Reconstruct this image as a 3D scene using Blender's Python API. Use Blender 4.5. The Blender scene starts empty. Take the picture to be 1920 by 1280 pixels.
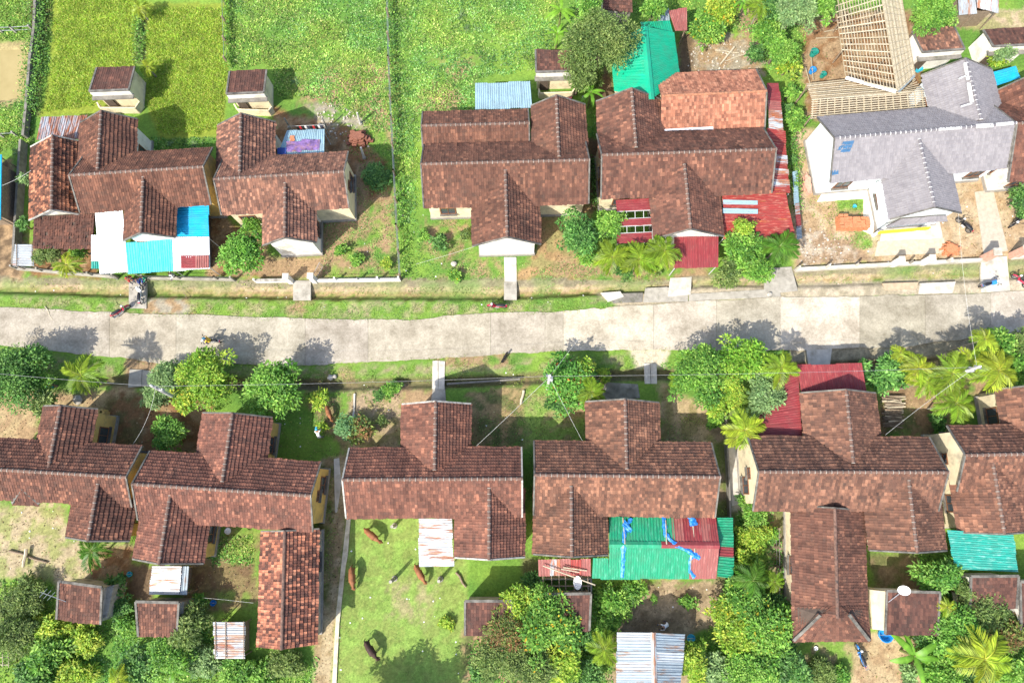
import bpy, math, random
import numpy as np
from mathutils import Vector, Matrix
random.seed(7); RNG = np.random.default_rng(7)
SC = bpy.context.scene
COL = SC.collection
# ---------------------------------------------------------------- camera (drone, looking almost straight down)
CAMH, FPX, TILT = 58.0, 1280.0, math.radians(12.0)
cam = bpy.data.cameras.new('camera'); cam.lens = 24.0; cam.sensor_width = 36.0; cam.clip_start = 0.5; cam.clip_end = 2000.0
co = bpy.data.objects.new('camera', cam); COL.objects.link(co)
co.location = (0, 0, CAMH); co.rotation_euler = (TILT, 0, 0); SC.camera = co
# ---------------------------------------------------------------- sky, sun, exposure
SUN_EL, SUN_AZ = math.radians(46), math.radians(223)      # azimuth clockwise from north (+Y)
world = bpy.data.worlds.new('World'); SC.world = world; world.use_nodes = True
wn = world.node_tree.nodes; wl = world.node_tree.links; wn.clear()
sky = wn.new('ShaderNodeTexSky'); sky.sky_type = 'NISHITA'; sky.sun_disc = False
sky.sun_elevation = SUN_EL; sky.sun_rotation = SUN_AZ; sky.air_density = 1.0; sky.dust_density = 2.2; sky.ozone_density = 1.0
bgn = wn.new('ShaderNodeBackground'); bgn.inputs[1].default_value = 0.15
wo = wn.new('ShaderNodeOutputWorld'); wl.new(sky.outputs[0], bgn.inputs[0]); wl.new(bgn.outputs[0], wo.inputs[0])
sun = bpy.data.lights.new('sun', 'SUN'); sun.energy = 3.6; sun.angle = math.radians(0.55); sun.color = (1.0, 0.95, 0.86)
so = bpy.data.objects.new('sun', sun); COL.objects.link(so); so.location = (-30, -30, 60)
sdir = Vector((math.sin(SUN_AZ) * math.cos(SUN_EL), math.cos(SUN_AZ) * math.cos(SUN_EL), math.sin(SUN_EL)))
so.rotation_euler = sdir.to_track_quat('Z', 'Y').to_euler()
vs = SC.view_settings; vs.view_transform = 'Standard'; vs.look = 'None'; vs.exposure = 1.08; vs.gamma = 1.0; vs.use_curve_mapping = False
SC.display_settings.display_device = 'sRGB'
try:
    SC.cycles.max_bounces = 5; SC.cycles.diffuse_bounces = 3; SC.cycles.glossy_bounces = 2; SC.cycles.transmission_bounces = 3; SC.cycles.transparent_max_bounces = 4
    SC.cycles.sample_clamp_indirect = 4.0
except Exception: pass
# ---------------------------------------------------------------- photo pixel (1920x1280) -> ground point at height z
ST, CT = math.sin(TILT), math.cos(TILT)
def G(px, py, z=0.0):
    a, b = (px - 960) / FPX, (640 - py) / FPX
    d = Vector((a, b * CT + ST, b * ST - CT))
    t = (z - CAMH) / d.z
    return Vector((d.x * t, d.y * t, z))
def Gn(px, py, z=0.0):
    px = np.asarray(px, float); py = np.asarray(py, float)
    a, b = (px - 960) / FPX, (640 - py) / FPX
    t = (z - CAMH) / (b * ST - CT)
    return a * t, (b * CT + ST) * t
def proj(x, y, z=0.0):
    dep = np.maximum(y * ST - (z - CAMH) * CT, 5.0)
    return 960 + FPX * x / dep, 640 - FPX * (y * CT + (z - CAMH) * ST) / dep
# ---------------------------------------------------------------- object helpers
def tagthing(o, label, cat, group=None):
    o['label'] = label; o['category'] = cat
    if group: o['group'] = group
    return o
def empty(name, label, cat, loc=(0, 0, 0), rz=0.0, sc=1.0, group=None):
    o = bpy.data.objects.new(name, None); COL.objects.link(o); o.empty_display_size = 0.2
    o.location = loc; o.rotation_euler = (0, 0, rz); o.scale = (sc, sc, sc) if not hasattr(sc, '__len__') else sc
    return tagthing(o, label, cat, group)
def link(name, me, parent=None, local=False, kind=None):
    o = bpy.data.objects.new(name, me); COL.objects.link(o)
    if parent is not None:
        o.parent = parent
        if not local:      # mesh is in world coordinates: undo the translation of every ancestor (roots carry only a location)
            if parent.parent is None: o.matrix_parent_inverse = Matrix.Translation(-parent.location)
    if kind: o['kind'] = kind
    return o
def mesh(name, verts, faces, mats, mi=None, uv=None, col=None, smooth=False):
    """verts (n,3), faces (m,k) array or list of tuples; uv per vertex, col per vertex"""
    me = bpy.data.meshes.new(name)
    V = np.asarray(verts, dtype=np.float32).reshape(-1, 3)
    if isinstance(faces, np.ndarray):
        k = faces.shape[1]; m = len(faces)
        me.vertices.add(len(V)); me.vertices.foreach_set('co', V.ravel())
        me.loops.add(m * k); me.loops.foreach_set('vertex_index', faces.astype(np.int32).ravel())
        me.polygons.add(m); me.polygons.foreach_set('loop_start', np.arange(0, m * k, k, dtype=np.int32))
        me.polygons.foreach_set('loop_total', np.full(m, k, dtype=np.int32))
        li = faces.ravel()
    else:
        me.from_pydata([tuple(map(float, v)) for v in V], [], [tuple(f) for f in faces])
        li = np.array([i for f in faces for i in f])
    if not isinstance(mats, (list, tuple)): mats = [mats]
    for m_ in mats: me.materials.append(m_)
    if mi is not None: me.polygons.foreach_set('material_index', np.asarray(mi, dtype=np.int32))
    me.polygons.foreach_set('use_smooth', np.full(len(me.polygons), bool(smooth)))
    if uv is not None:
        u = me.uv_layers.new(name='UVMap'); u.data.foreach_set('uv', np.asarray(uv, dtype=np.float32)[li].ravel())
    if col is not None:
        c = me.color_attributes.new(name='Col', type='FLOAT_COLOR', domain='POINT')
        cc = np.ones((len(V), 4), dtype=np.float32); cc[:, :3] = col; c.data.foreach_set('color', cc.ravel())
    me.update(calc_edges=True)
    return me
class MB:
    """collects boxes, beams and tubes into one mesh"""
    def __init__(s): s.v = []; s.f = []; s.m = []
    def add(s, v, f, m=0):
        n = len(s.v); s.v += [tuple(p) for p in v]; s.f += [tuple(i + n for i in q) for q in f]; s.m += [m] * len(f); return s
    def hexa(s, lo, hi, m=0):       # 4 lower + 4 upper points (ccw seen from above)
        return s.add(list(lo) + list(hi), [(3, 2, 1, 0), (4, 5, 6, 7), (0, 1, 5, 4), (1, 2, 6, 5), (2, 3, 7, 6), (3, 0, 4, 7)], m)
    def box(s, c, d, rz=0.0, m=0):
        x, y, z = d[0] / 2, d[1] / 2, d[2] / 2; cs, sn = math.cos(rz), math.sin(rz)
        q = [(-x, -y), (x, -y), (x, y), (-x, y)]
        q = [(c[0] + a * cs - b * sn, c[1] + a * sn + b * cs) for a, b in q]
        return s.hexa([(a, b, c[2] - z) for a, b in q], [(a, b, c[2] + z) for a, b in q], m)
    def beam(s, p, q, w, h=None, m=0):
        p, q = Vector(p), Vector(q); h = h or w; d = (q - p)
        if d.length < 1e-5: return s
        d.normalize(); u = Vector((0, 0, 1)) if abs(d.z) < 0.95 else Vector((1, 0, 0))
        r = d.cross(u).normalized() * w / 2; t = r.cross(d).normalized() * h / 2
        lo = [p - r - t, p + r - t, q + r - t, q - r - t]; hi = [p - r + t, p + r + t, q + r + t, q - r + t]
        return s.hexa(lo, hi, m)
    def tube(s, pts, rad, n=6, m=0, caps=True):
        pts = [Vector(p) for p in pts]
        if not hasattr(rad, '__len__'): rad = [rad] * len(pts)
        rings = []; v = []
        for i, p in enumerate(pts):
            d = (pts[min(i + 1, len(pts) - 1)] - pts[max(i - 1, 0)])
            d = d.normalized() if d.length > 1e-6 else Vector((0, 0, 1))
            u = Vector((0, 0, 1)) if abs(d.z) < 0.9 else Vector((1, 0, 0))
            a = d.cross(u).normalized(); b = a.cross(d).normalized()
            for k in range(n):
                t = 2 * math.pi * k / n; v.append(p + (a * math.cos(t) + b * math.sin(t)) * rad[i])
        f = []
        for i in range(len(pts) - 1):
            for k in range(n):
                k2 = (k + 1) % n; f.append((i * n + k, i * n + k2, (i + 1) * n + k2, (i + 1) * n + k))
        if caps:
            f.append(tuple(range(n))[::-1]); f.append(tuple((len(pts) - 1) * n + k for k in range(n)))
        return s.add(v, f, m)
    def build(s, name, mats, parent=None, local=False, kind=None, smooth=False, uv=False):
        return link(name, s.mesh(name, mats, smooth, uv), parent, local, kind)
    def mesh(s, name, mats, smooth=False, uv=False):
        return mesh(name, s.v, s.f, mats, mi=s.m if isinstance(mats, (list, tuple)) else None, smooth=smooth)
def copy_tree(o, parent=None):
    c = o.copy(); COL.objects.link(c)
    if parent is not None:
        c.parent = parent
    for ch in list(o.children): copy_tree(ch, c)
    return c
# ---------------------------------------------------------------- numpy noise
_lat = np.random.default_rng(3).random((256, 256))
def vnoise(x, y):
    xi, yi = np.floor(x).astype(int), np.floor(y).astype(int); fx, fy = x - xi, y - yi
    fx, fy = fx * fx * (3 - 2 * fx), fy * fy * (3 - 2 * fy)
    g = lambda a, b: _lat[a % 256, b % 256]
    return (g(xi, yi) * (1 - fx) + g(xi + 1, yi) * fx) * (1 - fy) + (g(xi, yi + 1) * (1 - fx) + g(xi + 1, yi + 1) * fx) * fy
def fbm(x, y, o=4, s=0.0):
    r = 0; a = 0.5; t = 0
    for k in range(o):
        r = r + a * vnoise(x * 2 ** k + 17.3 * k + s, y * 2 ** k - 9.1 * k + s); t += a; a *= 0.5
    return r / t
# ---------------------------------------------------------------- materials
def newmat(name):
    m = bpy.data.materials.new(name); m.use_nodes = True; nt = m.node_tree; nt.nodes.clear()
    out = nt.nodes.new('ShaderNodeOutputMaterial'); return m, nt, out
def N(nt, t, **kw):
    n = nt.nodes.new('ShaderNode' + t)
    for k, v in kw.items(): setattr(n, k, v)
    return n
def ramp(nt, stops, interp='LINEAR'):
    r = N(nt, 'ValToRGB'); e = r.color_ramp; e.interpolation = interp
    while len(e.elements) < len(stops): e.elements.new(0.5)
    for el, (p, c) in zip(e.elements, stops): el.position = p; el.color = (*c, 1) if len(c) == 3 else c
    return r
def mixc(nt, fac, a, b, mode='MIX'):
    n = N(nt, 'Mix', data_type='RGBA', blend_type=mode)
    for sock, v in ((n.inputs[0], fac), (n.inputs[6], a), (n.inputs[7], b)):
        if hasattr(v, 'is_linked'): nt.links.new(v, sock)
        elif hasattr(v, '__len__'): sock.default_value = (*v, 1) if len(v) == 3 else v
        else: sock.default_value = v
    return n.outputs[2]
def noise(nt, vec, scale, detail=4, rough=0.6, dim='3D'):
    n = N(nt, 'TexNoise', noise_dimensions=dim); n.inputs['Scale'].default_value = scale; n.inputs['Detail'].default_value = detail; n.inputs['Roughness'].default_value = rough
    if vec is not None: nt.links.new(vec, n.inputs['Vector'])
    return n
def pos(nt): return N(nt, 'NewGeometry').outputs['Position']
def finish(nt, out, colsock, rough=0.85, spec=0.3, metal=0.0, bump=None, bstr=0.3, bdist=0.02):
    p = N(nt, 'BsdfPrincipled')
    if hasattr(colsock, 'is_linked'): nt.links.new(colsock, p.inputs['Base Color'])
    else: p.inputs['Base Color'].default_value = (*colsock, 1)
    p.inputs['Roughness'].default_value = rough; p.inputs['Metallic'].default_value = metal
    p.inputs['Specular IOR Level'].default_value = spec
    if bump is not None:
        b = N(nt, 'Bump'); b.inputs['Strength'].default_value = bstr; b.inputs['Distance'].default_value = bdist
        nt.links.new(bump, b.inputs['Height']); nt.links.new(b.outputs[0], p.inputs['Normal'])
    nt.links.new(p.outputs[0], out.inputs[0]); return p
def plain(name, c, rough=0.7, var=0.25, scale=3.0, dirt=None, metal=0.0, spec=0.3):
    """painted / cast surface: base colour with blotchy variation and optional dirt stains of their own shape"""
    m, nt, out = newmat(name); P = pos(nt)
    n1 = noise(nt, P, scale, 5); n2 = noise(nt, P, scale * 7, 3)
    lo = tuple(x * (1 - var) for x in c); hi = tuple(min(1, x * (1 + var * 0.5)) for x in c)
    r = ramp(nt, [(0.3, lo), (0.7, hi)]); nt.links.new(n1.outputs[0], r.inputs[0])
    cs = r.outputs[0]
    if dirt:
        n3 = noise(nt, P, scale * 0.6, 6, 0.7); rr = ramp(nt, [(0.5, (0, 0, 0)), (0.68, (1, 1, 1))]); nt.links.new(n3.outputs[0], rr.inputs[0])
        cs = mixc(nt, rr.outputs[0], cs, dirt)
    finish(nt, out, cs, rough, spec, metal, n2.outputs[0], 0.25, 0.01); return m
def tilemat(name, stops, stain=(0.06, 0.05, 0.043), stain_amt=0.6, lich=(0.3, 0.27, 0.22), lo=0.5, hi=0.72, streak=1.0):
    """each roof tile carries its own cell number in the UV map; colour varies tile by tile, weather stains over many tiles"""
    m, nt, out = newmat(name); P = pos(nt)
    uv = N(nt, 'UVMap'); wn_ = N(nt, 'TexWhiteNoise', noise_dimensions='2D'); nt.links.new(uv.outputs[0], wn_.inputs['Vector'])
    big = noise(nt, P, 0.55, 5, 0.65)
    add = N(nt, 'MapRange'); add.inputs[1].default_value = 0.25; add.inputs[2].default_value = 0.75; add.inputs[3].default_value = -0.28; add.inputs[4].default_value = 0.28
    nt.links.new(big.outputs[0], add.inputs[0])
    s = N(nt, 'Math', operation='ADD'); nt.links.new(wn_.outputs['Value'], s.inputs[0]); nt.links.new(add.outputs[0], s.inputs[1])
    r = ramp(nt, stops); nt.links.new(s.outputs[0], r.inputs[0])
    n2 = noise(nt, P, 1.3, 6, 0.7); r2 = ramp(nt, [(lo, (0, 0, 0)), (hi, (stain_amt,) * 3)]); nt.links.new(n2.outputs[0], r2.inputs[0])
    c = mixc(nt, r2.outputs[0], r.outputs[0], stain)
    n3 = noise(nt, P, 5.5, 4, 0.7); r3 = ramp(nt, [(0.6, (0, 0, 0)), (0.78, (0.3,) * 3)]); nt.links.new(n3.outputs[0], r3.inputs[0])
    c = mixc(nt, r3.outputs[0], c, lich)
    ms = N(nt, 'Mapping'); ms.inputs['Scale'].default_value = (0.33, 0.075, 1); nt.links.new(uv.outputs[0], ms.inputs[0]); ns = noise(nt, ms.outputs[0], 1.0, 5, 0.65)
    rs_ = ramp(nt, [(0.36, (0.68, 0.66, 0.67)), (0.55, (1.05, 1.0, 0.98)), (0.72, (1.22, 1.12, 1.06))]); nt.links.new(ns.outputs[0], rs_.inputs[0]); c = mixc(nt, streak, c, rs_.outputs[0], 'MULTIPLY')
    oi = N(nt, 'ObjectInfo'); c = mixc(nt, 1.0, c, oi.outputs['Color'], 'MULTIPLY')
    n4 = noise(nt, P, 30, 3)
    finish(nt, out, c, 0.9, 0.2, 0, n4.outputs[0], 0.35, 0.012); return m
def sheetmat(name, c, rust=None, amt=0.0, rough=0.45, metal=0.0, streak=True, fade=None):
    """corrugated sheet; UV u = across the ribs (m), v = along them (m); rust and fading run along the ribs"""
    m, nt, out = newmat(name); uv = N(nt, 'UVMap')
    mp = N(nt, 'Mapping'); mp.inputs['Scale'].default_value = (2.6, 0.55, 1); nt.links.new(uv.outputs[0], mp.inputs[0])
    oi = N(nt, 'ObjectInfo'); va = N(nt, 'VectorMath', operation='ADD'); sc_ = N(nt, 'VectorMath', operation='SCALE'); sc_.inputs['Scale'].default_value = 37.0
    cx = N(nt, 'CombineXYZ'); nt.links.new(oi.outputs['Random'], cx.inputs[0]); nt.links.new(oi.outputs['Random'], cx.inputs[1]); nt.links.new(cx.outputs[0], sc_.inputs[0])
    nt.links.new(mp.outputs[0], va.inputs[0]); nt.links.new(sc_.outputs[0], va.inputs[1])
    n1 = noise(nt, va.outputs[0], 1.0, 5, 0.62)
    lo = tuple(x * 0.8 for x in c); hi = tuple(min(1, x * 1.12) for x in c)
    r = ramp(nt, [(0.3, lo), (0.7, hi)]); nt.links.new(n1.outputs[0], r.inputs[0]); cs = r.outputs[0]
    if fade:
        nf = noise(nt, va.outputs[0], 2.3, 5, 0.7); rf = ramp(nt, [(0.52, (0, 0, 0)), (0.7, (0.8,) * 3)]); nt.links.new(nf.outputs[0], rf.inputs[0]); cs = mixc(nt, rf.outputs[0], cs, fade)
    if rust:
        mp2 = N(nt, 'Mapping'); mp2.inputs['Scale'].default_value = (1.0, 0.75, 1); mp2.inputs['Location'].default_value = (5, 3, 0); nt.links.new(va.outputs[0], mp2.inputs[0])
        n2 = noise(nt, mp2.outputs[0], 0.9, 6, 0.7); e = 0.72 - 0.36 * amt
        rr = ramp(nt, [(e, (0, 0, 0)), (e + 0.09, (1, 1, 1))]); nt.links.new(n2.outputs[0], rr.inputs[0])
        rc = ramp(nt, [(0.3, tuple(x * 0.6 for x in rust)), (0.7, rust)]); nt.links.new(n1.outputs[0], rc.inputs[0])
        cs = mixc(nt, rr.outputs[0], cs, rc.outputs[0])
    nd = noise(nt, pos(nt), 1.4, 6, 0.7); rd_ = ramp(nt, [(0.42, (0, 0, 0)), (0.75, (0.55,) * 3)]); nt.links.new(nd.outputs[0], rd_.inputs[0])
    cs = mixc(nt, rd_.outputs[0], cs, tuple(0.5 * x + 0.06 * k for x, k in zip(c, (1.0, 0.85, 0.65))))
    finish(nt, out, cs, rough, 0.4, metal); return m
def leafmat(name, trans=0.32, rough=0.55):
    """leaf colour: per-leaf attribute x object tint"""
    m, nt, out = newmat(name)
    at = N(nt, 'Attribute', attribute_name='Col'); oi = N(nt, 'ObjectInfo')
    c = mixc(nt, 1.0, at.outputs['Color'], oi.outputs['Color'], 'MULTIPLY')
    n = noise(nt, pos(nt), 1.1, 3); r = ramp(nt, [(0.3, (0.72, 0.72, 0.72)), (0.7, (1.2, 1.15, 1.1))]); nt.links.new(n.outputs[0], r.inputs[0])
    c = mixc(nt, 1.0, c, r.outputs[0], 'MULTIPLY')
    p = N(nt, 'BsdfPrincipled'); p.inputs['Roughness'].default_value = rough; p.inputs['Specular IOR Level'].default_value = 0.35; nt.links.new(c, p.inputs['Base Color'])
    t = N(nt, 'BsdfTranslucent'); c2 = mixc(nt, 1.0, c, (1.25, 1.2, 0.6), 'MULTIPLY'); nt.links.new(c2, t.inputs[0])
    mx = N(nt, 'MixShader'); mx.inputs[0].default_value = trans; nt.links.new(p.outputs[0], mx.inputs[1]); nt.links.new(t.outputs[0], mx.inputs[2]); nt.links.new(mx.outputs[0], out.inputs[0]); return m

M = {}
_brown = [(0.0, (0.085, 0.046, 0.036)), (0.35, (0.128, 0.066, 0.049)), (0.7, (0.16, 0.08, 0.057)), (0.93, (0.2, 0.098, 0.067)), (1.0, (0.31, 0.155, 0.1))]
_dark = [(0.0, (0.065, 0.038, 0.032)), (0.4, (0.1, 0.052, 0.042)), (0.8, (0.13, 0.066, 0.05)), (1.0, (0.19, 0.092, 0.066))]
_patch = [(0.0, (0.09, 0.054, 0.043)), (0.35, (0.14, 0.077, 0.057)), (0.65, (0.185, 0.098, 0.068)), (0.85, (0.27, 0.138, 0.09)), (1.0, (0.37, 0.2, 0.13))]
_mottle = [(0.0, (0.04, 0.027, 0.024)), (0.35, (0.1, 0.05, 0.04)), (0.55, (0.2, 0.09, 0.06)), (0.75, (0.36, 0.155, 0.09)), (1.0, (0.5, 0.25, 0.15))]
_orange = [(0.0, (0.159, 0.073, 0.053)), (0.3, (0.287, 0.130, 0.084)), (0.65, (0.393, 0.180, 0.111)), (1.0, (0.511, 0.263, 0.167))]
M['tile_mottle'] = tilemat('tile_mottle', _mottle)
M['tile_brown'] = tilemat('tile_brown', _brown); M['tile_dark'] = tilemat('tile_dark', _dark); M['tile_patch'] = tilemat('tile_patch', _patch)
M['tile_orange'] = tilemat('tile_orange', _orange, stain_amt=0.45)
M['tile_grey'] = tilemat('tile_grey', [(0.0, (0.185, 0.176, 0.186)), (0.5, (0.22, 0.209, 0.218)), (1.0, (0.255, 0.243, 0.25))], stain=(0.15, 0.14, 0.155), stain_amt=0.4, lich=(0.36, 0.34, 0.35), streak=0.15)
M['tile_blue'] = plain('tile_blue', (0.05, 0.13, 0.24), 0.5)
M['mortar'] = plain('mortar', (0.31, 0.27, 0.23), 0.9, 0.35, 4, (0.1, 0.09, 0.08)); M['mortar_white'] = plain('mortar_white', (0.62, 0.61, 0.59), 0.9, 0.4, 3)
M['ridge'] = plain('ridge', (0.17, 0.1, 0.075), 0.9, 0.5, 5, (0.06, 0.05, 0.045)); M['ridge_orange'] = plain('ridge_orange', (0.36, 0.16, 0.09), 0.9, 0.4, 5, (0.12, 0.08, 0.06))
M['ridge_grey'] = plain('ridge_grey', (0.16, 0.15, 0.16), 0.8, 0.3)
M['verge'] = plain('verge', (0.16, 0.15, 0.13), 0.9, 0.5, 2, (0.05, 0.046, 0.04)); M['verge_pale'] = plain('verge_pale', (0.4, 0.38, 0.34), 0.9, 0.35, 3, (0.13, 0.12, 0.1))
M['deck'] = plain('deck', (0.09, 0.065, 0.05), 0.9)
M['wall_white'] = plain('wall_white', (0.74, 0.71, 0.64), 0.85, 0.12, 1.2, (0.5, 0.45, 0.36)); M['wall_cream'] = plain('wall_cream', (0.7, 0.6, 0.4), 0.85, 0.15, 1.2, (0.42, 0.36, 0.25))
M['wall_yellow'] = plain('wall_yellow', (0.62, 0.42, 0.14), 0.85, 0.18, 1.5, (0.34, 0.25, 0.13)); M['wall_pale'] = plain('wall_pale', (0.66, 0.72, 0.74), 0.85, 0.12, 1.2)
M['wall_grey'] = plain('wall_grey', (0.36, 0.34, 0.29), 0.9, 0.3, 2, (0.12, 0.11, 0.09)); M['plinth'] = plain('plinth', (0.3, 0.28, 0.25), 0.9, 0.3, 2)
M['dark'] = plain('dark_opening', (0.02, 0.02, 0.02), 0.6); M['glass'] = plain('window_glass', (0.05, 0.06, 0.07), 0.12, 0.1, 2, spec=0.6)
M['frame_brown'] = plain('frame_brown', (0.2, 0.09, 0.045), 0.6); M['frame_grey'] = plain('frame_grey', (0.4, 0.4, 0.4), 0.5); M['door_brown'] = plain('door_brown', (0.28, 0.11, 0.05), 0.6)
M['wood'] = plain('wood', (0.24, 0.18, 0.125), 0.85, 0.4, 6); M['wood_dark'] = plain('wood_dark', (0.1, 0.075, 0.055), 0.9, 0.4, 6); M['wood_pale'] = plain('wood_pale', (0.5, 0.43, 0.31), 0.85, 0.25, 6)
M['bamboo'] = plain('bamboo', (0.36, 0.3, 0.2), 0.6, 0.25, 8); M['bamboo_pale'] = plain('bamboo_pale', (0.46, 0.4, 0.29), 0.6, 0.35, 5)
M['concrete'] = plain('concrete', (0.36, 0.335, 0.285), 0.9, 0.28, 1.5, (0.2, 0.185, 0.15)); M['concrete_pale'] = plain('concrete_pale', (0.52, 0.485, 0.42), 0.9, 0.22, 1.5, (0.32, 0.29, 0.23)); M['concrete_dark'] = plain('concrete_dark', (0.2, 0.185, 0.16), 0.9, 0.35, 2, (0.1, 0.1, 0.07))
M['moss'] = plain('moss_concrete', (0.26, 0.24, 0.16), 0.95, 0.4, 2, (0.09, 0.1, 0.03))
M['brick'] = plain('brick', (0.24, 0.1, 0.065), 0.9, 0.45, 9); M['brick_new'] = plain('brick_new', (0.5, 0.2, 0.095), 0.85, 0.3, 9); M['brick_pink'] = plain('brick_pink', (0.52, 0.3, 0.22), 0.85, 0.25, 4)
M['metal_pole'] = plain('metal_pole', (0.45, 0.45, 0.44), 0.5, 0.2); M['steel'] = plain('steel', (0.5, 0.5, 0.5), 0.3, 0.2, 5, metal=0.8); M['wire'] = plain('wire', (0.3, 0.3, 0.3), 0.6); M['wire_pale'] = plain('wire_pale', (0.6, 0.6, 0.57), 0.6)
M['pole_conc'] = plain('pole_concrete', (0.48, 0.46, 0.43), 0.9, 0.2)
M['black'] = plain('black_plastic', (0.015, 0.015, 0.017), 0.4); M['rubber'] = plain('rubber', (0.02, 0.02, 0.02), 0.85); M['seat'] = plain('seat_vinyl', (0.022, 0.022, 0.026), 0.42)
M['red_paint'] = plain('red_paint', (0.5, 0.03, 0.07), 0.25, 0.1, spec=0.5); M['blue_paint'] = plain('blue_paint', (0.03, 0.2, 0.55), 0.25, 0.1, spec=0.5); M['white_paint'] = plain('white_paint', (0.7, 0.7, 0.7), 0.3, 0.1, spec=0.5); M['yellow'] = plain('yellow', (0.75, 0.5, 0.03), 0.5, 0.1)
M['blue_plastic'] = plain('blue_plastic', (0.02, 0.24, 0.6), 0.4, 0.15); M['cyan_plastic'] = plain('cyan_plastic', (0.05, 0.45, 0.6), 0.4, 0.15); M['pink_plastic'] = plain('pink_plastic', (0.75, 0.05, 0.2), 0.4, 0.1); M['white_plastic'] = plain('white_plastic', (0.8, 0.8, 0.78), 0.5, 0.08); M['purple'] = plain('purple', (0.2, 0.12, 0.3), 0.6, 0.7, 3, (0.3, 0.16, 0.12)); M['green_plastic'] = plain('green_plastic', (0.02, 0.25, 0.2), 0.5)
M['tarp'] = plain('tarp_blue', (0.02, 0.2, 0.62), 0.4, 0.5, 6, (0.15, 0.4, 0.75))
M['skin'] = plain('skin', (0.36, 0.2, 0.13), 0.6, 0.1); M['hair'] = plain('hair', (0.012, 0.01, 0.009), 0.5)
for n_, c_ in dict(shirt_red=(0.5, 0.03, 0.04), shirt_white=(0.75, 0.75, 0.75), shirt_blue=(0.04, 0.08, 0.3), shirt_yellow=(0.8, 0.5, 0.04), shirt_green=(0.05, 0.3, 0.2), shirt_black=(0.02, 0.02, 0.025), trousers=(0.05, 0.055, 0.09), trousers_grey=(0.2, 0.2, 0.21), helmet_blue=(0.02, 0.12, 0.2), cap_blue=(0.06, 0.35, 0.5)).items(): M[n_] = plain(n_, c_, 0.75, 0.15, 8)
M['cow'] = plain('cow_hide', (0.25, 0.1, 0.042), 0.7, 0.35, 4); M['cow_dark'] = plain('cow_hide_dark', (0.05, 0.027, 0.02), 0.7, 0.35, 4); M['horn'] = plain('horn', (0.3, 0.26, 0.2), 0.5); M['dog'] = plain('dog_fur', (0.015, 0.013, 0.013), 0.8)
M['rock'] = plain('rock', (0.42, 0.39, 0.34), 0.9, 0.4, 4); M['rubble'] = plain('rubble', (0.5, 0.44, 0.36), 0.9, 0.4, 4); M['litter'] = plain('litter', (0.75, 0.75, 0.73), 0.7, 0.2)
M['bark'] = plain('bark', (0.16, 0.125, 0.09), 0.9, 0.4, 6); M['palm_bark'] = plain('palm_bark', (0.25, 0.22, 0.17), 0.9, 0.3, 6); M['banana_stem'] = plain('banana_stem', (0.16, 0.18, 0.06), 0.7, 0.35, 6)
S = {}
S['rust_red'] = sheetmat('sheet_rust_red', (0.27, 0.035, 0.03), (0.42, 0.14, 0.05), 0.42, 0.5, fade=(0.5, 0.25, 0.18))
S['red'] = sheetmat('sheet_dark_red', (0.22, 0.033, 0.038), None, 0, 0.42, fade=(0.34, 0.1, 0.09)); S['red_pale'] = sheetmat('sheet_faded_red', (0.27, 0.085, 0.075), None, 0, 0.55, fade=(0.4, 0.2, 0.17))
S['green'] = sheetmat('sheet_green', (0.015, 0.26, 0.13), None, 0, 0.4, fade=(0.12, 0.42, 0.28)); S['emerald'] = sheetmat('sheet_emerald', (0.006, 0.34, 0.19), None, 0, 0.35); S['teal'] = sheetmat('sheet_teal', (0.025, 0.3, 0.24), None, 0, 0.35, fade=(0.3, 0.55, 0.48))
S['cyan'] = sheetmat('sheet_cyan', (0.07, 0.57, 0.66), None, 0, 0.35, fade=(0.2, 0.7, 0.76)); S['blue'] = sheetmat('sheet_blue', (0.012, 0.36, 0.6), None, 0, 0.35, fade=(0.03, 0.45, 0.68))
S['white'] = sheetmat('sheet_white', (0.85, 0.86, 0.86), None, 0, 0.4); S['zinc'] = sheetmat('sheet_zinc', (0.28, 0.34, 0.38), (0.32, 0.19, 0.12), 0.5, 0.42, 0.1); S['zinc_blue'] = sheetmat('sheet_pale_blue', (0.3, 0.44, 0.5), (0.33, 0.22, 0.18), 0.3, 0.45, 0.1)
S['zinc_rust'] = sheetmat('sheet_zinc_rust', (0.46, 0.5, 0.52), (0.42, 0.17, 0.08), 0.62, 0.5, 0.1); S['rusty'] = sheetmat('sheet_rusty', (0.38, 0.4, 0.43), (0.36, 0.12, 0.05), 0.76, 0.6); S['zinc_white'] = sheetmat('sheet_zinc_white', (0.34, 0.37, 0.39), (0.33, 0.17, 0.1), 0.58, 0.5, 0.1)
M['leaf'] = leafmat('leaf'); M['frond'] = leafmat('frond', 0.4, 0.45); M['blade'] = leafmat('grass_blade', 0.3, 0.7)
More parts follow.
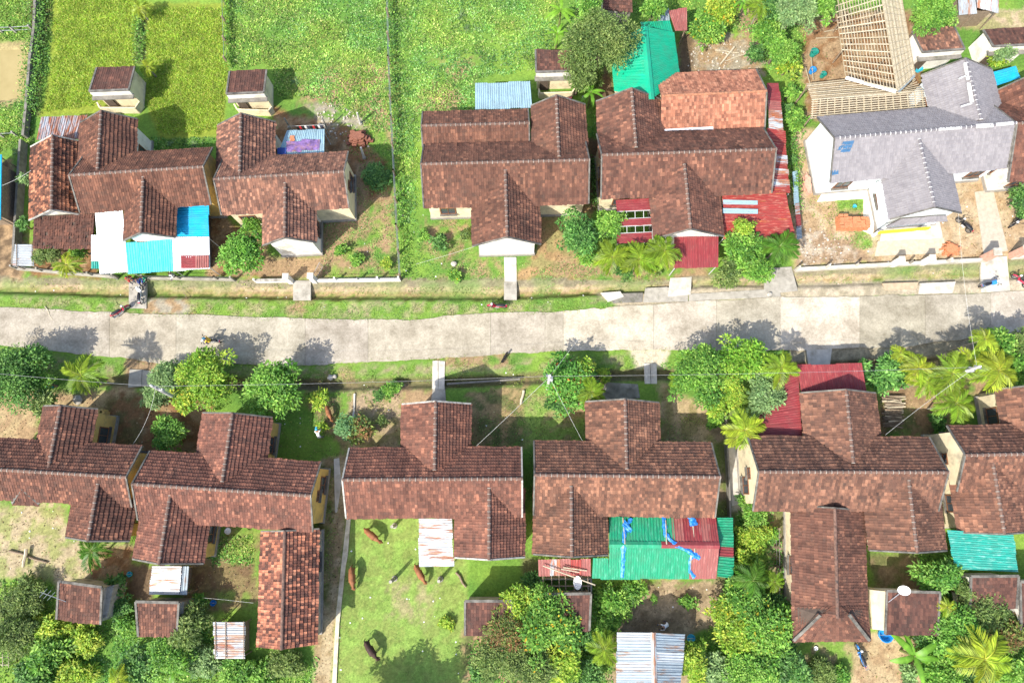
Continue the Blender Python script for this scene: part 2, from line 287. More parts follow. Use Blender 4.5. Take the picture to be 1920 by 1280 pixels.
# ================================================================ GROUND
UD_T = ([0, 220, 550, 750, 960, 1240, 1330, 1490, 1840, 1920, 2300], [524, 529, 532, 530, 529, 529, 519, 511, 497, 490, 470])
UD_B = ([0, 230, 560, 960, 1100, 1230, 1330, 1490, 1840, 1920, 2300], [546, 553, 557, 557, 550, 546, 534, 534, 523, 517, 497])
LD_C = ([0, 180, 640, 830, 960, 1100, 1250, 1480, 1920, 2300], [702, 713, 722, 717, 711, 706, 701, 691, 674, 660])
POND = [(-60, 97), (48, 95), (60, 130), (57, 172), (10, 184), (-60, 184)]
def sdist(poly, X, Y):
    """signed distance in pixels to a polygon (negative inside)"""
    P = np.array(poly, float); d = np.full(X.shape, 1e9); ins = np.zeros(X.shape, bool)
    for i in range(len(P)):
        a, b = P[i], P[(i + 1) % len(P)]; e = b - a
        t = np.clip(((X - a[0]) * e[0] + (Y - a[1]) * e[1]) / (e @ e + 1e-9), 0, 1)
        d = np.minimum(d, np.hypot(X - a[0] - t * e[0], Y - a[1] - t * e[1]))
        c = ((a[1] > Y) != (b[1] > Y)) & (X < (b[0] - a[0]) * (Y - a[1]) / (b[1] - a[1] + 1e-12) + a[0]); ins ^= c
    return np.where(ins, -d, d)
def gz(PX, PY):
    """height of the ground sheet under a photo pixel: flat, with two drains and the pond basin"""
    PX = np.asarray(PX, float); PY = np.asarray(PY, float)
    yt, yb = np.interp(PX, *UD_T), np.interp(PX, *UD_B); t = (PY - yt) / (yb - yt)
    z = np.interp(t, [-0.12, 0.0, 0.3, 0.55, 0.98, 1.0, 1.22], [0.0, -0.06, -0.26, -0.3, -0.46, -0.46, 0.0])
    d = np.abs(PY - np.interp(PX, *LD_C)); m = (PX > 150)
    z = np.minimum(z, np.where(m, np.interp(d, [0, 4, 10, 13], [-0.55, -0.5, -0.1, 0.0]), 0))
    return z
def ground_z(x, y):
    px, py = proj(np.asarray([x], float), np.asarray([y], float)); return float(gz(px, py)[0])
def make_ground():
    xs = np.concatenate([[-900, -300, -120, -75, -60], np.arange(-54, 54.01, 0.2), [60, 75, 120, 300, 900]])
    ys = np.concatenate([[-900, -300, -90, -40, -24], np.arange(-19, 50.01, 0.2), [56, 80, 140, 300, 900]])
    X, Y = np.meshgrid(xs, ys); PX, PY = proj(X, Y)
    inner = (np.abs(X) < 54.1) & (Y > -19.1) & (Y < 50.1)
    Z = np.where(inner, gz(PX, PY), 0.0)
    sp = sdist(POND, PX, PY); Z = np.where(inner & (sp < 8), np.minimum(Z, np.interp(sp, [-10, 8], [-0.5, 0.0])), Z)
    Z = Z + np.where(inner & (Z > -0.01), (fbm(X * 0.5, Y * 0.5, 3) - 0.5) * 0.06 - 0.02, 0)
    n1 = fbm(X * 0.35, Y * 0.35, 5); n2 = fbm(X * 1.5 + 9, Y * 1.5, 4); n3 = fbm(X * 4.5 + 30, Y * 4.5, 2)
    C = np.empty(X.shape + (3,)); k = np.clip((n1 - 0.3) / 0.4, 0, 1)[..., None]
    C[:] = np.array([0.095, 0.2, 0.035]) * (1 - k) + np.array([0.17, 0.28, 0.045]) * k
    def paint(poly, c, soft=5, amp=16, op=1.0, c2=None):
        P = np.array(poly); b = (P[:, 0].min() - 40, P[:, 0].max() + 40, P[:, 1].min() - 40, P[:, 1].max() + 40)
        w = np.where((PX > b[0]) & (PX < b[1]) & (PY > b[2]) & (PY < b[3]))
        d = sdist(poly, PX[w], PY[w]) + (n2[w] - 0.5) * 2 * amp + (n3[w] - 0.5) * amp
        a = np.clip(0.5 - d / (2 * soft), 0, 1)
        a = a * np.clip(op + (n2[w] - 0.5) * (4.0 if op < 1 else 0), 0, 1)
        cc = np.array(c)[None] * (0.82 + 0.36 * n3[w])[:, None]
        if c2 is not None:
            q = np.clip((n2[w] - 0.42) / 0.16, 0, 1)[:, None]; cc = cc * (1 - q) + np.array(c2)[None] * q * (0.85 + 0.3 * n3[w])[:, None]
        C[w] = C[w] * (1 - a[:, None]) + cc * a[:, None]
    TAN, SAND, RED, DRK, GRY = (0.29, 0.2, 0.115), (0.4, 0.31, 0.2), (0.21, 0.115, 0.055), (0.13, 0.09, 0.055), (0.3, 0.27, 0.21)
    LAWN, GR, OLV, PALE = (0.19, 0.29, 0.065), (0.15, 0.26, 0.045), (0.12, 0.13, 0.05), (0.5, 0.44, 0.33)
    # fields
    paint([(100, -40), (255, -40), (262, 60), (250, 130), (270, 210), (75, 218), (95, 130)], (0.2, 0.25, 0.035), 3, 4)
    paint([(272, 5), (425, 5), (428, 130), (418, 255), (300, 262), (272, 190)], (0.2, 0.25, 0.035), 3, 4)
    paint([(250, 20), (274, 20), (272, 120), (255, 120)], OLV, 4, 5); paint([(55, 0), (95, 0), (80, 120), (70, 215), (50, 215)], (0.13, 0.11, 0.06), 4, 6)
    paint([(-60, 80), (58, 78), (75, 130), (68, 180), (20, 200), (-60, 200)], (0.3, 0.25, 0.12), 4, 8)
    paint([(545, 150), (620, 120), (742, 110), (752, 290), (690, 250), (560, 200)], TAN, 8, 26, 0.5); paint([(820, 100), (900, 110), (880, 200), (770, 190)], TAN, 8, 30, 0.35)
    paint([(510, 200), (545, 215), (600, 220), (650, 240), (720, 300), (735, 380), (655, 380), (640, 300), (520, 295)], RED, 5, 8, 1, TAN); paint([(575, 195), (660, 190), (700, 240), (600, 240)], GRY, 5, 14, 0.6)
    # upper row yards
    paint([(-40, 300), (18, 300), (35, 340), (50, 470), (40, 525), (-40, 525)], TAN, 5, 9, 1, DRK); paint([(55, 455), (178, 455), (185, 520), (60, 516)], RED, 5, 8, 1, TAN)
    paint([(385, 330), (412, 400), (500, 460), (500, 520), (390, 522), (380, 440)], TAN, 5, 10, 1, RED); paint([(495, 480), (600, 480), (600, 440), (600, 395), (655, 390), (662, 330), (692, 350), (685, 400), (650, 450), (610, 522), (490, 524)], TAN, 5, 6)
    paint([(640, 400), (742, 350), (748, 520), (600, 520)], TAN, 8, 28, 0.55); paint([(800, 405), (885, 400), (885, 470), (830, 500), (780, 460)], TAN, 8, 22, 0.5)
    paint([(1010, 390), (1110, 385), (1075, 520), (965, 522), (1005, 470)], (0.3, 0.2, 0.1), 5, 10, 1, (0.24, 0.21, 0.09)); paint([(880, 480), (945, 485), (945, 522), (800, 525)], TAN, 6, 20, 0.6)
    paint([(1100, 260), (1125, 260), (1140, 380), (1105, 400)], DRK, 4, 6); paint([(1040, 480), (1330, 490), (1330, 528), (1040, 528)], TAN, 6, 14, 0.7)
    paint([(1490, 235), (1560, 250), (1550, 350), (1800, 320), (1940, 330), (1940, 485), (1488, 503), (1480, 380)], SAND, 5, 8, 1, (0.34, 0.24, 0.14)); paint([(1565, 370), (1625, 368), (1622, 395), (1570, 398)], GR, 4, 8)
    paint([(1500, 420), (1600, 450), (1650, 490), (1500, 500)], (0.4, 0.33, 0.25), 5, 14, 1, (0.27, 0.19, 0.12)); paint([(1610, 420), (1650, 440), (1640, 480), (1600, 460)], GR, 5, 14, 0.5)
    paint([(1500, 40), (1580, 20), (1720, 20), (1740, 220), (1510, 225)], TAN, 5, 10, 1, RED); paint([(1285, 75), (1425, 60), (1432, 140), (1270, 145)], (0.29, 0.25, 0.18), 5, 16, 1, TAN)
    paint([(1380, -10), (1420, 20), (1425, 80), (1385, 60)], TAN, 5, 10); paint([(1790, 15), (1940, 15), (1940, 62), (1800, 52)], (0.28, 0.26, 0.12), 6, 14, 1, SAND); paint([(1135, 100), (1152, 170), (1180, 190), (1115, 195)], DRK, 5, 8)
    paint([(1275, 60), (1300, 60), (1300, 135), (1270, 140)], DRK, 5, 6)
    # drain slopes
    yt, yb = np.interp(PX, *UD_T), np.interp(PX, *UD_B); t = (PY - yt) / (yb - yt) + (n2 - 0.5) * 0.5
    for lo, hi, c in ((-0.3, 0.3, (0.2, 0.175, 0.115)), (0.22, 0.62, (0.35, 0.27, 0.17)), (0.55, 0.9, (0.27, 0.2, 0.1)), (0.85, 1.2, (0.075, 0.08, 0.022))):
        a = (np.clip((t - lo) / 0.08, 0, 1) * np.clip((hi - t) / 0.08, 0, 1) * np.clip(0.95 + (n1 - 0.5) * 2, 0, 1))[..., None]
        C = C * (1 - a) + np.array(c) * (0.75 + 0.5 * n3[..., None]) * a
    # verges
    paint([(-30, 552), (560, 562), (960, 560), (1170, 556), (1040, 590), (800, 604), (300, 592), (-30, 582)], (0.3, 0.27, 0.15), 6, 18, 0.42); paint([(-30, 650), (300, 690), (800, 680), (1200, 660), (1200, 690), (800, 705), (300, 710), (-30, 690)], (0.3, 0.26, 0.15), 6, 18, 0.38); paint([(808, 168), (850, 170), (868, 182), (850, 205), (780, 205)], TAN, 5, 10)
    paint([(275, 556), (350, 560), (365, 592), (270, 590)], TAN, 5, 8, 1, GRY); paint([(535, 558), (590, 558), (575, 590), (540, 590)], TAN, 6, 12, 0.7); paint([(1120, 550), (1290, 545), (1290, 570), (1160, 578)], (0.33, 0.28, 0.2), 4, 6)
    paint([(1290, 535), (1460, 530), (1940, 515), (1940, 550), (1460, 562), (1290, 570)], (0.31, 0.27, 0.19), 4, 8, 1, (0.42, 0.36, 0.27)); paint([(-40, 560), (60, 565), (60, 582), (-40, 580)], GR, 5, 8)
    paint([(235, 660), (300, 672), (290, 712), (235, 710)], TAN, 4, 7); paint([(810, 660), (960, 652), (960, 690), (815, 690)], TAN, 6, 12, 0.75); paint([(1180, 650), (1260, 650), (1245, 690), (1195, 690)], PALE, 5, 8)
    paint([(1480, 640), (1940, 615), (1940, 650), (1720, 690), (1480, 692)], (0.23, 0.2, 0.14), 4, 7, 1, (0.3, 0.26, 0.18)); paint([(540, 700), (660, 690), (680, 735), (560, 735)], TAN, 6, 14, 0.6)
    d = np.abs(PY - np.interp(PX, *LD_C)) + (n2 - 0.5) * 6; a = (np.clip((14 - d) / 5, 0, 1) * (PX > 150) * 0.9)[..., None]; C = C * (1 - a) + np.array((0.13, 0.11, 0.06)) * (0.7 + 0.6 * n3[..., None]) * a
    # lower row front yards
    paint([(-40, 725), (150, 735), (250, 722), (290, 770), (265, 850), (195, 845), (190, 770), (80, 770), (60, 840), (-40, 840)], TAN, 5, 9, 1, (0.33, 0.25, 0.14)); paint([(190, 745), (260, 735), (290, 790), (268, 850), (190, 838)], RED, 6, 12, 1, (0.15, 0.12, 0.05))
    paint([(265, 735), (400, 755), (385, 850), (265, 860)], RED, 6, 10, 1, TAN); paint([(500, 770), (640, 745), (650, 840), (610, 870), (600, 1000), (660, 1000), (640, 840), (560, 735), (515, 780)], (0.26, 0.19, 0.11), 6, 12, 1, OLV)
    paint([(655, 725), (760, 720), (755, 845), (655, 845)], (0.33, 0.25, 0.16), 5, 12, 1, (0.25, 0.22, 0.1)); paint([(752, 722), (830, 735), (830, 760), (760, 770)], TAN, 5, 9); paint([(880, 735), (985, 718), (985, 840), (885, 838)], (0.27, 0.2, 0.1), 6, 16, 1, OLV)
    paint([(985, 735), (1105, 735), (1105, 835), (985, 835)], LAWN, 6, 10, 1, (0.24, 0.22, 0.1)); paint([(1060, 725), (1140, 720), (1140, 760), (1060, 790)], TAN, 6, 9); paint([(1235, 715), (1320, 760), (1345, 835), (1238, 835)], (0.37, 0.28, 0.16), 6, 9, 1, (0.24, 0.2, 0.09))
    paint([(1325, 730), (1365, 730), (1375, 960), (1345, 960), (1340, 830)], (0.22, 0.17, 0.11), 5, 8, 1, (0.11, 0.13, 0.04)); paint([(1645, 720), (1785, 735), (1775, 815), (1650, 818)], (0.2, 0.13, 0.075), 6, 10, 1, OLV); paint([(1690, 690), (1900, 690), (1865, 740), (1770, 800), (1700, 770)], TAN, 6, 14, 0.85)
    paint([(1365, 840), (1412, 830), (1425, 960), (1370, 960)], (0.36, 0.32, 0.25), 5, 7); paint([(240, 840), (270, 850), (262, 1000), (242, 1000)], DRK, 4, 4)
    # lower row back yards
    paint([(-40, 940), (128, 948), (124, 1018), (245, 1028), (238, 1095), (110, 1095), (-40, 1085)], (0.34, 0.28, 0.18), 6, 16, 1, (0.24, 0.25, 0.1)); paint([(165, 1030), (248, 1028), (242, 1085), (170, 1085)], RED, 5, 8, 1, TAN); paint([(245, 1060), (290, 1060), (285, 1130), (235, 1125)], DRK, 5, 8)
    paint([(385, 990), (492, 992), (485, 1130), (380, 1160), (340, 1115), (345, 1060)], (0.2, 0.16, 0.075), 6, 16, 1, (0.16, 0.22, 0.05)); paint([(350, 1060), (480, 1055), (470, 1110), (345, 1110)], (0.15, 0.1, 0.055), 6, 12, 0.8)
    paint([(598, 860), (655, 850), (652, 970), (625, 1290), (585, 1290), (602, 1010)], (0.27, 0.2, 0.11), 4, 7, 1, (0.36, 0.29, 0.18)); paint([(596, 870), (628, 870), (618, 1150), (596, 1120)], (0.13, 0.14, 0.045), 4, 7, 0.6)
    paint([(650, 965), (875, 965), (880, 1290), (618, 1290)], LAWN, 4, 5, 1, (0.19, 0.25, 0.065)); paint([(730, 1080), (830, 1090), (800, 1180), (720, 1160)], (0.28, 0.26, 0.13), 8, 26, 0.4); paint([(865, 1180), (960, 1150), (990, 1290), (870, 1290)], TAN, 6, 10, 1, OLV)
    paint([(978, 1040), (1010, 1050), (1010, 1120), (978, 1120)], OLV, 4, 6); paint([(1195, 1090), (1355, 1085), (1360, 1160), (1290, 1195), (1290, 1290), (1140, 1290), (1150, 1180), (1185, 1110)], (0.3, 0.23, 0.145), 5, 14, 1, (0.2, 0.15, 0.09))
    paint([(1340, 960), (1380, 960), (1375, 1090), (1345, 1090)], OLV, 5, 8); paint([(1440, 955), (1485, 955), (1485, 1205), (1450, 1150)], (0.24, 0.2, 0.12), 5, 10, 1, OLV); paint([(1590, 1195), (1660, 1185), (1720, 1200), (1730, 1290), (1600, 1290)], (0.38, 0.29, 0.17), 5, 9, 1, TAN)
    paint([(1628, 1035), (1725, 1035), (1725, 1110), (1635, 1105)], (0.2, 0.15, 0.085), 5, 8, 1, OLV); paint([(1490, 1200), (1600, 1200), (1600, 1250), (1500, 1260)], (0.28, 0.24, 0.12), 6, 14, 1, GR)
    C *= (0.86 + 0.28 * n3[..., None])
    V = np.stack([X, Y, Z], -1).reshape(-1, 3); ny, nx = X.shape
    i = (np.arange(ny - 1)[:, None] * nx + np.arange(nx - 1)[None]).ravel(); F = np.stack([i, i + 1, i + nx + 1, i + nx], 1)
    m, nt, out = newmat('earth'); at = N(nt, 'Attribute', attribute_name='Col'); P = pos(nt)
    a = noise(nt, P, 5.0, 6, 0.7); b = noise(nt, P, 26.0, 4, 0.7)
    r = ramp(nt, [(0.25, (0.62, 0.62, 0.62)), (0.75, (1.38, 1.36, 1.3))]); nt.links.new(a.outputs[0], r.inputs[0]); c = mixc(nt, 1.0, at.outputs['Color'], r.outputs[0], 'MULTIPLY')
    r2 = ramp(nt, [(0.3, (0.65, 0.65, 0.65)), (0.7, (1.3, 1.3, 1.3))]); nt.links.new(b.outputs[0], r2.inputs[0]); c = mixc(nt, 1.0, c, r2.outputs[0], 'MULTIPLY')
    finish(nt, out, c, 0.95, 0.15, 0, b.outputs[0], 0.6, 0.05)
    me = mesh('ground', V, F, m, col=C.reshape(-1, 3), smooth=True)
    link('ground', me, kind='structure')
make_ground()
# pond water
pm, nt, out = newmat('murky_water'); nz = noise(nt, pos(nt), 0.5, 3); rr_ = ramp(nt, [(0.3, (0.29, 0.23, 0.095)), (0.7, (0.35, 0.28, 0.125))]); nt.links.new(nz.outputs[0], rr_.inputs[0]); nz2 = noise(nt, pos(nt), 6, 2); finish(nt, out, rr_.outputs[0], 0.22, 0.4, 0, nz2.outputs[0], 0.08, 0.02)
pts = [G(x, y, -0.14) for x, y in [(-90, 78), (65, 78), (80, 130), (72, 190), (10, 205), (-90, 205)]]
link('pond_water', mesh('pond_water', pts, [tuple(range(6))[::-1]], pm), kind='structure')

# ================================================================ ROAD of concrete slabs
RU = ([-300, 0, 260, 560, 790, 870, 1040, 1170, 1290, 1460, 1620, 1860, 1920, 2300], [572, 577, 587, 597, 600, 588, 585, 574, 566, 557, 556, 549, 546, 532])
RL = ([-300, 0, 240, 300, 560, 600, 800, 960, 1100, 1250, 1500, 1620, 1700, 1920, 2300], [630, 647, 672, 680, 686, 683, 673, 661, 657, 655, 656, 652, 650, 622, 600])
def roadmat(name, c, dark):
    m, nt, out = newmat(name); P = pos(nt); n1 = noise(nt, P, 0.42, 8, 0.74); n2 = noise(nt, P, 7, 5, 0.7); n3 = noise(nt, P, 45, 3)
    r = ramp(nt, [(0.36, dark), (0.52, c), (0.66, tuple(min(1, x * 1.28) for x in c))]); nt.links.new(n1.outputs[0], r.inputs[0])
    r2 = ramp(nt, [(0.3, (0.76, 0.75, 0.72)), (0.65, (1.12, 1.12, 1.12))]); nt.links.new(n2.outputs[0], r2.inputs[0]); cs = mixc(nt, 1.0, r.outputs[0], r2.outputs[0], 'MULTIPLY')
    vo = N(nt, 'TexVoronoi'); vo.inputs['Scale'].default_value = 3.2; nt.links.new(P, vo.inputs['Vector']); r3 = ramp(nt, [(0.0, (1.5, 1.5, 1.5)), (0.05, (1, 1, 1))]); nt.links.new(vo.outputs['Distance'], r3.inputs[0]); cs = mixc(nt, 1.0, cs, r3.outputs[0], 'MULTIPLY')
    oi = N(nt, 'ObjectInfo'); cs = mixc(nt, 1.0, cs, oi.outputs['Color'], 'MULTIPLY')
    finish(nt, out, cs, 0.9, 0.2, 0, n3.outputs[0], 0.3, 0.01); return m
M['road'] = roadmat('road_concrete', (0.365, 0.328, 0.266), (0.25, 0.22, 0.17))
rb = empty('road', 'road', 'road', (0, 12, 0)); del rb['label']; del rb['category']; rb['kind'] = 'structure'
JX = [-300, -160, -30, 205, 330, 572, 690, 920, 1022, 1056, 1225, 1343, 1463, 1612, 1735, 1858, 1985, 2120, 2300]
tint = {7: 0.95, 8: 0.98, 9: 1.22, 10: 1.12, 11: 1.0, 12: 1.28, 13: 0.9, 14: 0.92, 15: 1.08}
for k in range(len(JX) - 1):
    x0, x1 = JX[k], JX[k + 1]; n = 12; top = []; bot = []
    g = 0.22
    n = 26
    for i in range(n + 1):
        x = x0 + g + (x1 - x0 - 2 * g) * i / n
        j = 0 if i in (0, n) else 1
        a = G(x, np.interp(x, *RU) + float(fbm(np.array([x * 0.03]), np.array([1.0]), 4)[0] - .5) * 6 + j * random.uniform(-.7, .7), 0.06); b = G(x, np.interp(x, *RL) + float(fbm(np.array([x * 0.03]), np.array([50.0]), 4)[0] - .5) * 6 + j * random.uniform(-.7, .7), 0.06); top.append(a); bot.append(b)
    ring = bot + top[::-1]; m_ = len(ring); lo = [Vector((p.x, p.y, -0.12)) for p in ring]
    fs = [tuple(range(m_))] + [(i, (i + 1) % m_ + m_ if False else i + m_, (i + 1) % m_ + m_, (i + 1) % m_) for i in range(m_)]
    o = link('slab', mesh('slab', ring + lo, fs, M['road']), rb)
    t_ = tint.get(k, random.uniform(0.93, 1.06)); o.color = (t_, t_ * random.uniform(0.985, 1.01), t_ * random.uniform(0.95, 1.0), 1)
# pavement strips and pads of cast concrete, each one its own sheet
def pad(name, pts, z, th, mat, kind='structure', parent=None):
    top = [G(x, y, z) for x, y in pts]; n = len(top); lo = [Vector((p.x, p.y, z - th)) for p in top]
    if sum(a.x * b.y - b.x * a.y for a, b in zip(top, top[1:] + top[:1])) < 0: top.reverse(); lo.reverse()
    return link(name, mesh(name, top + lo, [tuple(range(n))] + [(i, i + n, (i + 1) % n + n, (i + 1) % n) for i in range(n)], mat), parent, kind=kind)
pad('pavement', [(1292, 551), (1462, 541), (1464, 556), (1292, 564)], 0.05, 0.15, M['concrete']); pad('pavement', [(1725, 531), (1792, 528), (1786, 549), (1722, 551)], 0.05, 0.15, M['concrete_pale'])
pad('pavement', [(1655, 531), (1722, 529), (1718, 541), (1660, 544)], 0.045, 0.15, plain('patch_orange', (0.45, 0.33, 0.22), 0.9, 0.2)); pad('pavement', [(1135, 553), (1165, 550), (1205, 549), (1205, 566), (1150, 568)], 0.05, 0.15, M['concrete_dark'])
pad('pavement', [(1126, 549), (1163, 546), (1170, 556), (1140, 566)], 0.055, 0.15, M['concrete_pale']); pad('pavement', [(1210, 540), (1250, 538), (1290, 550), (1290, 565), (1206, 567)], 0.046, 0.15, M['concrete'])
pad('pavement', [(1134, 716), (1196, 720), (1200, 746), (1128, 752)], 0.05, 0.12, plain('mossy_pad', (0.2, 0.19, 0.15), 0.9, 0.5, 1.2, (0.33, 0.31, 0.27))); pad('pavement', [(812, 724), (834, 724), (836, 752), (808, 752)], 0.05, 0.12, M['concrete'])
pad('path', [(945, 482), (968, 482), (969, 530), (946, 530)], 0.05, 0.15, M['concrete_pale']); pad('path', [(1512, 655), (1560, 653), (1556, 686), (1516, 687)], 0.05, 0.15, M['concrete_pale'])
pad('path', [(1655, 425), (1762, 415), (1768, 446), (1650, 452)], 0.1, 0.2, M['concrete_pale']); pad('path', [(1646, 452), (1770, 446), (1774, 474), (1640, 480)], 0.05, 0.15, plain('sand_pad', (0.46, 0.4, 0.3), 0.9, 0.2))
pad('path', [(1548, 352), (1656, 342), (1662, 376), (1642, 384), (1637, 440), (1618, 432), (1620, 372), (1532, 378)], 0.08, 0.2, M['wall_white']); pad('path', [(1828, 360), (1862, 355), (1890, 470), (1845, 478)], 0.05, 0.12, plain('drive_pad', (0.42, 0.37, 0.29), 0.9, 0.2))
pad('path', [(1366, 838), (1410, 832), (1408, 940), (1372, 948)], 0.06, 0.12, M['concrete_pale'])
strip = [(651, 962), (658, 962), (652, 1040), (648, 1060), (636, 1170), (630, 1290), (622, 1290), (630, 1150), (642, 1040)]
pad('path', strip, 0.1, 0.25, plain('cream_kerb', (0.6, 0.54, 0.4), 0.9, 0.25, 2, (0.35, 0.3, 0.2)))
pad('path', [(626, 860), (636, 858), (640, 905), (632, 960), (628, 960)], 0.06, 0.15, M['concrete_pale'])
# footbridges over the drains: cast slabs
def bridge(label, slabs, mat, z=0.07, th=0.22, group=None):
    c = G(*[sum(p[i] for s in slabs for p in s) / sum(len(s) for s in slabs) for i in (0, 1)], 0)
    r = empty('footbridge', label, 'footbridge', (c.x, c.y, z - th))
    for s in slabs: pad('slab', s, z, th, mat, None, r)
    return r
def q4(cx, y0, y1, w, dx=0): return [(cx - w / 2, y0), (cx + w / 2, y0), (cx + w / 2 + dx, y1), (cx - w / 2 + dx, y1)]
bridge('concrete footbridge with two people and a parked white motorbike on it', [q4(258, 528, 578, 33)], M['concrete'])
bridge('concrete footbridge leading to the white-fronted house beside the brick stack', [q4(566, 526, 563, 33)], M['concrete'])
bridge('narrow concrete footbridge beside the parked red motorbike on the verge', [q4(957, 528, 562, 24)], M['concrete'])
bridge('rough pale concrete footbridge before the dark red porch', [[(1257, 521), (1297, 519), (1295, 552), (1252, 556)]], M['concrete_pale'])
bridge('wide tan footbridge beside the big palm at the red roof', [[(1436, 503), (1484, 500), (1496, 545), (1432, 552)]], M['concrete'])
bridge('wide concrete driveway bridge with the blue motorbike at its end', [[(1840, 484), (1888, 480), (1894, 545), (1840, 548)]], M['concrete_pale'])
bridge('square tan footbridge by the leaning electricity pole', [[(243, 692), (266, 693), (265, 724), (240, 726)], [(267, 693), (286, 696), (284, 724), (266, 724)]], M['concrete'])
bridge('grey two-plank footbridge near the black dog', [[(811, 676), (821, 676), (821, 729), (810, 729)], [(822, 676), (834, 677), (833, 729), (822, 729)]], M['concrete_pale'])
bridge('grey two-plank footbridge beside the fruit trees', [[(1208, 681), (1219, 681), (1220, 719), (1209, 719)], [(1220, 681), (1231, 682), (1232, 719), (1221, 719)]], M['concrete_pale'])
# ================================================================ ROOFS AND HOUSES
_cell = [0]; TINT = [(1, 1, 1)]
def tiles(e0, e1, r0, r1, w=0.205, e=0.3, th=0.062, skip=0.0, jit=1.0):
    """overlapping clay tiles laid in rows over the quad eave e0-e1 / ridge r0-r1: each tile has a raised side rib and a lip"""
    E0, E1, R0, R1 = [np.array(v, float) for v in (e0, e1, r0, r1)]
    nu = max(2, int(round((np.linalg.norm(E1 - E0) + np.linalg.norm(R1 - R0)) / 2 / w))); nv = max(2, int(round(np.linalg.norm((R0 + R1 - E0 - E1) / 2) / e)))
    nrm = np.cross(E1 - E0, R0 - E0); nrm /= np.linalg.norm(nrm)
    J, I = np.meshgrid(np.arange(nv), np.arange(-1, nu + 1), indexing='ij'); J = J.ravel(); I = I.ravel()
    off = np.zeros(len(J)); u0 = np.clip((I + off) / nu, 0, 1); u1 = np.clip((I + 1 + off) / nu, 0, 1)
    k = (u1 - u0) > 0.15 / nu
    if skip: k &= RNG.random(len(k)) > skip
    I, J, u0, u1 = I[k], J[k], u0[k], u1[k]; n = len(I)
    v0 = (J - 0.14) / nv; v1 = (J + 1.0) / nv
    wob = (fbm(I * 0.13 + _cell[0], J * 0.2, 3) - 0.5) * 0.5 / nv; v0 = v0 + wob + RNG.normal(0, 0.03, n) / nv * jit + np.where(J == 0, RNG.normal(0, 0.07, n) / nv, 0); v1 = v1 + wob; lift = np.abs(RNG.normal(0, 0.006, n)) * jit + th; skew = RNG.normal(0, 0.004, n) * jit
    def P(u, v, h): return ((E0 * (1 - u[:, None]) + E1 * u[:, None]) * (1 - v[:, None]) + (R0 * (1 - u[:, None]) + R1 * u[:, None]) * v[:, None]) + nrm * h[:, None]
    us = [u0, u0 + (u1 - u0) * 0.74, u0 + (u1 - u0) * 0.8, u1]; hs = [0.0, 0.0, 0.022, 0.022]
    lo = [P(us[q], v0, lift + hs[q] + skew * (q - 1.5)) for q in range(4)]; hi = [P(us[q], v1, np.full(n, 0.004) + hs[q] * 0.8) for q in range(4)]
    lb = [P(us[0], v0, np.full(n, -0.004)), P(us[3], v0, np.full(n, -0.004))]
    V = np.stack(lo + hi + lb, 1).reshape(-1, 3); b = (np.arange(n) * 10)[:, None]
    F = np.concatenate([b + np.array([[q, q + 1, q + 5, q + 4]]) for q in range(3)] + [b + np.array([[8, 9, 3, 0]])], 0)
    _cell[0] += 211
    uv = np.repeat(np.stack([I + _cell[0] + 0.5, J + 0.5 + _cell[0] * 1.7], 1), 10, 0)
    return V, F, uv
def slab_under(m, e0, e1, r0, r1, t=0.09):
    n = (Vector(e1) - Vector(e0)).cross(Vector(r0) - Vector(e0)).normalized(); lo = [Vector(p) - n * t for p in (e0, e1, r1, r0)]; hi = [Vector(p) - n * 0.006 for p in (e0, e1, r1, r0)]
    m.hexa(lo, hi)
def tiled_slope(parent, e0, e1, r0, r1, mat, **kw):
    m = MB(); slab_under(m, e0, e1, r0, r1); d = m.build('roof', M['deck'], parent)
    V, F, uv = tiles(e0, e1, r0, r1, **kw)
    o = link('roof_tiles', mesh('roof_tiles', V, F, mat, uv=uv), d, kind='stuff'); k = random.uniform(.94, 1.06); o.color = (*[c * k for c in TINT[0]], 1)
    return d
def ridge_caps(parent, p, q, mat, mortar=None, seg=0.42, r=0.11, every=1):
    p, q = Vector(p), Vector(q); L = (q - p).length; n = max(2, int(L / seg)); d = (q - p) / n; m = MB(); mm = MB()
    s = d.cross(Vector((0, 0, 1))).normalized(); up = Vector((0, 0, 1))
    for i in range(n):
        a = p + d * (i + 0.02); b = p + d * (i + 1.06); h = random.uniform(-0.008, 0.012); ra, rb_ = r * 0.92, r * 1.06
        v = []
        for c, rr in ((a, ra), (b, rb_)):
            for t in range(6):
                an = math.pi * t / 5; v.append(c + s * math.cos(an) * rr * 1.15 + up * (math.sin(an) * rr + h - 0.02))
        m.add(v, [(t, t + 1, t + 7, t + 6) for t in range(5)] + [(6, 7, 8, 9, 10, 11), (5, 4, 3, 2, 1, 0)])
        if mortar and i % every == 0:
            v = []
            for c in (b - d.normalized() * 0.035, b + d.normalized() * 0.02):
                for t in range(6):
                    an = math.pi * t / 5; v.append(c + s * math.cos(an) * r * 1.35 + up * (math.sin(an) * r * 1.14 - 0.02))
            mm.add(v, [(t, t + 1, t + 7, t + 6) for t in range(5)] + [(6, 7, 8, 9, 10, 11), (5, 4, 3, 2, 1, 0)])
    o = m.build('ridge_caps', mat, parent, kind='stuff')
    if mortar: mm.build('ridge_mortar', mortar, parent, kind='stuff')
    return o
def verge_band(parent, a, b, mat, w=0.12, t=0.1):
    m = MB(); m.beam(Vector(a) + Vector((0, 0, 0.05)), Vector(b) + Vector((0, 0, 0.05)), w, t); m.build('verge', mat, parent)
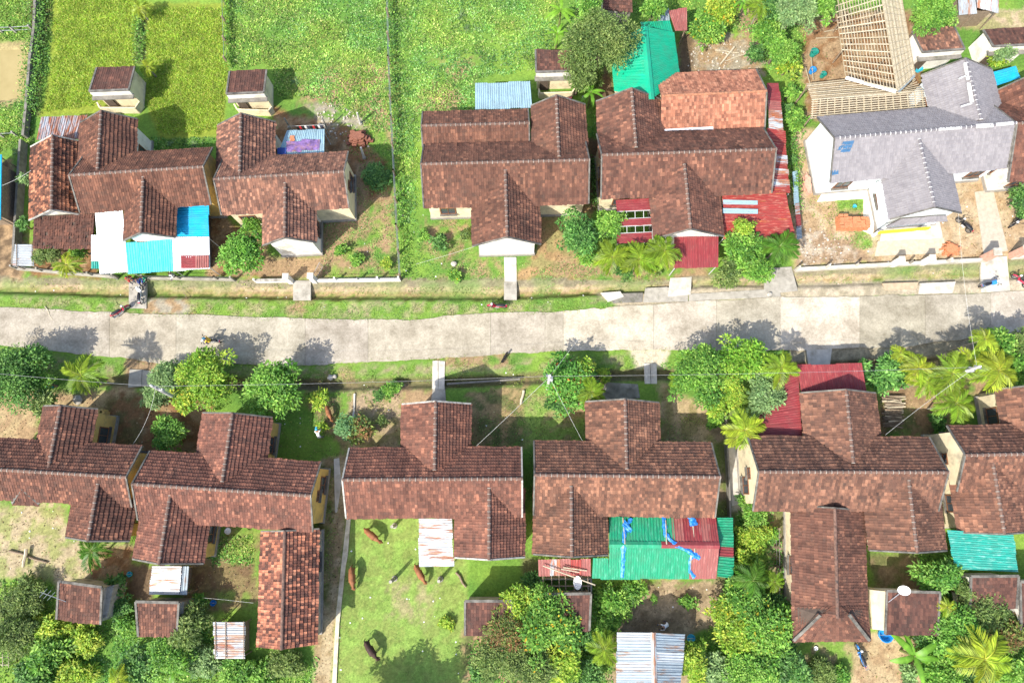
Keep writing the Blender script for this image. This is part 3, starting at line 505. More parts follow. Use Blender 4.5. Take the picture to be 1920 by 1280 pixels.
def opening(root, c, n, w, h, kind, sill=True):
    """a door or window set proud on a wall: c = centre on the wall face, n = outward normal (horizontal)"""
    n = Vector(n).normalized(); s = Vector((-n.y, n.x, 0)); z = Vector((0, 0, 1)); c = Vector(c)
    def slab(m, cc, ww, hh, dd): m.hexa([cc - s * ww / 2 - z * hh / 2 - n * dd / 2, cc + s * ww / 2 - z * hh / 2 - n * dd / 2, cc + s * ww / 2 - z * hh / 2 + n * dd / 2, cc - s * ww / 2 - z * hh / 2 + n * dd / 2], [cc - s * ww / 2 + z * hh / 2 - n * dd / 2, cc + s * ww / 2 + z * hh / 2 - n * dd / 2, cc + s * ww / 2 + z * hh / 2 + n * dd / 2, cc - s * ww / 2 + z * hh / 2 + n * dd / 2])
    m = MB(); b = 0.09
    slab(m, c + s * (w / 2), b, h + b, 0.12); slab(m, c - s * (w / 2), b, h + b, 0.12); slab(m, c + z * (h / 2), w - b, b, 0.12)
    if kind != 'door': slab(m, c - z * (h / 2), w - b, b, 0.12); slab(m, c, 0.05, h - b, 0.1)
    o = m.build('door' if kind == 'door' else 'window', M['frame_brown'], root)
    m = MB(); slab(m, c, w - b, h - b, 0.05); m.build('leaf' if kind == 'door' else 'pane', M['door_brown'] if kind == 'door' else M['glass'], o)
    if kind == 'door': m = MB(); slab(m, c + s * (w * 0.36) + n * 0.06, 0.05, 0.18, 0.07); m.build('handle', M['steel'], o)
    elif sill: m = MB(); slab(m, c - z * (h / 2 + 0.1) + n * 0.08, w + 0.25, 0.08, 0.3); m.build('sill', M['verge'], o)
def gable(root, R0, R1, dA, dB, ze, tile, wall=None, ridge='ridge', mortar='mortar', verge=(True, True), vmat='verge', inset=(0.5, 0.28), wins=None, gwall=(True, True), zb=0.0, hole=None, **kw):
    R0, R1 = Vector(R0), Vector(R1); a = (R1 - R0); a.z = 0; a.normalize(); p = Vector((-a.y, a.x, 0))
    zA = Vector((0, 0, 1)); A0, A1 = R0 + p * dA, R1 + p * dA; B0, B1 = R0 - p * dB, R1 - p * dB
    for q in (A0, A1, B0, B1): q.z = ze
    tiled_slope(root, B0, B1, R0, R1, M[tile], **kw); tiled_slope(root, A1, A0, R1, R0, M[tile], **kw)
    up = Vector((0, 0, 0.045)); ridge_caps(root, R0 + up, R1 + up, M[ridge], M[mortar] if mortar else None)
    for f, R, A, B in ((verge[0], R0, A0, B0), (verge[1], R1, A1, B1)):
        if f: verge_band(root, R, A, M[vmat]); verge_band(root, R, B, M[vmat])
    if wall:
        i, g = inset; zr = R0.z; kA = (zr - ze) / dA; kB = (zr - ze) / dB
        a0 = R0 + a * g + p * (dA - i); a1 = R1 - a * g + p * (dA - i); b0 = R0 + a * g - p * (dB - i); b1 = R1 - a * g - p * (dB - i); r0 = R0 + a * g; r1 = R1 - a * g
        V = []
        for q in (b0, b1, a1, a0): V.append((q.x, q.y, zb))
        for q, k in ((b0, kB), (b1, kB), (a1, kA), (a0, kA)): V.append((q.x, q.y, ze + i * k - 0.14))
        V += [(r0.x, r0.y, zr - 0.14), (r1.x, r1.y, zr - 0.14)]
        F = [(0, 1, 5, 4), (2, 3, 7, 6), (1, 2, 6, 9, 5), (3, 0, 4, 8, 7), (3, 2, 1, 0)]
        w = link('wall', mesh('wall', V, F, M[wall]), root)
        m = MB(); m.hexa([(q.x + s.x, q.y + s.y, zb - 0.02) for q, s in ((b0, (-a - p) * 0.1), (b1, (a - p) * 0.1), (a1, (a + p) * 0.1), (a0, (-a + p) * 0.1))], [(q.x + s.x, q.y + s.y, zb + 0.3) for q, s in ((b0, (-a - p) * 0.1), (b1, (a - p) * 0.1), (a1, (a + p) * 0.1), (a0, (-a + p) * 0.1))]); m.build('plinth', M['plinth'], root)
        for spec in (wins or []):      # (side, fraction along, kind)
            side, fr, kd = spec; W, H, zc = (1.0, 2.1, 1.36) if kd == 'door' else ((1.3, 1.2, 1.75) if kd == 'window' else (0.8, 0.5, 2.7))
            if side == 'A': c = a0.lerp(a1, fr); n = p
            elif side == 'B': c = b0.lerp(b1, fr); n = -p
            elif side == '0': c = b0.lerp(a0, fr); n = -a
            else: c = b1.lerp(a1, fr); n = a
            opening(root, (c.x, c.y, zb + zc), n, W, H, kd)
    return dict(R0=R0, R1=R1, A0=A0, A1=A1, B0=B0, B1=B1, a=a, p=p)
def perp(R0, R1, Q):
    a = (R1 - R0); a.z = 0; a.normalize(); d = Q - R0; return -a.y * d.x + a.x * d.y
PITCH = 0.66
def from_px(R0, R1, A, B, zr, sym=False, pitch=PITCH, par=None):
    """ridge ends and one eave point each side, all in photo pixels -> ridge points, half widths, eave height"""
    W0, W1 = G(*R0, zr), G(*R1, zr)
    if par is not None:    # square the wing to its main roof
        L = (W1 - W0).length; W1 = W0 + par * L * (1 if (W1 - W0).dot(par) > 0 else -1)
    ze = zr - 2.0
    if perp(W0, W1, G(*A, ze)) < 0: A, B = B, A
    for _ in range(5):
        dA, dB = perp(W0, W1, G(*A, ze)), -perp(W0, W1, G(*B, ze)); ze = zr - pitch * (dA + dB) / 2
    if sym: dA = dB = (dA + dB) / 2
    return W0, W1, dA, dB, ze
def house(label, main, wings, tile='tile_brown', wall='wall_yellow', wwall=None, zr=5.55, ridge='ridge', mortar='mortar', vmat='verge', front='N', mw=None, **kw):
    """main = (ridge0, ridge1, north eave pt, south eave pt); wings = [(outer ridge end, inner ridge end, eave pt, eave pt, z drop)]"""
    W0, W1, dA, dB, ze = from_px(*main, zr)
    b_ = random.uniform(.86, 1.08); TINT[0] = (b_ * random.uniform(1.0, 1.08), b_, b_ * random.uniform(.95, 1.02)) if tile != 'tile_grey' else (1, 1, 1)
    c = (W0 + W1) / 2; root = empty('house', label, 'house', (c.x, c.y, 0))
    mw = mw or [('A', .12, 'window'), ('A', .88, 'window'), ('B', .12, 'window'), ('B', .5, 'window'), ('0', .5, 'vent'), ('1', .5, 'vent'), ('0', .3, 'window'), ('1', .7, 'window')]
    gable(root, W0, W1, dA, dB, ze, tile, wall, ridge, mortar, (True, True), vmat, wins=mw, **kw)
    a = (W1 - W0).normalized(); par = Vector((-a.y, a.x, 0))
    for k, w in enumerate(wings):
        z = zr - w[4]; X0, X1, d1, d2, zw = from_px(w[0], w[1], w[2], w[3], z, par=par); t = w[5] if len(w) > 5 else tile
        X1 = X1 + (X1 - X0).normalized() * 0.12
        if len(w) > 6: d1, d2 = (w[6] or d1), (w[7] or d2)
        gable(root, X0, X1, d1, d2, zw, t, wwall or wall, ridge, mortar, (True, False), vmat, wins=[('A', .4, 'window'), ('B', .4, 'window'), ('0', .62, 'door')] if w[0][1] > 640 else [('A', .4, 'window'), ('B', .4, 'window')], **kw)
    return root
def addition(root, R0, R1, A, B, zr, tile, wall='wall_cream', verge=(True, True), ridge='ridge', mortar='mortar', vmat='verge', pitch=PITCH, wins=None, **kw):
    W0, W1, dA, dB, ze = from_px(R0, R1, A, B, zr, pitch=pitch)
    return gable(root, W0, W1, dA, dB, ze, tile, wall, ridge, mortar, verge, vmat, wins=wins or [('A', .3, 'window'), ('B', .6, 'window'), ('0', .5, 'door')], **kw)
def lean_tiles(root, q, z, tile, wall='wall_cream', posts=False, **kw):
    """single slope; q = 4 px corners: eave0, eave1, ridge1, ridge0 (ccw seen from above); z = (eave, ridge)"""
    e0, e1, r1, r0 = G(*q[0], z[0]), G(*q[1], z[0]), G(*q[2], z[1]), G(*q[3], z[1])
    tiled_slope(root, e0, e1, r0, r1, M[tile], **kw)
    c = (e0 + e1 + r0 + r1) / 4
    if wall:
        V = []; ins = lambda p: Vector((p.x + (c.x - p.x) * 0.1, p.y + (c.y - p.y) * 0.1, 0)); k = [ins(p) for p in (e0, e1, r1, r0)]
        zt = [z[0] + (z[1] - z[0]) * t - 0.13 for t in (0.1, 0.1, 0.9, 0.9)]
        link('wall', mesh('wall', [(p.x, p.y, -0.02) for p in k] + [(p.x, p.y, h) for p, h in zip(k, zt)], [(0, 1, 5, 4), (1, 2, 6, 5), (2, 3, 7, 6), (3, 0, 4, 7)], M[wall]), root)
    return e0, e1, r1, r0
def corr(p00, p10, p01, p11, pitch=0.2, amp=0.022, lift=0.0, over=0.0):
    """one corrugated sheet: ribs run p00->p01, profile across p00->p10"""
    a, b, c, d = [np.array(v, float) for v in (p00, p10, p01, p11)]; wid = np.linalg.norm(b - a); L = np.linalg.norm(c - a)
    n = max(2, int(round(wid / pitch))); nrm = np.cross(b - a, c - a); nrm /= np.linalg.norm(nrm)
    if nrm[2] < 0: nrm = -nrm
    t = []; h = []
    for i in range(n):
        for f, hh in ((0.0, 0), (0.55, 0), (0.68, 1), (0.87, 1)): t.append((i + f) / n); h.append(hh)
    t.append(1.0); h.append(0); t = np.array(t); h = np.array(h) * amp * 2 + lift
    rows = [0, 0.33, 0.66, 1.0]; V = []; uv = []
    for r in rows:
        s0 = a + (c - a) * r; s1 = b + (d - b) * r; sag = RNG.normal(0, 0.006)
        V.append(s0 + (s1 - s0) * t[:, None] + nrm * (h + sag)[:, None]); uv.append(np.stack([t * wid, np.full(len(t), r * L)], 1))
    V = np.concatenate(V); uv = np.concatenate(uv); m = len(t)
    i = (np.arange(len(rows) - 1)[:, None] * m + np.arange(m - 1)[None]).ravel(); F = np.stack([i, i + 1, i + m + 1, i + m], 1)
    return V, F, uv
def metal_slope(root, q, zs, mats, ribs='v', w=1.0, name='roof_sheet', thick=True, cuts=None):
    """q = 4 px corners p00,p10,p11,p01 with heights zs; ribs 'v': along p00->p01 and sheets split across p00->p10 ('u' the other way); mats = one material or list per sheet"""
    p = [G(*q[i], zs[i]) for i in range(4)]
    if ribs == 'u': p = [p[1], p[2], p[3], p[0]]
    p00, p10, p11, p01 = p; wid = ((p10 - p00).length + (p11 - p01).length) / 2
    n = len(mats) if isinstance(mats, list) else max(1, int(round(wid / w)))
    for k in range(n):
        t0, t1 = (cuts[k], cuts[k + 1]) if cuts else (k / n, (k + 1) / n); t1b = min(1, t1 + 0.02)
        j = [random.uniform(-0.05, 0.05) for _ in range(2)]
        d0 = (p01 - p00).normalized(); a0 = p00.lerp(p10, t0) - d0 * j[0]; a1 = p00.lerp(p10, t1b) - d0 * j[0]; b0 = p01.lerp(p11, t0) + d0 * j[1]; b1 = p01.lerp(p11, t1b) + d0 * j[1]
        V, F, uv = corr(a0, a1, b0, b1, lift=0.012 * (k % 2))
        link(name, mesh(name, V, F, S[mats[k] if isinstance(mats, list) else mats], uv=uv, smooth=False), root)
    return p00, p10, p11, p01
def posts(root, pts, z, mat='wood', r=0.05, base=0.0, name='post'):
    for x, y in pts:
        t = G(x, y, z); m = MB(); m.tube([(t.x, t.y, base - 0.05), (t.x, t.y, z)], r, 6); m.build(name, M[mat], root)
def purlins(root, pairs, mat='wood', r=0.045, name='purlin'):
    for (x0, y0, z0), (x1, y1, z1) in pairs:
        m = MB(); m.tube([G(x0, y0, z0 - 0.08), G(x1, y1, z1 - 0.08)], r, 6); m.build(name, M[mat], root)

# ---------------------------------------------------------------- upper row
T1 = house('brown tiled house wearing white, cyan and blue metal awnings', ((130, 329), (381, 313), (389, 278), (389, 384)),
           [((190, 208), (186, 322), (152, 224), (258, 224), 0.3), ((264, 437), (265, 336), (232, 452), (329, 445), 0.35)], 'tile_brown', 'wall_yellow', 'wall_white')
addition(T1, (99, 254), (97, 394), (57, 330), (150, 330), 4.3, 'tile_mottle', 'wall_white', (True, True), vmat='verge_pale')
lean_tiles(T1, [(62, 466), (173, 466), (178, 401), (64, 406)], (2.3, 3.0), 'tile_dark', None, skip=0.02, jit=3.0)
metal_slope(T1, [(68, 263), (152, 262), (165, 216), (77, 220)], (2.9, 2.9, 2.5, 2.5), 'rusty', 'v', 0.6)
metal_slope(T1, [(178, 397), (231, 395), (241, 511), (187, 513)], (3.1, 3.1, 2.5, 2.5), 'white', 'v', 1.1)
metal_slope(T1, [(171, 440), (184, 440), (188, 490), (171, 490)], (2.7, 2.7, 2.5, 2.5), 'white', 'v', 1.1); metal_slope(T1, [(171, 489), (187, 489), (188, 503), (171, 503)], (2.42, 2.42, 2.38, 2.38), 'teal', 'v', 1.1)
metal_slope(T1, [(233, 456), (322, 449), (325, 508), (240, 513)], (2.85, 2.85, 2.5, 2.5), 'cyan', 'v', 1.05)
metal_slope(T1, [(331, 443), (331, 387), (391, 384), (393, 443)], (2.9, 3.0, 3.0, 2.9), 'blue', 'v', 1.05)
metal_slope(T1, [(321, 445), (393, 444), (394, 504), (325, 508)], (2.83, 2.83, 2.5, 2.5), 'white', 'v', 1.05)
metal_slope(T1, [(340, 503), (340, 479), (366, 479), (366, 503)], (2.62, 2.7, 2.7, 2.62), 'red', 'v', 1.2); metal_slope(T1, [(366, 479), (392, 478), (392, 502), (366, 503)], (2.74, 2.74, 2.64, 2.64), 'red_pale', 'v', 1.2)
posts(T1, [(190, 508), (243, 508), (322, 503), (391, 500), (392, 447), (176, 470)], 2.48, 'metal_pole', 0.04)
posts(T1, [(66, 460), (120, 462), (170, 462)], 2.3, 'wood', 0.06); purlins(T1, [((64, 464, 2.3), (172, 464, 2.3)), ((190, 509, 2.5), (324, 506, 2.5))])
for k in range(6):   # plank side screen
    y0 = 388 + k * 19; m = MB(); a = G(395 + k * 0.6, y0, 0); b = G(396 + k * 0.6, y0 + 19, 0)
    m.hexa([(a.x, b.y + .02, 0), (a.x + .06, b.y + .02, 0), (a.x + .06, a.y - .02, 0), (a.x, a.y - .02, 0)], [(a.x, b.y + .02, 2.2), (a.x + .06, b.y + .02, 2.2), (a.x + .06, a.y - .02, 2.2), (a.x, a.y - .02, 2.2)]); m.build('plank', M['wood_dark'], T1)

T2 = house('patchy orange-brown tiled house beside the brick stack', ((401, 336), (645, 322), (649, 285), (655, 390)),
           [((452, 213), (452, 327), (409, 232), (517, 222), 0.3), ((534, 446), (533, 338), (493, 459), (593, 452), 0.4)], 'tile_patch', 'wall_cream', 'wall_white')
p = metal_slope(T2, [(520, 291), (608, 287), (609, 242), (538, 245)], (2.8, 2.8, 2.5, 2.5), 'zinc_blue', 'v', 0.9); posts(T2, [(541, 247), (606, 245)], 2.5, 'metal_pole', 0.05)
T3 = house('brown tiled house with a tiled rear annexe beside the overgrown field', ((789, 308), (1105, 300), (1098, 264), (793, 390)),
           [((1043, 179), (1045, 291), (996, 201), (1097, 193), 0.3), ((951, 445), (946, 323), (886, 459), (1014, 454), 0.35)], 'tile_brown', 'wall_cream', 'wall_white')
addition(T3, (790, 236), (992, 231), (890, 208), (890, 274), 4.1, 'tile_brown', 'wall_cream', vmat='verge', pitch=0.5)
m = MB(); m.beam(G(803, 277, 3.2), G(1000, 271, 3.2), 0.22, 0.12); m.build('gutter', M['verge_pale'], T3)
metal_slope(T3, [(891, 206), (998, 202), (994, 153), (891, 157)], (3.0, 3.0, 2.6, 2.6), 'zinc_blue', 'v', 1.0); posts(T3, [(894, 160), (990, 157)], 2.6, 'wood', 0.05)
T4 = house('brown tiled house with dark red metal porches on three sides', ((1128, 291), (1455, 280), (1440, 241), (1127, 373)),
           [((1184, 166), (1188, 274), (1117, 184), (1238, 175), 0.3), ((1295, 430), (1289, 312), (1225, 443), (1356, 436), 0.35)], 'tile_brown', 'wall_cream', 'wall_white')
addition(T4, (1240, 180), (1437, 171), (1430, 131), (1434, 243), 4.5, 'tile_orange', 'wall_cream', (False, True), 'ridge_orange', None, pitch=0.5)
m = MB(); m.beam(G(1244, 246, 3.3), G(1337, 241, 3.3), 0.3, 0.1); m.build('flashing', M['white_paint'], T4)
for ya, yb_, za, zb_ in ((374, 397, 3.0, 2.85), (411, 425, 2.76, 2.68), (438, 457, 2.6, 2.5)):
    metal_slope(T4, [(1157, yb_), (1155, ya + 1), (1222, ya - 3), (1224, yb_ - 3)], (zb_, za, za, zb_), 'red', 'v', 1.6)
for k in range(5):
    x = 1158 + k * 16; m = MB(); m.beam(G(x, 375, 2.93), G(x + 2, 456, 2.43), 0.05); m.build('rafter', M['metal_pole'], T4)
for ya, z in ((397, 2.84), (411, 2.75), (425, 2.66), (438, 2.58)): m = MB(); m.beam(G(1157, ya, z), G(1223, ya - 3, z), 0.06); m.build('purlin', M['metal_pole'], T4)
posts(T4, [(1159, 454), (1222, 452)], 2.4, 'metal_pole', 0.05)
metal_slope(T4, [(1264, 444), (1347, 443), (1347, 501), (1264, 503)], (2.8, 2.8, 2.4, 2.4), 'red', 'v', 1.0); posts(T4, [(1267, 500), (1344, 498)], 2.4, 'metal_pole', 0.05)
metal_slope(T4, [(1264, 443), (1250, 437), (1347, 437), (1347, 443)], (2.84, 2.88, 2.88, 2.84), ['zinc_white'], 'u')
metal_slope(T4, [(1356, 448), (1354, 366), (1474, 361), (1492, 449)], (2.4, 2.95, 2.95, 2.4), ['rust_red'] * 5, 'v')
for ya, yb_ in ((374, 383), (390, 400)): metal_slope(T4, [(1355, yb_), (1355, ya), (1421, ya + 2), (1421, yb_ + 1)], (2.89, 2.94, 2.94, 2.89), ['zinc_blue'], 'v')
metal_slope(T4, [(1449, 362), (1438, 240), (1472, 246), (1481, 362)], (2.97, 3.0, 2.7, 2.8), ['rust_red', 'zinc_rust', 'rust_red', 'zinc_rust', 'rust_red', 'rusty', 'rust_red', 'rust_red'], 'v', cuts=[0, .1, .19, .28, .36, .46, .58, .8, 1])
metal_slope(T4, [(1441, 242), (1438, 156), (1460, 156), (1470, 246)], (2.95, 2.95, 2.7, 2.7), ['zinc_rust', 'rusty', 'red_pale', 'red', 'red'], 'v')
posts(T4, [(1358, 445), (1425, 446), (1489, 446), (1478, 364), (1470, 250), (1459, 160)], 2.4, 'metal_pole', 0.05)
T5 = house('house with new mauve-grey roof tiles and blue replacement tiles', ((1564, 259), (1904, 231), (1734, 204), (1553, 343)),
           [((1810, 110), (1826, 222), (1726, 137), (1858, 128), 0.25), ((1753, 389), (1732, 264), (1668, 409), (1802, 399), 0.35)], 'tile_grey', 'wall_pale', 'wall_pale', ridge='ridge_grey', mortar='mortar_white', vmat='verge', mw=[('B', .12, 'window'), ('B', .92, 'window'), ('A', .3, 'window')])
def blue_tiles(a, b, c, d): V, F, uv = tiles(G(*a), G(*b), G(*d), G(*c), th=0.07); return V, F, uv
def on_south(px, py, lift=0.0):     # point on the south slope of the grey roof under a pixel
    zr = 5.55; lo, hi = 2.5, 5.6
    for _ in range(30):
        z = (lo + hi) / 2; w = G(px, py, z); W0, W1 = G(1564, 259, zr), G(1904, 231, zr); a = (W1 - W0).normalized(); pr = Vector((-a.y, a.x, 0)); dd = (w - W0).dot(-pr)
        if zr - PITCH * dd > z: lo = z
        else: hi = z
    return G(px, py, z) + Vector((0, 0, lift))
for a, b, c, d in (((1575, 285), (1593, 283), (1602, 262), (1588, 263)), ((1556, 328), (1571, 326), (1571, 318), (1556, 320)), ((1569, 281), (1576, 280), (1590, 263), (1582, 264))):
    V, F, uv = tiles(on_south(*a, .03), on_south(*b, .03), on_south(*d, .03), on_south(*c, .03)); link('replacement_tiles', mesh('replacement_tiles', V, F, M['tile_blue'], uv=uv), T5, kind='stuff')
# low canopies round the front wing
lean_tiles(T5, [(1662, 424), (1776, 414), (1774, 404), (1690, 410)], (2.5, 2.85), 'tile_grey', None)
m = MB(); m.hexa([G(1640, 343, 2.5), G(1652, 424, 2.5), G(1668, 412, 2.5), G(1656, 338, 2.5)], [G(1640, 343, 2.62), G(1652, 424, 2.62), G(1668, 412, 2.62), G(1656, 338, 2.62)]); m.build('canopy', M['wall_pale'], T5)
m = MB(); m.beam(G(1648, 436, 2.1), G(1742, 428, 2.1), 0.12, 0.5); m.build('fascia', M['yellow'], T5); posts(T5, [(1664, 423), (1745, 417)], 2.4, 'wall_pale', 0.14, name='column')
for a, b, w_ in (((1760, 243), (1800, 240), .2), ((1830, 237), (1862, 235), .34), ((1868, 234), (1900, 231), .26)): m = MB(); m.beam(G(*a, 5.64), G(*b, 5.64), w_, 0.1); m.build('ridge_mortar_band', M['mortar_white'], T5)
for a, b, w_ in (((1809, 118), (1815, 150), .24), ((1816, 156), (1822, 192), .3), ((1798, 148), (1812, 142), .12), ((1802, 200), (1822, 194), .12)): m = MB(); m.beam(G(*a, 5.42), G(*b, 5.42), w_, 0.1); m.build('ridge_mortar_band', M['mortar_white'], T5)
T6 = house('brown tiled house behind the blue tarpaulin, next to the mauve-grey roof', ((1906, 232), (2230, 205), (1870, 195), (1889, 342)),
           [((1942, 137), (1952, 226), (1866, 163), (2018, 150), 0.3)], 'tile_brown', 'wall_white', 'wall_white')
# ---------------------------------------------------------------- lower row
B1 = house('brown tiled house with a small gablet on its back slope', ((-70, 876), (237, 894), (255, 836), (249, 950)),
           [((114, 760), (101, 874), (82, 766), (184, 769), 0.3), ((165, 1014), (180, 899), (121, 1021), (242, 1023), 0.45)], 'tile_brown', 'wall_yellow')
B2 = house('brown tiled house with a long mottled orange annexe behind it', ((248, 907), (583, 929), (601, 866), (589, 996)),
           [((436, 774), (422, 899), (381, 776), (511, 782), 0.25), ((298, 1057), (317, 932), (249, 1052), (381, 1061), 0.5)], 'tile_brown', 'wall_yellow')
addition(B2, (534, 995), (528, 1217), (487, 1100), (597, 1100), 4.2, 'tile_mottle', 'wall_grey', (True, False), mortar=None, pitch=0.55)
B3 = house('brown tiled house overlooking the cattle lawn, with a rusty white rear awning', ((642, 899), (979, 897), (977, 838), (650, 971)),
           [((817, 752), (815, 877), (754, 761), (883, 759), 0.25), ((917, 1049), (917, 918), (853, 1050), (984, 1049), 0.45)], 'tile_brown', 'wall_cream', vmat='verge_pale')
metal_slope(B3, [(784, 972), (847, 972), (851, 1061), (787, 1062)], (3.2, 3.2, 2.6, 2.6), ['zinc_rust'] * 5, 'u'); posts(B3, [(789, 1059), (848, 1058)], 2.6, 'metal_pole', 0.05)
B4 = house('orange-brown tiled house with a green and red metal rear roof', ((1002, 890), (1350, 894), (1170, 828), (1240, 968)),
           [((1172, 748), (1175, 875), (1098, 752), (1235, 752), 0.25), ((1072, 1044), (1071, 915), (1000, 1045), (1139, 1042), 0.45)], 'tile_patch', 'wall_cream')
B5 = house('orange-brown tiled house beside the dark red metal carport', ((1422, 884), (1778, 885), (1600, 819), (1500, 957)),
           [((1586, 730), (1594, 864), (1501, 738), (1641, 736), 0.25), ((1719, 1036), (1708, 904), (1630, 1035), (1775, 1035), 0.45)], 'tile_patch', 'wall_cream')
g5 = addition(B5, (1565, 952), (1570, 1158), (1485, 1080), (1624, 1080), 4.6, 'tile_brown', 'wall_cream', (True, False), mortar=None)
lean_tiles(B5, [(1488, 1201), (1630, 1201), (1597, 1150), (1533, 1150)], (2.74, 4.2), 'tile_brown', None)
tiled_slope(B5, G(1485, 1136, 2.75), G(1488, 1201, 2.74), G(1568, 1136, 4.58), G(1536, 1153, 4.12), M['tile_brown']); tiled_slope(B5, G(1631, 1201, 2.74), G(1626, 1136, 2.75), G(1594, 1153, 4.12), G(1571, 1136, 4.58), M['tile_brown'])
for a, b in (((1488, 1200), (1538, 1152)), ((1630, 1200), (1592, 1152))): m = MB(); m.beam(G(*a, 2.85), G(*b, 4.25), 0.22, 0.12); m.build('hip', M['verge'], B5)
metal_slope(B5, [(1494, 684), (1616, 681), (1626, 740), (1503, 742)], (3.3, 3.3, 2.9, 2.9), 'red', 'v', 1.1)
metal_slope(B5, [(1503, 822), (1497, 690), (1440, 720), (1412, 822)], (2.9, 2.9, 2.6, 2.6), 'red', 'v', 1.1); posts(B5, [(1497, 688), (1612, 685), (1445, 725), (1420, 815)], 2.6, 'metal_pole', 0.05)
B6 = house('brown tiled house with cream side walls and a teal rear awning', ((1809, 853), (2150, 846), (1780, 798), (1787, 921)),
           [((1938, 722), (1945, 838), (1866, 731), (2010, 726), 0.25), ((1883, 1001), (1868, 869), (1796, 1000), (1968, 1000), 0.45)], 'tile_patch', 'wall_cream')
metal_slope(B6, [(1775, 993), (1900, 1002), (1909, 1072), (1790, 1066)], (3.1, 3.1, 2.5, 2.5), ['teal'] * 6, 'u'); posts(B6, [(1794, 1064), (1904, 1068)], 2.5, 'metal_pole', 0.05)
# gablet trim on B1
m = MB(); m.beam(G(23, 943, 3.9), G(41, 915, 4.6), 0.2, 0.12); m.beam(G(41, 915, 4.6), G(74, 944, 3.9), 0.2, 0.12); m.build('gablet_trim', M['verge'], B1)
lean_tiles(B1, [(23, 946), (74, 947), (45, 912), (38, 912)], (3.75, 4.55), 'tile_brown', None)
TINT[0] = (1, 1, 1)
# ================================================================ OUTHOUSES, SHEDS, FRAMES
def outhouse(label, q, z=(2.35, 2.75), tile='tile_dark', wall='wall_cream', annex=None, amat='wall_grey', pen=None, name='outhouse', band=None):
    """q: e0,e1,r1,r0 px corners of the tiled slope"""
    c = G(sum(p[0] for p in q) / 4, sum(p[1] for p in q) / 4, 0); r = empty(name, label, 'outhouse', (c.x, c.y, 0))
    e0, e1, r1, r0 = lean_tiles(r, q, z, tile, wall)
    verge_band(r, e0, r0, M['verge'], 0.16, 0.1); verge_band(r, e1, r1, M['verge'], 0.16, 0.1); verge_band(r, r0, r1, M['verge'], 0.2, 0.12)
    if band:   # parapet wall and ledge under the high edge
        a, b = r0, r1; n = Vector((0, -1, 0)) if band == 'S' else Vector((0, 1, 0))
        m = MB(); m.beam(a + Vector((0, 0, -0.32)) + n * 0.02, b + Vector((0, 0, -0.32)) + n * 0.02, 0.16, 0.5); m.build('parapet', M['wall_white'], r)
        m = MB(); m.beam(a + Vector((0.1, 0, -0.64)) + n * 0.22, b + Vector((-0.1, 0, -0.64)) + n * 0.22, 0.5, 0.09); m.build('ledge', M['concrete_dark'], r)
        cx, cy = (a.x + b.x) / 2, (a.y + b.y) / 2
        m = MB(); m.box((cx + 0.55 * (b.x - a.x) / 2, cy + n.y * 0.0, 1.0), (0.8, 0.1, 1.9)); m.build('doorway', M['wood_dark'], r)
    if annex:
        k = [G(x, y, annex[1]) for x, y in annex[0]]; m = MB(); m.hexa([(p.x, p.y, -0.02) for p in k], [(p.x, p.y, annex[1]) for p in k]); m.build('annexe', M[amat], r)
    if pen:
        for a, b in zip(pen, pen[1:]):
            A, B_ = G(*a, 0.45), G(*b, 0.45); m = MB(); m.beam(A, B_, 0.12, 0.94); m.build('low_wall', M['wall_cream'], r)
    return r
def rev(q): return q
outhouse('white-banded tiled outhouse between the two rice plots', [(253, 126), (182, 128), (168, 172), (242, 169)], (2.3, 2.9), 'tile_dark', 'wall_cream', band='S', pen=[(187, 197), (192, 207), (258, 207), (266, 195)])
outhouse('tiled outhouse with a cream band behind the patchy orange house', [(500, 132), (431, 135), (425, 177), (495, 174)], (2.3, 2.9), 'tile_dark', 'wall_cream', band='S', pen=[(442, 200), (448, 210), (506, 212), (512, 205)])
outhouse('tiled outhouse half under the feathery olive tree', [(1078, 96), (1004, 94), (1005, 136), (1080, 134)], (2.3, 2.9), 'tile_dark', 'wall_cream', band='S', pen=[(1010, 172), (1012, 180), (1072, 178), (1078, 168)])
outhouse('white-walled tiled outhouse under the bright green tree beside the bamboo frame', [(1788, 50), (1710, 60), (1729, 99), (1808, 93)], (2.4, 2.9), 'tile_patch', 'wall_white', band='S')
outhouse('white-walled tiled outhouse with a bush leaning over it', [(1925, 52), (1843, 57), (1862, 88), (1940, 84)], (2.4, 2.9), 'tile_dark', 'wall_white', band='S')
outhouse('tiled outhouse with a grey concrete side annexe and an antenna pole', [(107, 1160), (189, 1170), (192, 1100), (111, 1089)], (2.3, 2.9), 'tile_brown', 'wall_grey', annex=([(190, 1158), (200, 1158), (214, 1096), (194, 1101)], 1.9), amat='wall_grey')
outhouse('small tiled outhouse behind the whitish rusted sheet roof', [(260, 1192), (332, 1191), (336, 1129), (255, 1127)], (2.3, 2.9), 'tile_brown', 'wall_grey', annex=([(334, 1150), (344, 1150), (344, 1128), (336, 1128)], 2.0), amat='wall_grey')
outhouse('tiled outhouse at the corner of the cattle lawn', [(872, 1190), (958, 1190), (960, 1126), (872, 1126)], (2.3, 2.9), 'tile_dark', 'wall_grey')
outhouse('tiled outhouse between the fruit tree and the rusty pen', [(1034, 1180), (1105, 1181), (1108, 1112), (1022, 1113)], (2.3, 2.9), 'tile_dark', 'wall_grey')
ob5 = outhouse('tiled outhouse with a cream flat annexe carrying a satellite dish', [(1659, 1188), (1757, 1190), (1762, 1110), (1662, 1107)], (2.3, 2.9), 'tile_dark', 'wall_white', annex=([(1636, 1179), (1658, 1181), (1660, 1108), (1631, 1105)], 2.3), amat='wall_cream')
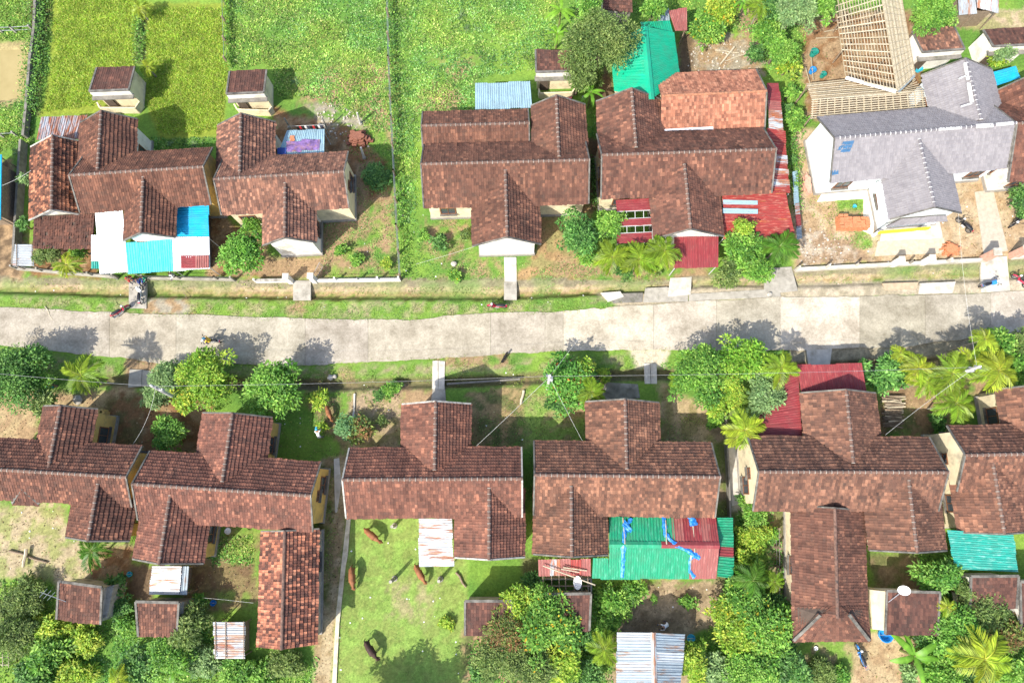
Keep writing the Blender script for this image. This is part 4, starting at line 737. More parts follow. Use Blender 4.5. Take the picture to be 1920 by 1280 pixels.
outhouse('tiled outhouse below the teal awning, behind bare branches', [(1818, 1142), (1905, 1140), (1909, 1079), (1820, 1080)], (2.3, 2.9), 'tile_dark', 'wall_white')
outhouse('tiled outhouse at the edge of the thicket below the teal awning', [(1914, 1180), (1990, 1180), (1990, 1090), (1912, 1090)], (2.2, 2.8), 'tile_dark', 'wall_white')
def shed(label, px, name='metal_shed', cat='shed'):
    c = G(*px, 0); return empty(name, label, cat, (c.x, c.y, 0))
def shed_walls(r, q, z, wall='wall_grey', ins=0.12):
    k = [G(x, y, z) for x, y in q]; c = sum(k, Vector()) / 4; k = [p + (c - p) * ins for p in k]
    link('wall', mesh('wall', [(p.x, p.y, -0.02) for p in k] + [(p.x, p.y, z - 0.12) for p in k], [(0, 1, 5, 4), (1, 2, 6, 5), (2, 3, 7, 6), (3, 0, 4, 7)], M[wall]), r)
def ridge_strip(r, a, b, z, mat, w=0.45):
    A, B_ = G(*a, z), G(*b, z); d = (B_ - A).normalized(); s = Vector((-d.y, d.x, 0)) * w / 2; u = Vector((0, 0, 0.06)); n = max(2, int((B_ - A).length / 0.9)); V = []; F = []
    for i in range(n + 1):
        p_ = A.lerp(B_, i / n); h = Vector((0, 0, random.uniform(0, 0.015))); V += [p_ + s + u - Vector((0, 0, 0.1)) + h, p_ + u * 1.6 + h, p_ - s + u - Vector((0, 0, 0.1)) + h]
    for i in range(n): F += [(3 * i, 3 * i + 3, 3 * i + 4, 3 * i + 1), (3 * i + 1, 3 * i + 4, 3 * i + 5, 3 * i + 2)]
    link('ridge_flashing', mesh('ridge_flashing', V, F, mat, uv=[(v.x, v.y) for v in V]), r)
# emerald green gable
r = shed('shed with an emerald green corrugated gable roof beside the olive tree', (1205, 120))
metal_slope(r, [(1144, 86), (1152, 171), (1220, 187), (1208, 50)], (2.9, 2.9, 4.2, 4.2), 'emerald', 'u', 1.05) if False else metal_slope(r, [(1152, 171), (1144, 84), (1208, 50), (1221, 187)], (2.9, 2.9, 4.2, 4.2), 'emerald', 'v', 1.05)
metal_slope(r, [(1221, 187), (1208, 50), (1264, 61), (1275, 146)], (4.2, 4.2, 2.9, 2.9), 'emerald', 'v', 1.05)
metal_slope(r, [(1204, 50), (1262, 62), (1256, 39), (1200, 42)], (2.7, 2.7, 2.4, 2.4), 'emerald', 'v', 1.05); ridge_strip(r, (1208, 50), (1221, 187), 4.22, S['emerald'], 0.6); shed_walls(r, [(1156, 168), (1268, 146), (1260, 66), (1150, 88)], 2.9, 'wall_cream')
# small red shed at the top
r = shed('small orange-red sheet roof with a zinc strip behind the emerald shed', (1265, 38)); metal_slope(r, [(1253, 20), (1288, 15), (1288, 57), (1266, 58)], (2.6, 2.5, 2.2, 2.3), ['red_pale'] * 2, 'v'); metal_slope(r, [(1234, 40), (1234, 14), (1254, 16), (1256, 40)], (2.4, 2.4, 2.3, 2.3), ['zinc'], 'u'); posts(r, [(1238, 38), (1285, 54), (1286, 20), (1240, 17)], 2.2, 'wood', 0.06)
r = shed('dark tiled roof corner behind the feathery olive tree', (1160, 5), 'tiled_shed'); lean_tiles(r, [(1130, 18), (1186, 24), (1184, -28), (1132, -30)], (2.6, 3.4), 'tile_dark', 'wall_grey')
# rusty shed top corner
r = shed('patched white and rust sheet shed with a blue tarp below it', (1840, 15)); metal_slope(r, [(1798, 30), (1832, 26), (1826, -20), (1796, -18)], (2.3, 2.3, 2.8, 2.8), ['zinc_white', 'zinc_white'], 'v'); metal_slope(r, [(1832, 14), (1872, 26), (1874, -12), (1830, -22)], (2.35, 2.3, 2.8, 2.8), ['zinc_rust', 'rusty', 'zinc_white'], 'v'); posts(r, [(1800, 27), (1868, 24), (1830, 22)], 2.25, 'wood', 0.06); shed_walls(r, [(1802, 24), (1866, 20), (1866, -14), (1802, -16)], 2.3, 'wood')
# blue tarpaulin roof
r = shed('bright blue tarpaulin roof between the mauve-grey wing and brown house', (1886, 142), 'tarpaulin_shelter', 'shelter'); metal_slope(r, [(1860, 136), (1904, 124), (1908, 134), (1863, 148)], (2.6, 2.6, 2.75, 2.75), ['blue'], 'u'); metal_slope(r, [(1863, 148), (1908, 134), (1914, 146), (1866, 162)], (2.75, 2.75, 2.4, 2.4), ['blue'], 'u'); posts(r, [(1862, 138), (1903, 127), (1911, 146), (1868, 158)], 2.4, 'metal_pole', 0.04)
# green and red rear roof of B4
r = shed('long green and dark red corrugated gable roof strapped with blue tarp strips', (1240, 1030)); gg = ['green'] * 4 + ['red'] * 3
metal_slope(r, [(1142, 1020), (1349, 1022), (1342, 969), (1142, 969)], (3.3, 3.3, 2.7, 2.7), ['green'] * 7 + ['red_pale', 'red', 'red', 'red_pale', 'red'], 'v')
metal_slope(r, [(1141, 1085), (1343, 1085), (1349, 1022), (1143, 1020)], (2.5, 2.5, 3.3, 3.3), ['green'] * 8 + ['red_pale', 'red_pale', 'red_pale'], 'v'); metal_slope(r, [(1110, 1085), (1142, 1085), (1141, 1046), (1112, 1045)], (2.48, 2.48, 2.95, 2.95), ['green', 'green'], 'v')
metal_slope(r, [(1345, 970), (1345, 1080), (1375, 1084), (1375, 970)], (2.6, 2.5, 2.3, 2.4), ['green', 'green', 'red', 'green', 'green'], 'v', cuts=[0, 0.25, 0.47, 0.64, 0.82, 1.0]); ridge_strip(r, (1142, 1020), (1240, 1021), 3.33, S['green'], 0.5); ridge_strip(r, (1240, 1021), (1349, 1022), 3.33, S['red'], 0.5)
shed_walls(r, [(1145, 1080), (1340, 1080), (1338, 975), (1145, 975)], 2.5, 'wall_cream', 0.05); posts(r, [(1372, 1080), (1372, 975), (1114, 1081)], 2.3, 'metal_pole', 0.05)
def strap(r, pts, z, w=0.3):
    V = []; 
    P = [G(x, y, zz) for (x, y), zz in zip(pts, z)]; out = []
    for i, p_ in enumerate(P[:-1]):
        for t in range(5): out.append(p_.lerp(P[i + 1], t / 5))
    out.append(P[-1])
    for i, p_ in enumerate(out):
        d = (out[min(i + 1, len(out) - 1)] - out[max(i - 1, 0)]).normalized(); s = Vector((-d.y, d.x, 0)).normalized(); ww = w * random.uniform(0.6, 1.3)
        V += [p_ + s * ww / 2 + Vector((0, 0, random.uniform(0.06, .1))), p_ + Vector((0, 0, random.uniform(.1, 0.17))), p_ - s * ww / 2 + Vector((0, 0, random.uniform(0.06, .1)))]
    F = [f for i in range(len(out) - 1) for f in ((3 * i, 3 * i + 3, 3 * i + 4, 3 * i + 1), (3 * i + 1, 3 * i + 4, 3 * i + 5, 3 * i + 2))]
    link('tarp_strap', mesh('tarp_strap', V, F, M['tarp']), r)
strap(r, [(1184, 971), (1171, 990), (1169, 1021), (1168, 1050), (1166, 1082)], [2.72, 2.95, 3.3, 2.9, 2.5], 0.34); strap(r, [(1180, 985), (1172, 992)], [2.9, 3.0], 1.0); strap(r, [(1244, 968), (1247, 1000), (1262, 1018), (1290, 1032), (1312, 1046)], [2.7, 3.05, 3.28, 3.2, 2.98], 0.36); strap(r, [(1296, 969), (1301, 985)], [2.7, 2.9], 0.6); strap(r, [(1302, 1035), (1293, 1050), (1293, 1070), (1302, 1082)], [3.1, 2.95, 2.7, 2.5], 0.26)
for x0, y0, x1, y1, z0, z1 in ((1168, 970, 1172, 1020, 2.8, 3.4), (1248, 975, 1250, 1020, 2.85, 3.4), (1299, 980, 1303, 1035, 2.9, 3.3), (1296, 1036, 1294, 1075, 3.2, 2.7)): m = MB(); m.tube([G(x0, y0, z0), G(x1, y1, z1)], 0.05, 6); m.build('weight_pole', M['bamboo_pale'], r)
# rusty pen behind B4
r = shed('rust-red sheet pen with bare roof poles and a white tub on it', (1060, 1080), 'animal_pen', 'pen'); metal_slope(r, [(1010, 1079), (1108, 1079), (1108, 1047), (1009, 1048)], (2.2, 2.2, 2.6, 2.6), ['red_pale', 'rusty', 'red_pale', 'rust_red', 'red_pale'], 'v')
posts(r, [(1013, 1078), (1106, 1078), (1018, 1110), (1102, 1110)], 2.15, 'wood', 0.06)
for x in (1018, 1034, 1048, 1060, 1076, 1090, 1102): m = MB(); m.tube([G(x, 1076, 2.15), G(x + 1, 1112, 2.0)], 0.04, 6); m.build('roof_pole', M['wood'], r)
for a, b, z in (((1014, 1098), (1106, 1098), 2.05), ((1016, 1110), (1104, 1110), 2.0)): m = MB(); m.tube([G(*a, z), G(*b, z)], 0.05, 6); m.build('roof_pole', M['wood'], r)
for a, b in (((1018, 1060), (1116, 1096)), ((1052, 1066), (1086, 1072)), ((1056, 1063), (1100, 1069))): m = MB(); m.tube([G(*a, 2.75), G(*b, 2.45)], 0.05, 6); m.build('loose_pole', M['bamboo_pale'], r)
k = [G(x, y, 0) for x, y in ((1014, 1112), (1106, 1111), (1106, 1082), (1012, 1082))]
for a, b in zip(k, k[1:] + k[:1]): m = MB(); m.beam(a + Vector((0, 0, 0.5)), b + Vector((0, 0, 0.5)), 0.12, 1.02); m.build('low_wall', M['wall_grey'], r)
# B2 whitish sheet roof
r = shed('whitish rust-flecked sheet lean-to behind the brown house with annexe', (312, 1088)); metal_slope(r, [(280, 1114), (335, 1114), (342, 1060), (285, 1060)], (2.2, 2.2, 2.5, 2.5), ['zinc_white', 'zinc_rust', 'zinc_rust', 'zinc_white'], 'u'); metal_slope(r, [(336, 1114), (351, 1114), (355, 1060), (341, 1060)], (2.1, 2.0, 2.3, 2.4), ['zinc'], 'v'); posts(r, [(284, 1112), (348, 1112), (351, 1064), (288, 1063)], 2.0, 'wood', 0.06); shed_walls(r, [(284, 1112), (334, 1112), (340, 1064), (288, 1064)], 2.2, 'wood')
r = shed('small whitish sheet coop with rusty stripes by the mottled annexe', (430, 1198)); metal_slope(r, [(402, 1234), (459, 1234), (460, 1165), (400, 1165)], (1.7, 1.7, 1.9, 1.9), ['zinc_white', 'zinc_white', 'rusty', 'zinc_white', 'zinc_white', 'zinc_white', 'zinc_white', 'zinc_white'], 'u')
for x in (404, 423, 457): m = MB(); m.tube([G(x, 1164, 1.98), G(x, 1235, 1.82)], 0.035, 5); m.build('weight_pole', M['wood'], r)
posts(r, [(405, 1230), (456, 1230), (456, 1168), (404, 1168)], 1.7, 'wood', 0.05); shed_walls(r, [(406, 1230), (455, 1230), (455, 1169), (405, 1169)], 1.7, 'wood')
# bottom zinc shed
r = shed('zinc corrugated gable shed with rust streaks beside the bottom garden', (1220, 1235)); metal_slope(r, [(1155, 1300), (1157, 1184), (1224, 1185), (1227, 1300)], (2.5, 2.5, 3.2, 3.2), ['zinc', 'zinc', 'zinc_white', 'zinc', 'zinc', 'zinc_white'], 'v'); metal_slope(r, [(1227, 1300), (1224, 1185), (1285, 1188), (1274, 1300)], (3.2, 3.2, 2.5, 2.5), ['zinc_rust', 'zinc', 'zinc', 'zinc_rust', 'zinc', 'zinc'], 'v'); ridge_strip(r, (1225, 1185), (1228, 1300), 3.22, S['zinc_rust'], 0.4); shed_walls(r, [(1160, 1296), (1272, 1296), (1280, 1191), (1162, 1189)], 2.5, 'wood')
# small sheet table left
r = shed('small white sheet roof on posts by the roadside drain', (44, 478)); metal_slope(r, [(24, 498), (64, 499), (61, 458), (27, 458)], (1.6, 1.6, 1.8, 1.8), ['zinc_white'] * 3, 'u'); posts(r, [(27, 496), (62, 497), (60, 461), (29, 461)], 1.6, 'wood', 0.05)
for x in (31, 60): m = MB(); m.tube([G(x, 457, 1.87), G(x, 499, 1.7)], 0.03, 5); m.build('weight_pole', M['wood'], r)
r = shed('bright blue sheet roof edge beyond the stone boundary wall', (-20, 350)); metal_slope(r, [(-60, 415), (2, 412), (4, 290), (-60, 288)], (2.6, 2.4, 2.4, 2.6), ['zinc_blue', 'blue', 'blue'], 'v'); posts(r, [(-2, 408), (0, 294)], 2.4, 'wood', 0.06); shed_walls(r, [(-58, 410), (-3, 408), (-2, 295), (-58, 293)], 2.4, 'wood')
# side gutter strip between T4 and T5
r = shed('narrow zinc and rust sheet strip along the fence beside the red roof', (1490, 380)); metal_slope(r, [(1495, 449), (1504, 447), (1494, 320), (1485, 322)], (0.9, 0.7, 0.7, 0.9), ['zinc_blue', 'zinc_blue', 'zinc', 'zinc_blue', 'rusty', 'rust_red', 'zinc'][::-1], 'u') if False else metal_slope(r, [(1504, 447), (1494, 320), (1485, 322), (1494, 449)], (0.8, 0.8, 1.0, 1.0), ['zinc', 'red', 'rusty', 'zinc_blue', 'zinc_blue', 'zinc_blue'], 'v'); posts(r, [(1500, 444), (1497, 400), (1491, 325)], 0.8, 'wood', 0.05)
# bamboo roof frame under construction
r = empty('bamboo_roof_frame', 'bare bamboo roof frame of rafters and battens on timber posts, under construction', 'roof frame', G(1640, 120, 0))
def pole(name, a, b, za, zb_, rad, mat): m = MB(); m.tube([G(*a, za), G(*b, zb_)], rad, 5); m.build(name, M[mat], r)
L2 = lambda a, b, t: (a[0] + (b[0] - a[0]) * t, a[1] + (b[1] - a[1]) * t)
rd = ((1650, -22), (1682, 172)); we = ((1566, 10), (1586, 148)); ee = ((1690, -6), (1716, 142))
for i in range(14):
    t = (i + 0.3) / 13.6; pole('rafter', L2(*we, t + random.uniform(-.008, .008)), L2(*rd, t + random.uniform(-.008, .008)), 3.0, 5.0, random.uniform(.04, .06), 'bamboo_pale' if i % 3 else 'bamboo')
for i in range(17):
    t = i / 16; a = L2(we[0], rd[0], t); b = L2(we[1], rd[1], t); pole('batten', a, b, 3.05 + 2 * t, 3.05 + 2 * t, random.uniform(.024, .034), random.choice(['bamboo_pale', 'bamboo']))
for i in range(14):
    t = (i + 0.3) / 13.6; pole('rafter', L2(*ee, t), L2(*rd, t), 3.0, 5.0, 0.05, 'bamboo')
for i in range(19):
    t = i / 18; pole('batten', L2(ee[0], rd[0], t), L2(ee[1], rd[1], t), 3.05 + 2 * t, 3.05 + 2 * t, random.uniform(.03, .05), 'bamboo_pale' if i % 3 else 'bamboo')
# lower cross frame
lr = ((1522, 187), (1732, 170)); ln = ((1512, 158), (1590, 150)); ls = ((1520, 222), (1736, 203))
for i in range(10): t = i / 9; pole('batten', L2(ln[0], lr[0], t), L2((1584, 150), (1680, 176), t), 2.9 + 1.2 * t, 2.9 + 1.2 * t, 0.055, 'bamboo_pale' if i % 2 else 'bamboo')
for i in range(8): t = i / 7; pole('batten', L2((1710, 142), lr[1], t), L2((1716, 150), (1684, 176), t), 2.9 + 1.2 * t, 2.9 + 1.2 * t, 0.05, 'bamboo')
for i in range(9): t = i / 8; pole('batten', L2(ls[0], lr[0], t), L2(ls[1], lr[1], t), 2.9 + 1.2 * t, 2.9 + 1.2 * t, 0.05, 'bamboo_pale')
for i in range(16): t = (i + .2) / 15.5; pole('rafter', L2(*ls, t), L2(*lr, t), 2.82, 4.05, 0.05, 'bamboo')
for x, y in ((1516, 160), (1522, 218), (1600, 210), (1670, 204), (1590, 20), (1590, 80), (1592, 140), (1690, 20), (1706, 90), (1652, 10), (1668, 100), (1680, 172)): t = G(x, y, 3.0); m = MB(); m.tube([(t.x, t.y, -0.05), (t.x, t.y, 3.05)], 0.08, 6); m.build('post', M['wood'], r)
m = MB(); m.beam(G(1586, 146, 3.2), G(1680, 172, 4.6), 0.3, 0.08); m.build('valley_sheet', M['white_paint'], r); m = MB(); m.beam(G(1714, 142, 3.2), G(1684, 172, 4.6), 0.26, 0.08); m.build('valley_sheet', M['steel'], r)
for a, b in (((1569, -8), (1580, 40)), ((1578, -10), (1590, 60)), ((1585, -8), (1600, 80)), ((1510, 125), (1520, 162)), ((1521, 108), (1525, 150)), ((1545, 60), (1570, 55)), ((1530, 72), (1572, 70))): pole('loose_pole', a, b, 0.3 if a[1] > 40 else 2.4, 0.3 if a[1] > 40 else 2.6, 0.05, 'bamboo')
# ================================================================ PLANTS
def leaf_quads(P, D, L, W, C, nrm=None, droop=0.25):
    """rhombic leaves, slightly folded: base points P, directions D, lengths L, widths W, colours C -> mesh arrays"""
    n = len(P); up = np.array([0, 0, 1.0]) if nrm is None else nrm
    Sd = np.cross(D, up + RNG.normal(0, 0.35, (n, 3))); Sd /= (np.linalg.norm(Sd, axis=1, keepdims=True) + 1e-9)
    dz = np.zeros((n, 3)); dz[:, 2] = -droop * L
    mid = P + D * (L * 0.45)[:, None]
    V = np.stack([P, mid + Sd * (W / 2)[:, None], P + D * L[:, None] + dz, mid - Sd * (W / 2)[:, None]], 1).reshape(-1, 3)
    F = np.arange(n * 4).reshape(n, 4); return V, F, np.repeat(C, 4, 0)
def dirs(n, el_lo, el_hi):
    az = RNG.uniform(0, 2 * math.pi, n); el = np.radians(RNG.uniform(el_lo, el_hi, n)); return np.stack([np.cos(az) * np.cos(el), np.sin(az) * np.cos(el), np.sin(el)], 1)
def pal(n, cols, var=0.2):
    C = np.array(cols, float)[RNG.integers(0, len(cols), n)]; return np.clip(C * (1 + RNG.normal(0, var, n))[:, None] * (1 + RNG.normal(0, 0.06, (n, 3))), 0.004, 0.9)
LEAF = dict(
    green=[(0.08, 0.22, 0.03), (0.13, 0.31, 0.042), (0.19, 0.39, 0.055), (0.27, 0.46, 0.085)],
    deep=[(0.045, 0.135, 0.03), (0.075, 0.2, 0.045), (0.115, 0.26, 0.06), (0.17, 0.34, 0.085)],
    lime=[(0.15, 0.3, 0.025), (0.23, 0.4, 0.04), (0.32, 0.47, 0.055), (0.42, 0.5, 0.065)],
    olive=[(0.08, 0.145, 0.035), (0.125, 0.205, 0.05), (0.18, 0.27, 0.07), (0.24, 0.32, 0.095)],
    pale=[(0.15, 0.27, 0.1), (0.22, 0.36, 0.14), (0.3, 0.44, 0.18)],
    rusty=[(0.09, 0.15, 0.035), (0.15, 0.22, 0.05), (0.23, 0.15, 0.06), (0.21, 0.28, 0.065), (0.28, 0.15, 0.065)])
_crowns = {}
def crown_mesh(style, rad, seed, fine=False, flower=None):
    key = (style, rad, seed, fine, flower)
    if key in _crowns: return _crowns[key]
    rs = np.random.default_rng(hash((style, int(rad * 10), seed)) % 9999 + 3) if False else np.random.default_rng(seed * 101 + int(rad * 10) + len(style) * 7)
    K = int(7 + rad * 9); cl = []
    for k in range(K):
        v = rs.normal(0, 1, 3); v /= np.linalg.norm(v); v[2] = abs(v[2]) * 0.9 - 0.25; q = rs.random() ** 0.45 * 0.78; cl.append((v[0] * q * rad * rs.uniform(0.8, 1.12), v[1] * q * rad * rs.uniform(0.8, 1.12), v[2] * q * rad * 0.75, rad * rs.uniform(0.22, 0.38)))
    cl.append((0, 0, 0.1 * rad, rad * 0.34))
    for k in range(4): a = rs.uniform(0, 6.28); q = rs.uniform(.78, .98) * rad; cl.append((q * math.cos(a), q * math.sin(a), rs.uniform(-.2, .25) * rad, rad * rs.uniform(.14, .22)))
    cl = np.array(cl)
    area = rad * rad; n = int(min(15000, max(500, area * (1500 if fine else 1050)))); ls = (0.15 + 0.012 * rad) if fine else 0.2
    which = rs.choice(len(cl), n, p=cl[:, 3] ** 2 / (cl[:, 3] ** 2).sum()); c = cl[which]
    d = rs.normal(0, 1, (n, 3)); d[:, 2] += 0.45; d /= np.linalg.norm(d, axis=1, keepdims=True)
    sh = rs.uniform(0.45, 1.08, n) ** 0.7; P = c[:, :3] + d * (c[:, 3] * sh)[:, None] * np.array([1, 1, 0.85])
    D = d * 0.8 + rs.normal(0, 0.55, (n, 3)); D[:, 2] = D[:, 2] * 0.5 - 0.05; D /= np.linalg.norm(D, axis=1, keepdims=True)
    cols = np.array(LEAF[style]); ci = np.clip((rs.random(len(cl)) * len(cols)).astype(int), 0, len(cols) - 1)   # a clump leans to one tone
    idx = np.where(rs.random(n) < 0.5, ci[which], rs.integers(0, len(cols), n)); C = cols[idx] * (1 + rs.normal(0, 0.18, n))[:, None]; C = np.clip(C, 0.005, 0.8)
    if flower:
        f = rs.random(n) < 0.03; C[f] = np.array(flower) * rs.uniform(0.7, 1.1, (f.sum(), 1))
    L = ls * rs.uniform(0.6, 1.6, n) * (0.8 + 0.5 * rs.random(len(cl)))[which]; V, F, CC = leaf_quads(P, D, L, L * (0.5 if not fine else 0.42), C, droop=0.2)
    me = mesh('crown', V, F, M['leaf'], col=CC); _crowns[key] = me; return me
_trunks = {}
def trunk_mesh(h, r, seed):
    key = (round(h, 1), round(r, 2), seed)
    if key in _trunks: return _trunks[key]
    rs = random.Random(seed + int(h * 10)); m = MB(); top = Vector((rs.uniform(-.2, .2), rs.uniform(-.2, .2), h * 0.72))
    m.tube([(0, 0, -0.1), (0.03, 0.02, h * 0.25), top * 0.6 + Vector((0, 0, h * 0.1)), top], [r * 1.25, r, r * 0.8, r * 0.5], 7)
    for k in range(6):
        a = k * 1.05 + rs.uniform(-.3, .3); f = rs.uniform(0.5, 0.95); s = Vector((top.x * f, top.y * f, h * 0.72 * f)); e = s + Vector((math.cos(a), math.sin(a), rs.uniform(.4, .8))) * h * rs.uniform(0.22, 0.34)
        m.tube([s, s.lerp(e, 0.5) + Vector((0, 0, 0.08)), e], [r * 0.45, r * 0.3, r * 0.12], 5)
    me = m.mesh('trunk', M['bark']); _trunks[key] = me; return me
def tree(px, py, rpx, style, label, h=None, fine=False, flower=None, name='tree', group=None, tint=(1, 1, 1), seed=None, flat=1.0, cat=None):
    """px,py = crown centre in the photo; rpx = crown radius in pixels"""
    rad = rpx * 0.0452; h = h or (rad * 0.9 + 1.9); zc = max(h - rad * 0.55, rad * 0.35)
    w = G(px, py, zc); seed = seed if seed is not None else random.randint(0, 2)
    cls = min((0.7, 1.1, 1.6, 2.2, 2.9, 3.6), key=lambda c: abs(c - rad)); s = rad / cls
    root = empty(name, label, cat or ('shrub' if name == 'shrub' else 'tree'), (w.x, w.y, ground_z(w.x, w.y)), random.uniform(0, 6.28), group=group)
    t = link('trunk', trunk_mesh(zc * 1.1, 0.05 + rad * 0.035, seed), root, True)
    c = link('crown', crown_mesh(style, cls, seed, fine, flower), root, True); c.location = (0, 0, zc); c.scale = (s, s, s * flat); c.color = (*tint, 1)
    return root
# ---- palms: every frond an object of its own
_fronds = {}
def frond_mesh(seed, kind):
    key = (seed, kind)
    if key in _fronds: return _fronds[key]
    rs = np.random.default_rng(seed + 40); n = 26; L = 1.0; V = []; F = []; C = []
    droop = rs.uniform(0.3, 0.55); sp = np.linspace(0, 1, n); z = 0.42 * sp - (0.42 + droop) * sp ** 2.2; side = rs.uniform(-0.12, 0.12)
    mid = np.stack([sp * (1 - 0.12 * sp), side * sp ** 2, z], 1)
    cb = np.array({'palm': (0.23, 0.37, 0.035), 'yellow': (0.34, 0.46, 0.045), 'dark': (0.1, 0.24, 0.03)}[kind])
    for i in range(n - 1):     # rachis
        b = len(V); w = 0.02 * (1 - 0.8 * sp[i])
        for p_, ww in ((mid[i], w), (mid[i + 1], w)): V += [p_ + (0, ww, 0.005), p_ + (0, -ww, 0.005)]
        F.append((b, b + 1, b + 3, b + 2)); C += [cb * (1.2, 1.0, 1.0)] * 4
    for i in range(2, n):
        for s in (-1, 1):
            ll = (0.16 + 0.34 * math.sin(math.pi * min(1, sp[i] * 0.86 + 0.08)) ** 0.8) * rs.uniform(0.85, 1.12); d = np.array([0.62 + 0.35 * sp[i], s * (1.0 - 0.35 * sp[i]), -0.22 + rs.normal(0, 0.12)]); d /= np.linalg.norm(d)
            t = np.array([d[1], -d[0], 0]) * s; w = 0.062
            b = len(V); p0 = mid[i]; p1 = p0 + d * ll * 0.5; p2 = p0 + d * ll + (0, 0, -0.1 * ll)
            V += [p0, p1 + t * w / 2 * s, p2, p1 - t * w / 2 * s]; F.append((b, b + 1, b + 2, b + 3)); C += [np.clip(cb * rs.uniform(0.6, 1.35), 0, 0.8)] * 4
    me = mesh('frond', np.array(V), F, M['frond'], col=np.array(C)); _fronds[key] = me; return me
def palm(px, py, rpx, label, kind='palm', h=4.3, nf=9, name='areca_palm', group=None):
    L = rpx * 0.0425; w = G(px, py, h); root = empty(name, label, 'palm', (w.x, w.y, ground_z(w.x, w.y)), random.uniform(0, 6.28), group=group)
    m = MB(); lean = random.uniform(-.05, .05); m.tube([(0, 0, -0.1), (lean, 0, h * 0.5), (0, 0, h - 0.35)], [0.085, 0.065, 0.06], 7); m.build('trunk', M['palm_bark'], root, True)
    m = MB(); m.tube([(0, 0, h - 0.4), (0, 0, h - 0.1), (0, 0, h + 0.12)], [0.075, 0.085, 0.03], 7); m.build('crownshaft', M['banana_stem'], root, True)
    for k in range(nf):
        o = link('frond', frond_mesh(random.randint(0, 3), kind), root, True); o.location = (0, 0, h); s = L * random.uniform(0.85, 1.15); o.scale = (s, s, s)
        o.rotation_euler = (random.uniform(-.15, .15), random.uniform(-.45, .12), k * 2 * math.pi / nf + random.uniform(-.25, .25)); t = random.uniform(0.8, 1.15); o.color = (t * random.uniform(.9, 1.15), t, t, 1)
    return root
_bl = {}
def banana_leaf(seed):
    if seed in _bl: return _bl[seed]
    rs = np.random.default_rng(seed + 70); n = 14; V = []; F = []; C = []; sp = np.linspace(0, 1, n); z = 0.5 * sp - 0.75 * sp ** 2; w = 0.125 * np.sin(np.pi * np.clip(sp * 0.93 + 0.06, 0, 1)) ** 0.55
    for i in range(n):
        j = rs.uniform(0.86, 1.06); V += [(sp[i], w[i] * j, z[i] - 0.03 + 0.1 * w[i]), (sp[i], 0, z[i]), (sp[i], -w[i] * rs.uniform(.86, 1.06), z[i] - 0.03 + 0.1 * w[i])]; c = np.array((0.13, 0.3, 0.03)) * rs.uniform(0.85, 1.15); C += [c, c * 1.35, c]
    for i in range(n - 1): F += [(3 * i, 3 * i + 1, 3 * i + 4, 3 * i + 3), (3 * i + 1, 3 * i + 2, 3 * i + 5, 3 * i + 4)]
    me = mesh('leaf', V, F, M['frond'], col=np.array(C), smooth=True); _bl[seed] = me; return me
def banana(px, py, rpx, label, h=2.0, nl=7, tint=(1, 1, 1)):
    L = rpx * 0.0425 * 1.15; w = G(px, py, h); root = empty('banana_plant', label, 'banana plant', (w.x, w.y, ground_z(w.x, w.y)), random.uniform(0, 6.28))
    m = MB(); m.tube([(0, 0, -0.1), (0.03, 0, h * 0.6), (0, 0, h)], [0.13, 0.1, 0.05], 8); m.build('stem', M['banana_stem'], root, True)
    for k in range(nl):
        o = link('leaf', banana_leaf(random.randint(0, 3)), root, True); o.location = (0, 0, h - 0.1); s = L * random.uniform(0.75, 1.1); o.scale = (s, s * random.uniform(.85, 1.2), s); o.rotation_euler = (random.uniform(-.2, .2), random.uniform(-.5, .15), k * 2.4 + random.uniform(-.3, .3)); o.color = (*tint, 1)
    return root
def spiky(px, py, rpx, label, kind='green', name='spiky_plant', tint=(1, 1, 1), nl=16, group=None):
    L = rpx * 0.0425; w = G(px, py, 0.2); root = empty(name, label, 'plant', (w.x, w.y, ground_z(w.x, w.y)), random.uniform(0, 6), group=group)
    V = []; F = []; C = []
    for k in range(nl):
        a = k * 2.4 + random.uniform(-.3, .3); e = random.uniform(0.25, 1.0); d = Vector((math.cos(a), math.sin(a), 0)); s = Vector((-d.y, d.x, 0)) * 0.045; l = L * random.uniform(.75, 1.1); c = np.array((0.16, 0.27, 0.1)) * random.uniform(.7, 1.2); b = len(V); pr = []
        for i in range(5):
            t = i / 4; p_ = d * l * t * math.cos(e * (1 - t * .7)) + Vector((0, 0, 0.05 + l * (t * math.sin(e) - 0.5 * t * t))); ww = (1 - t) ** .6 * (0.5 + min(1, t * 4) * .5); pr += [p_ + s * ww, p_ - s * ww]
        V += pr; C += [c] * 10; F += [(b + 2 * i, b + 2 * i + 1, b + 2 * i + 3, b + 2 * i + 2) for i in range(4)]
    o = link('rosette', mesh('rosette', [tuple(v) for v in V], F, M['frond'], col=np.array(C)), root, True, kind='stuff'); o.color = (*tint, 1)
    m = MB(); m.tube([(0, 0, -0.05), (0, 0, 0.12)], [0.06, 0.04], 6); m.build('stem', M['banana_stem'], root, True)
    return root
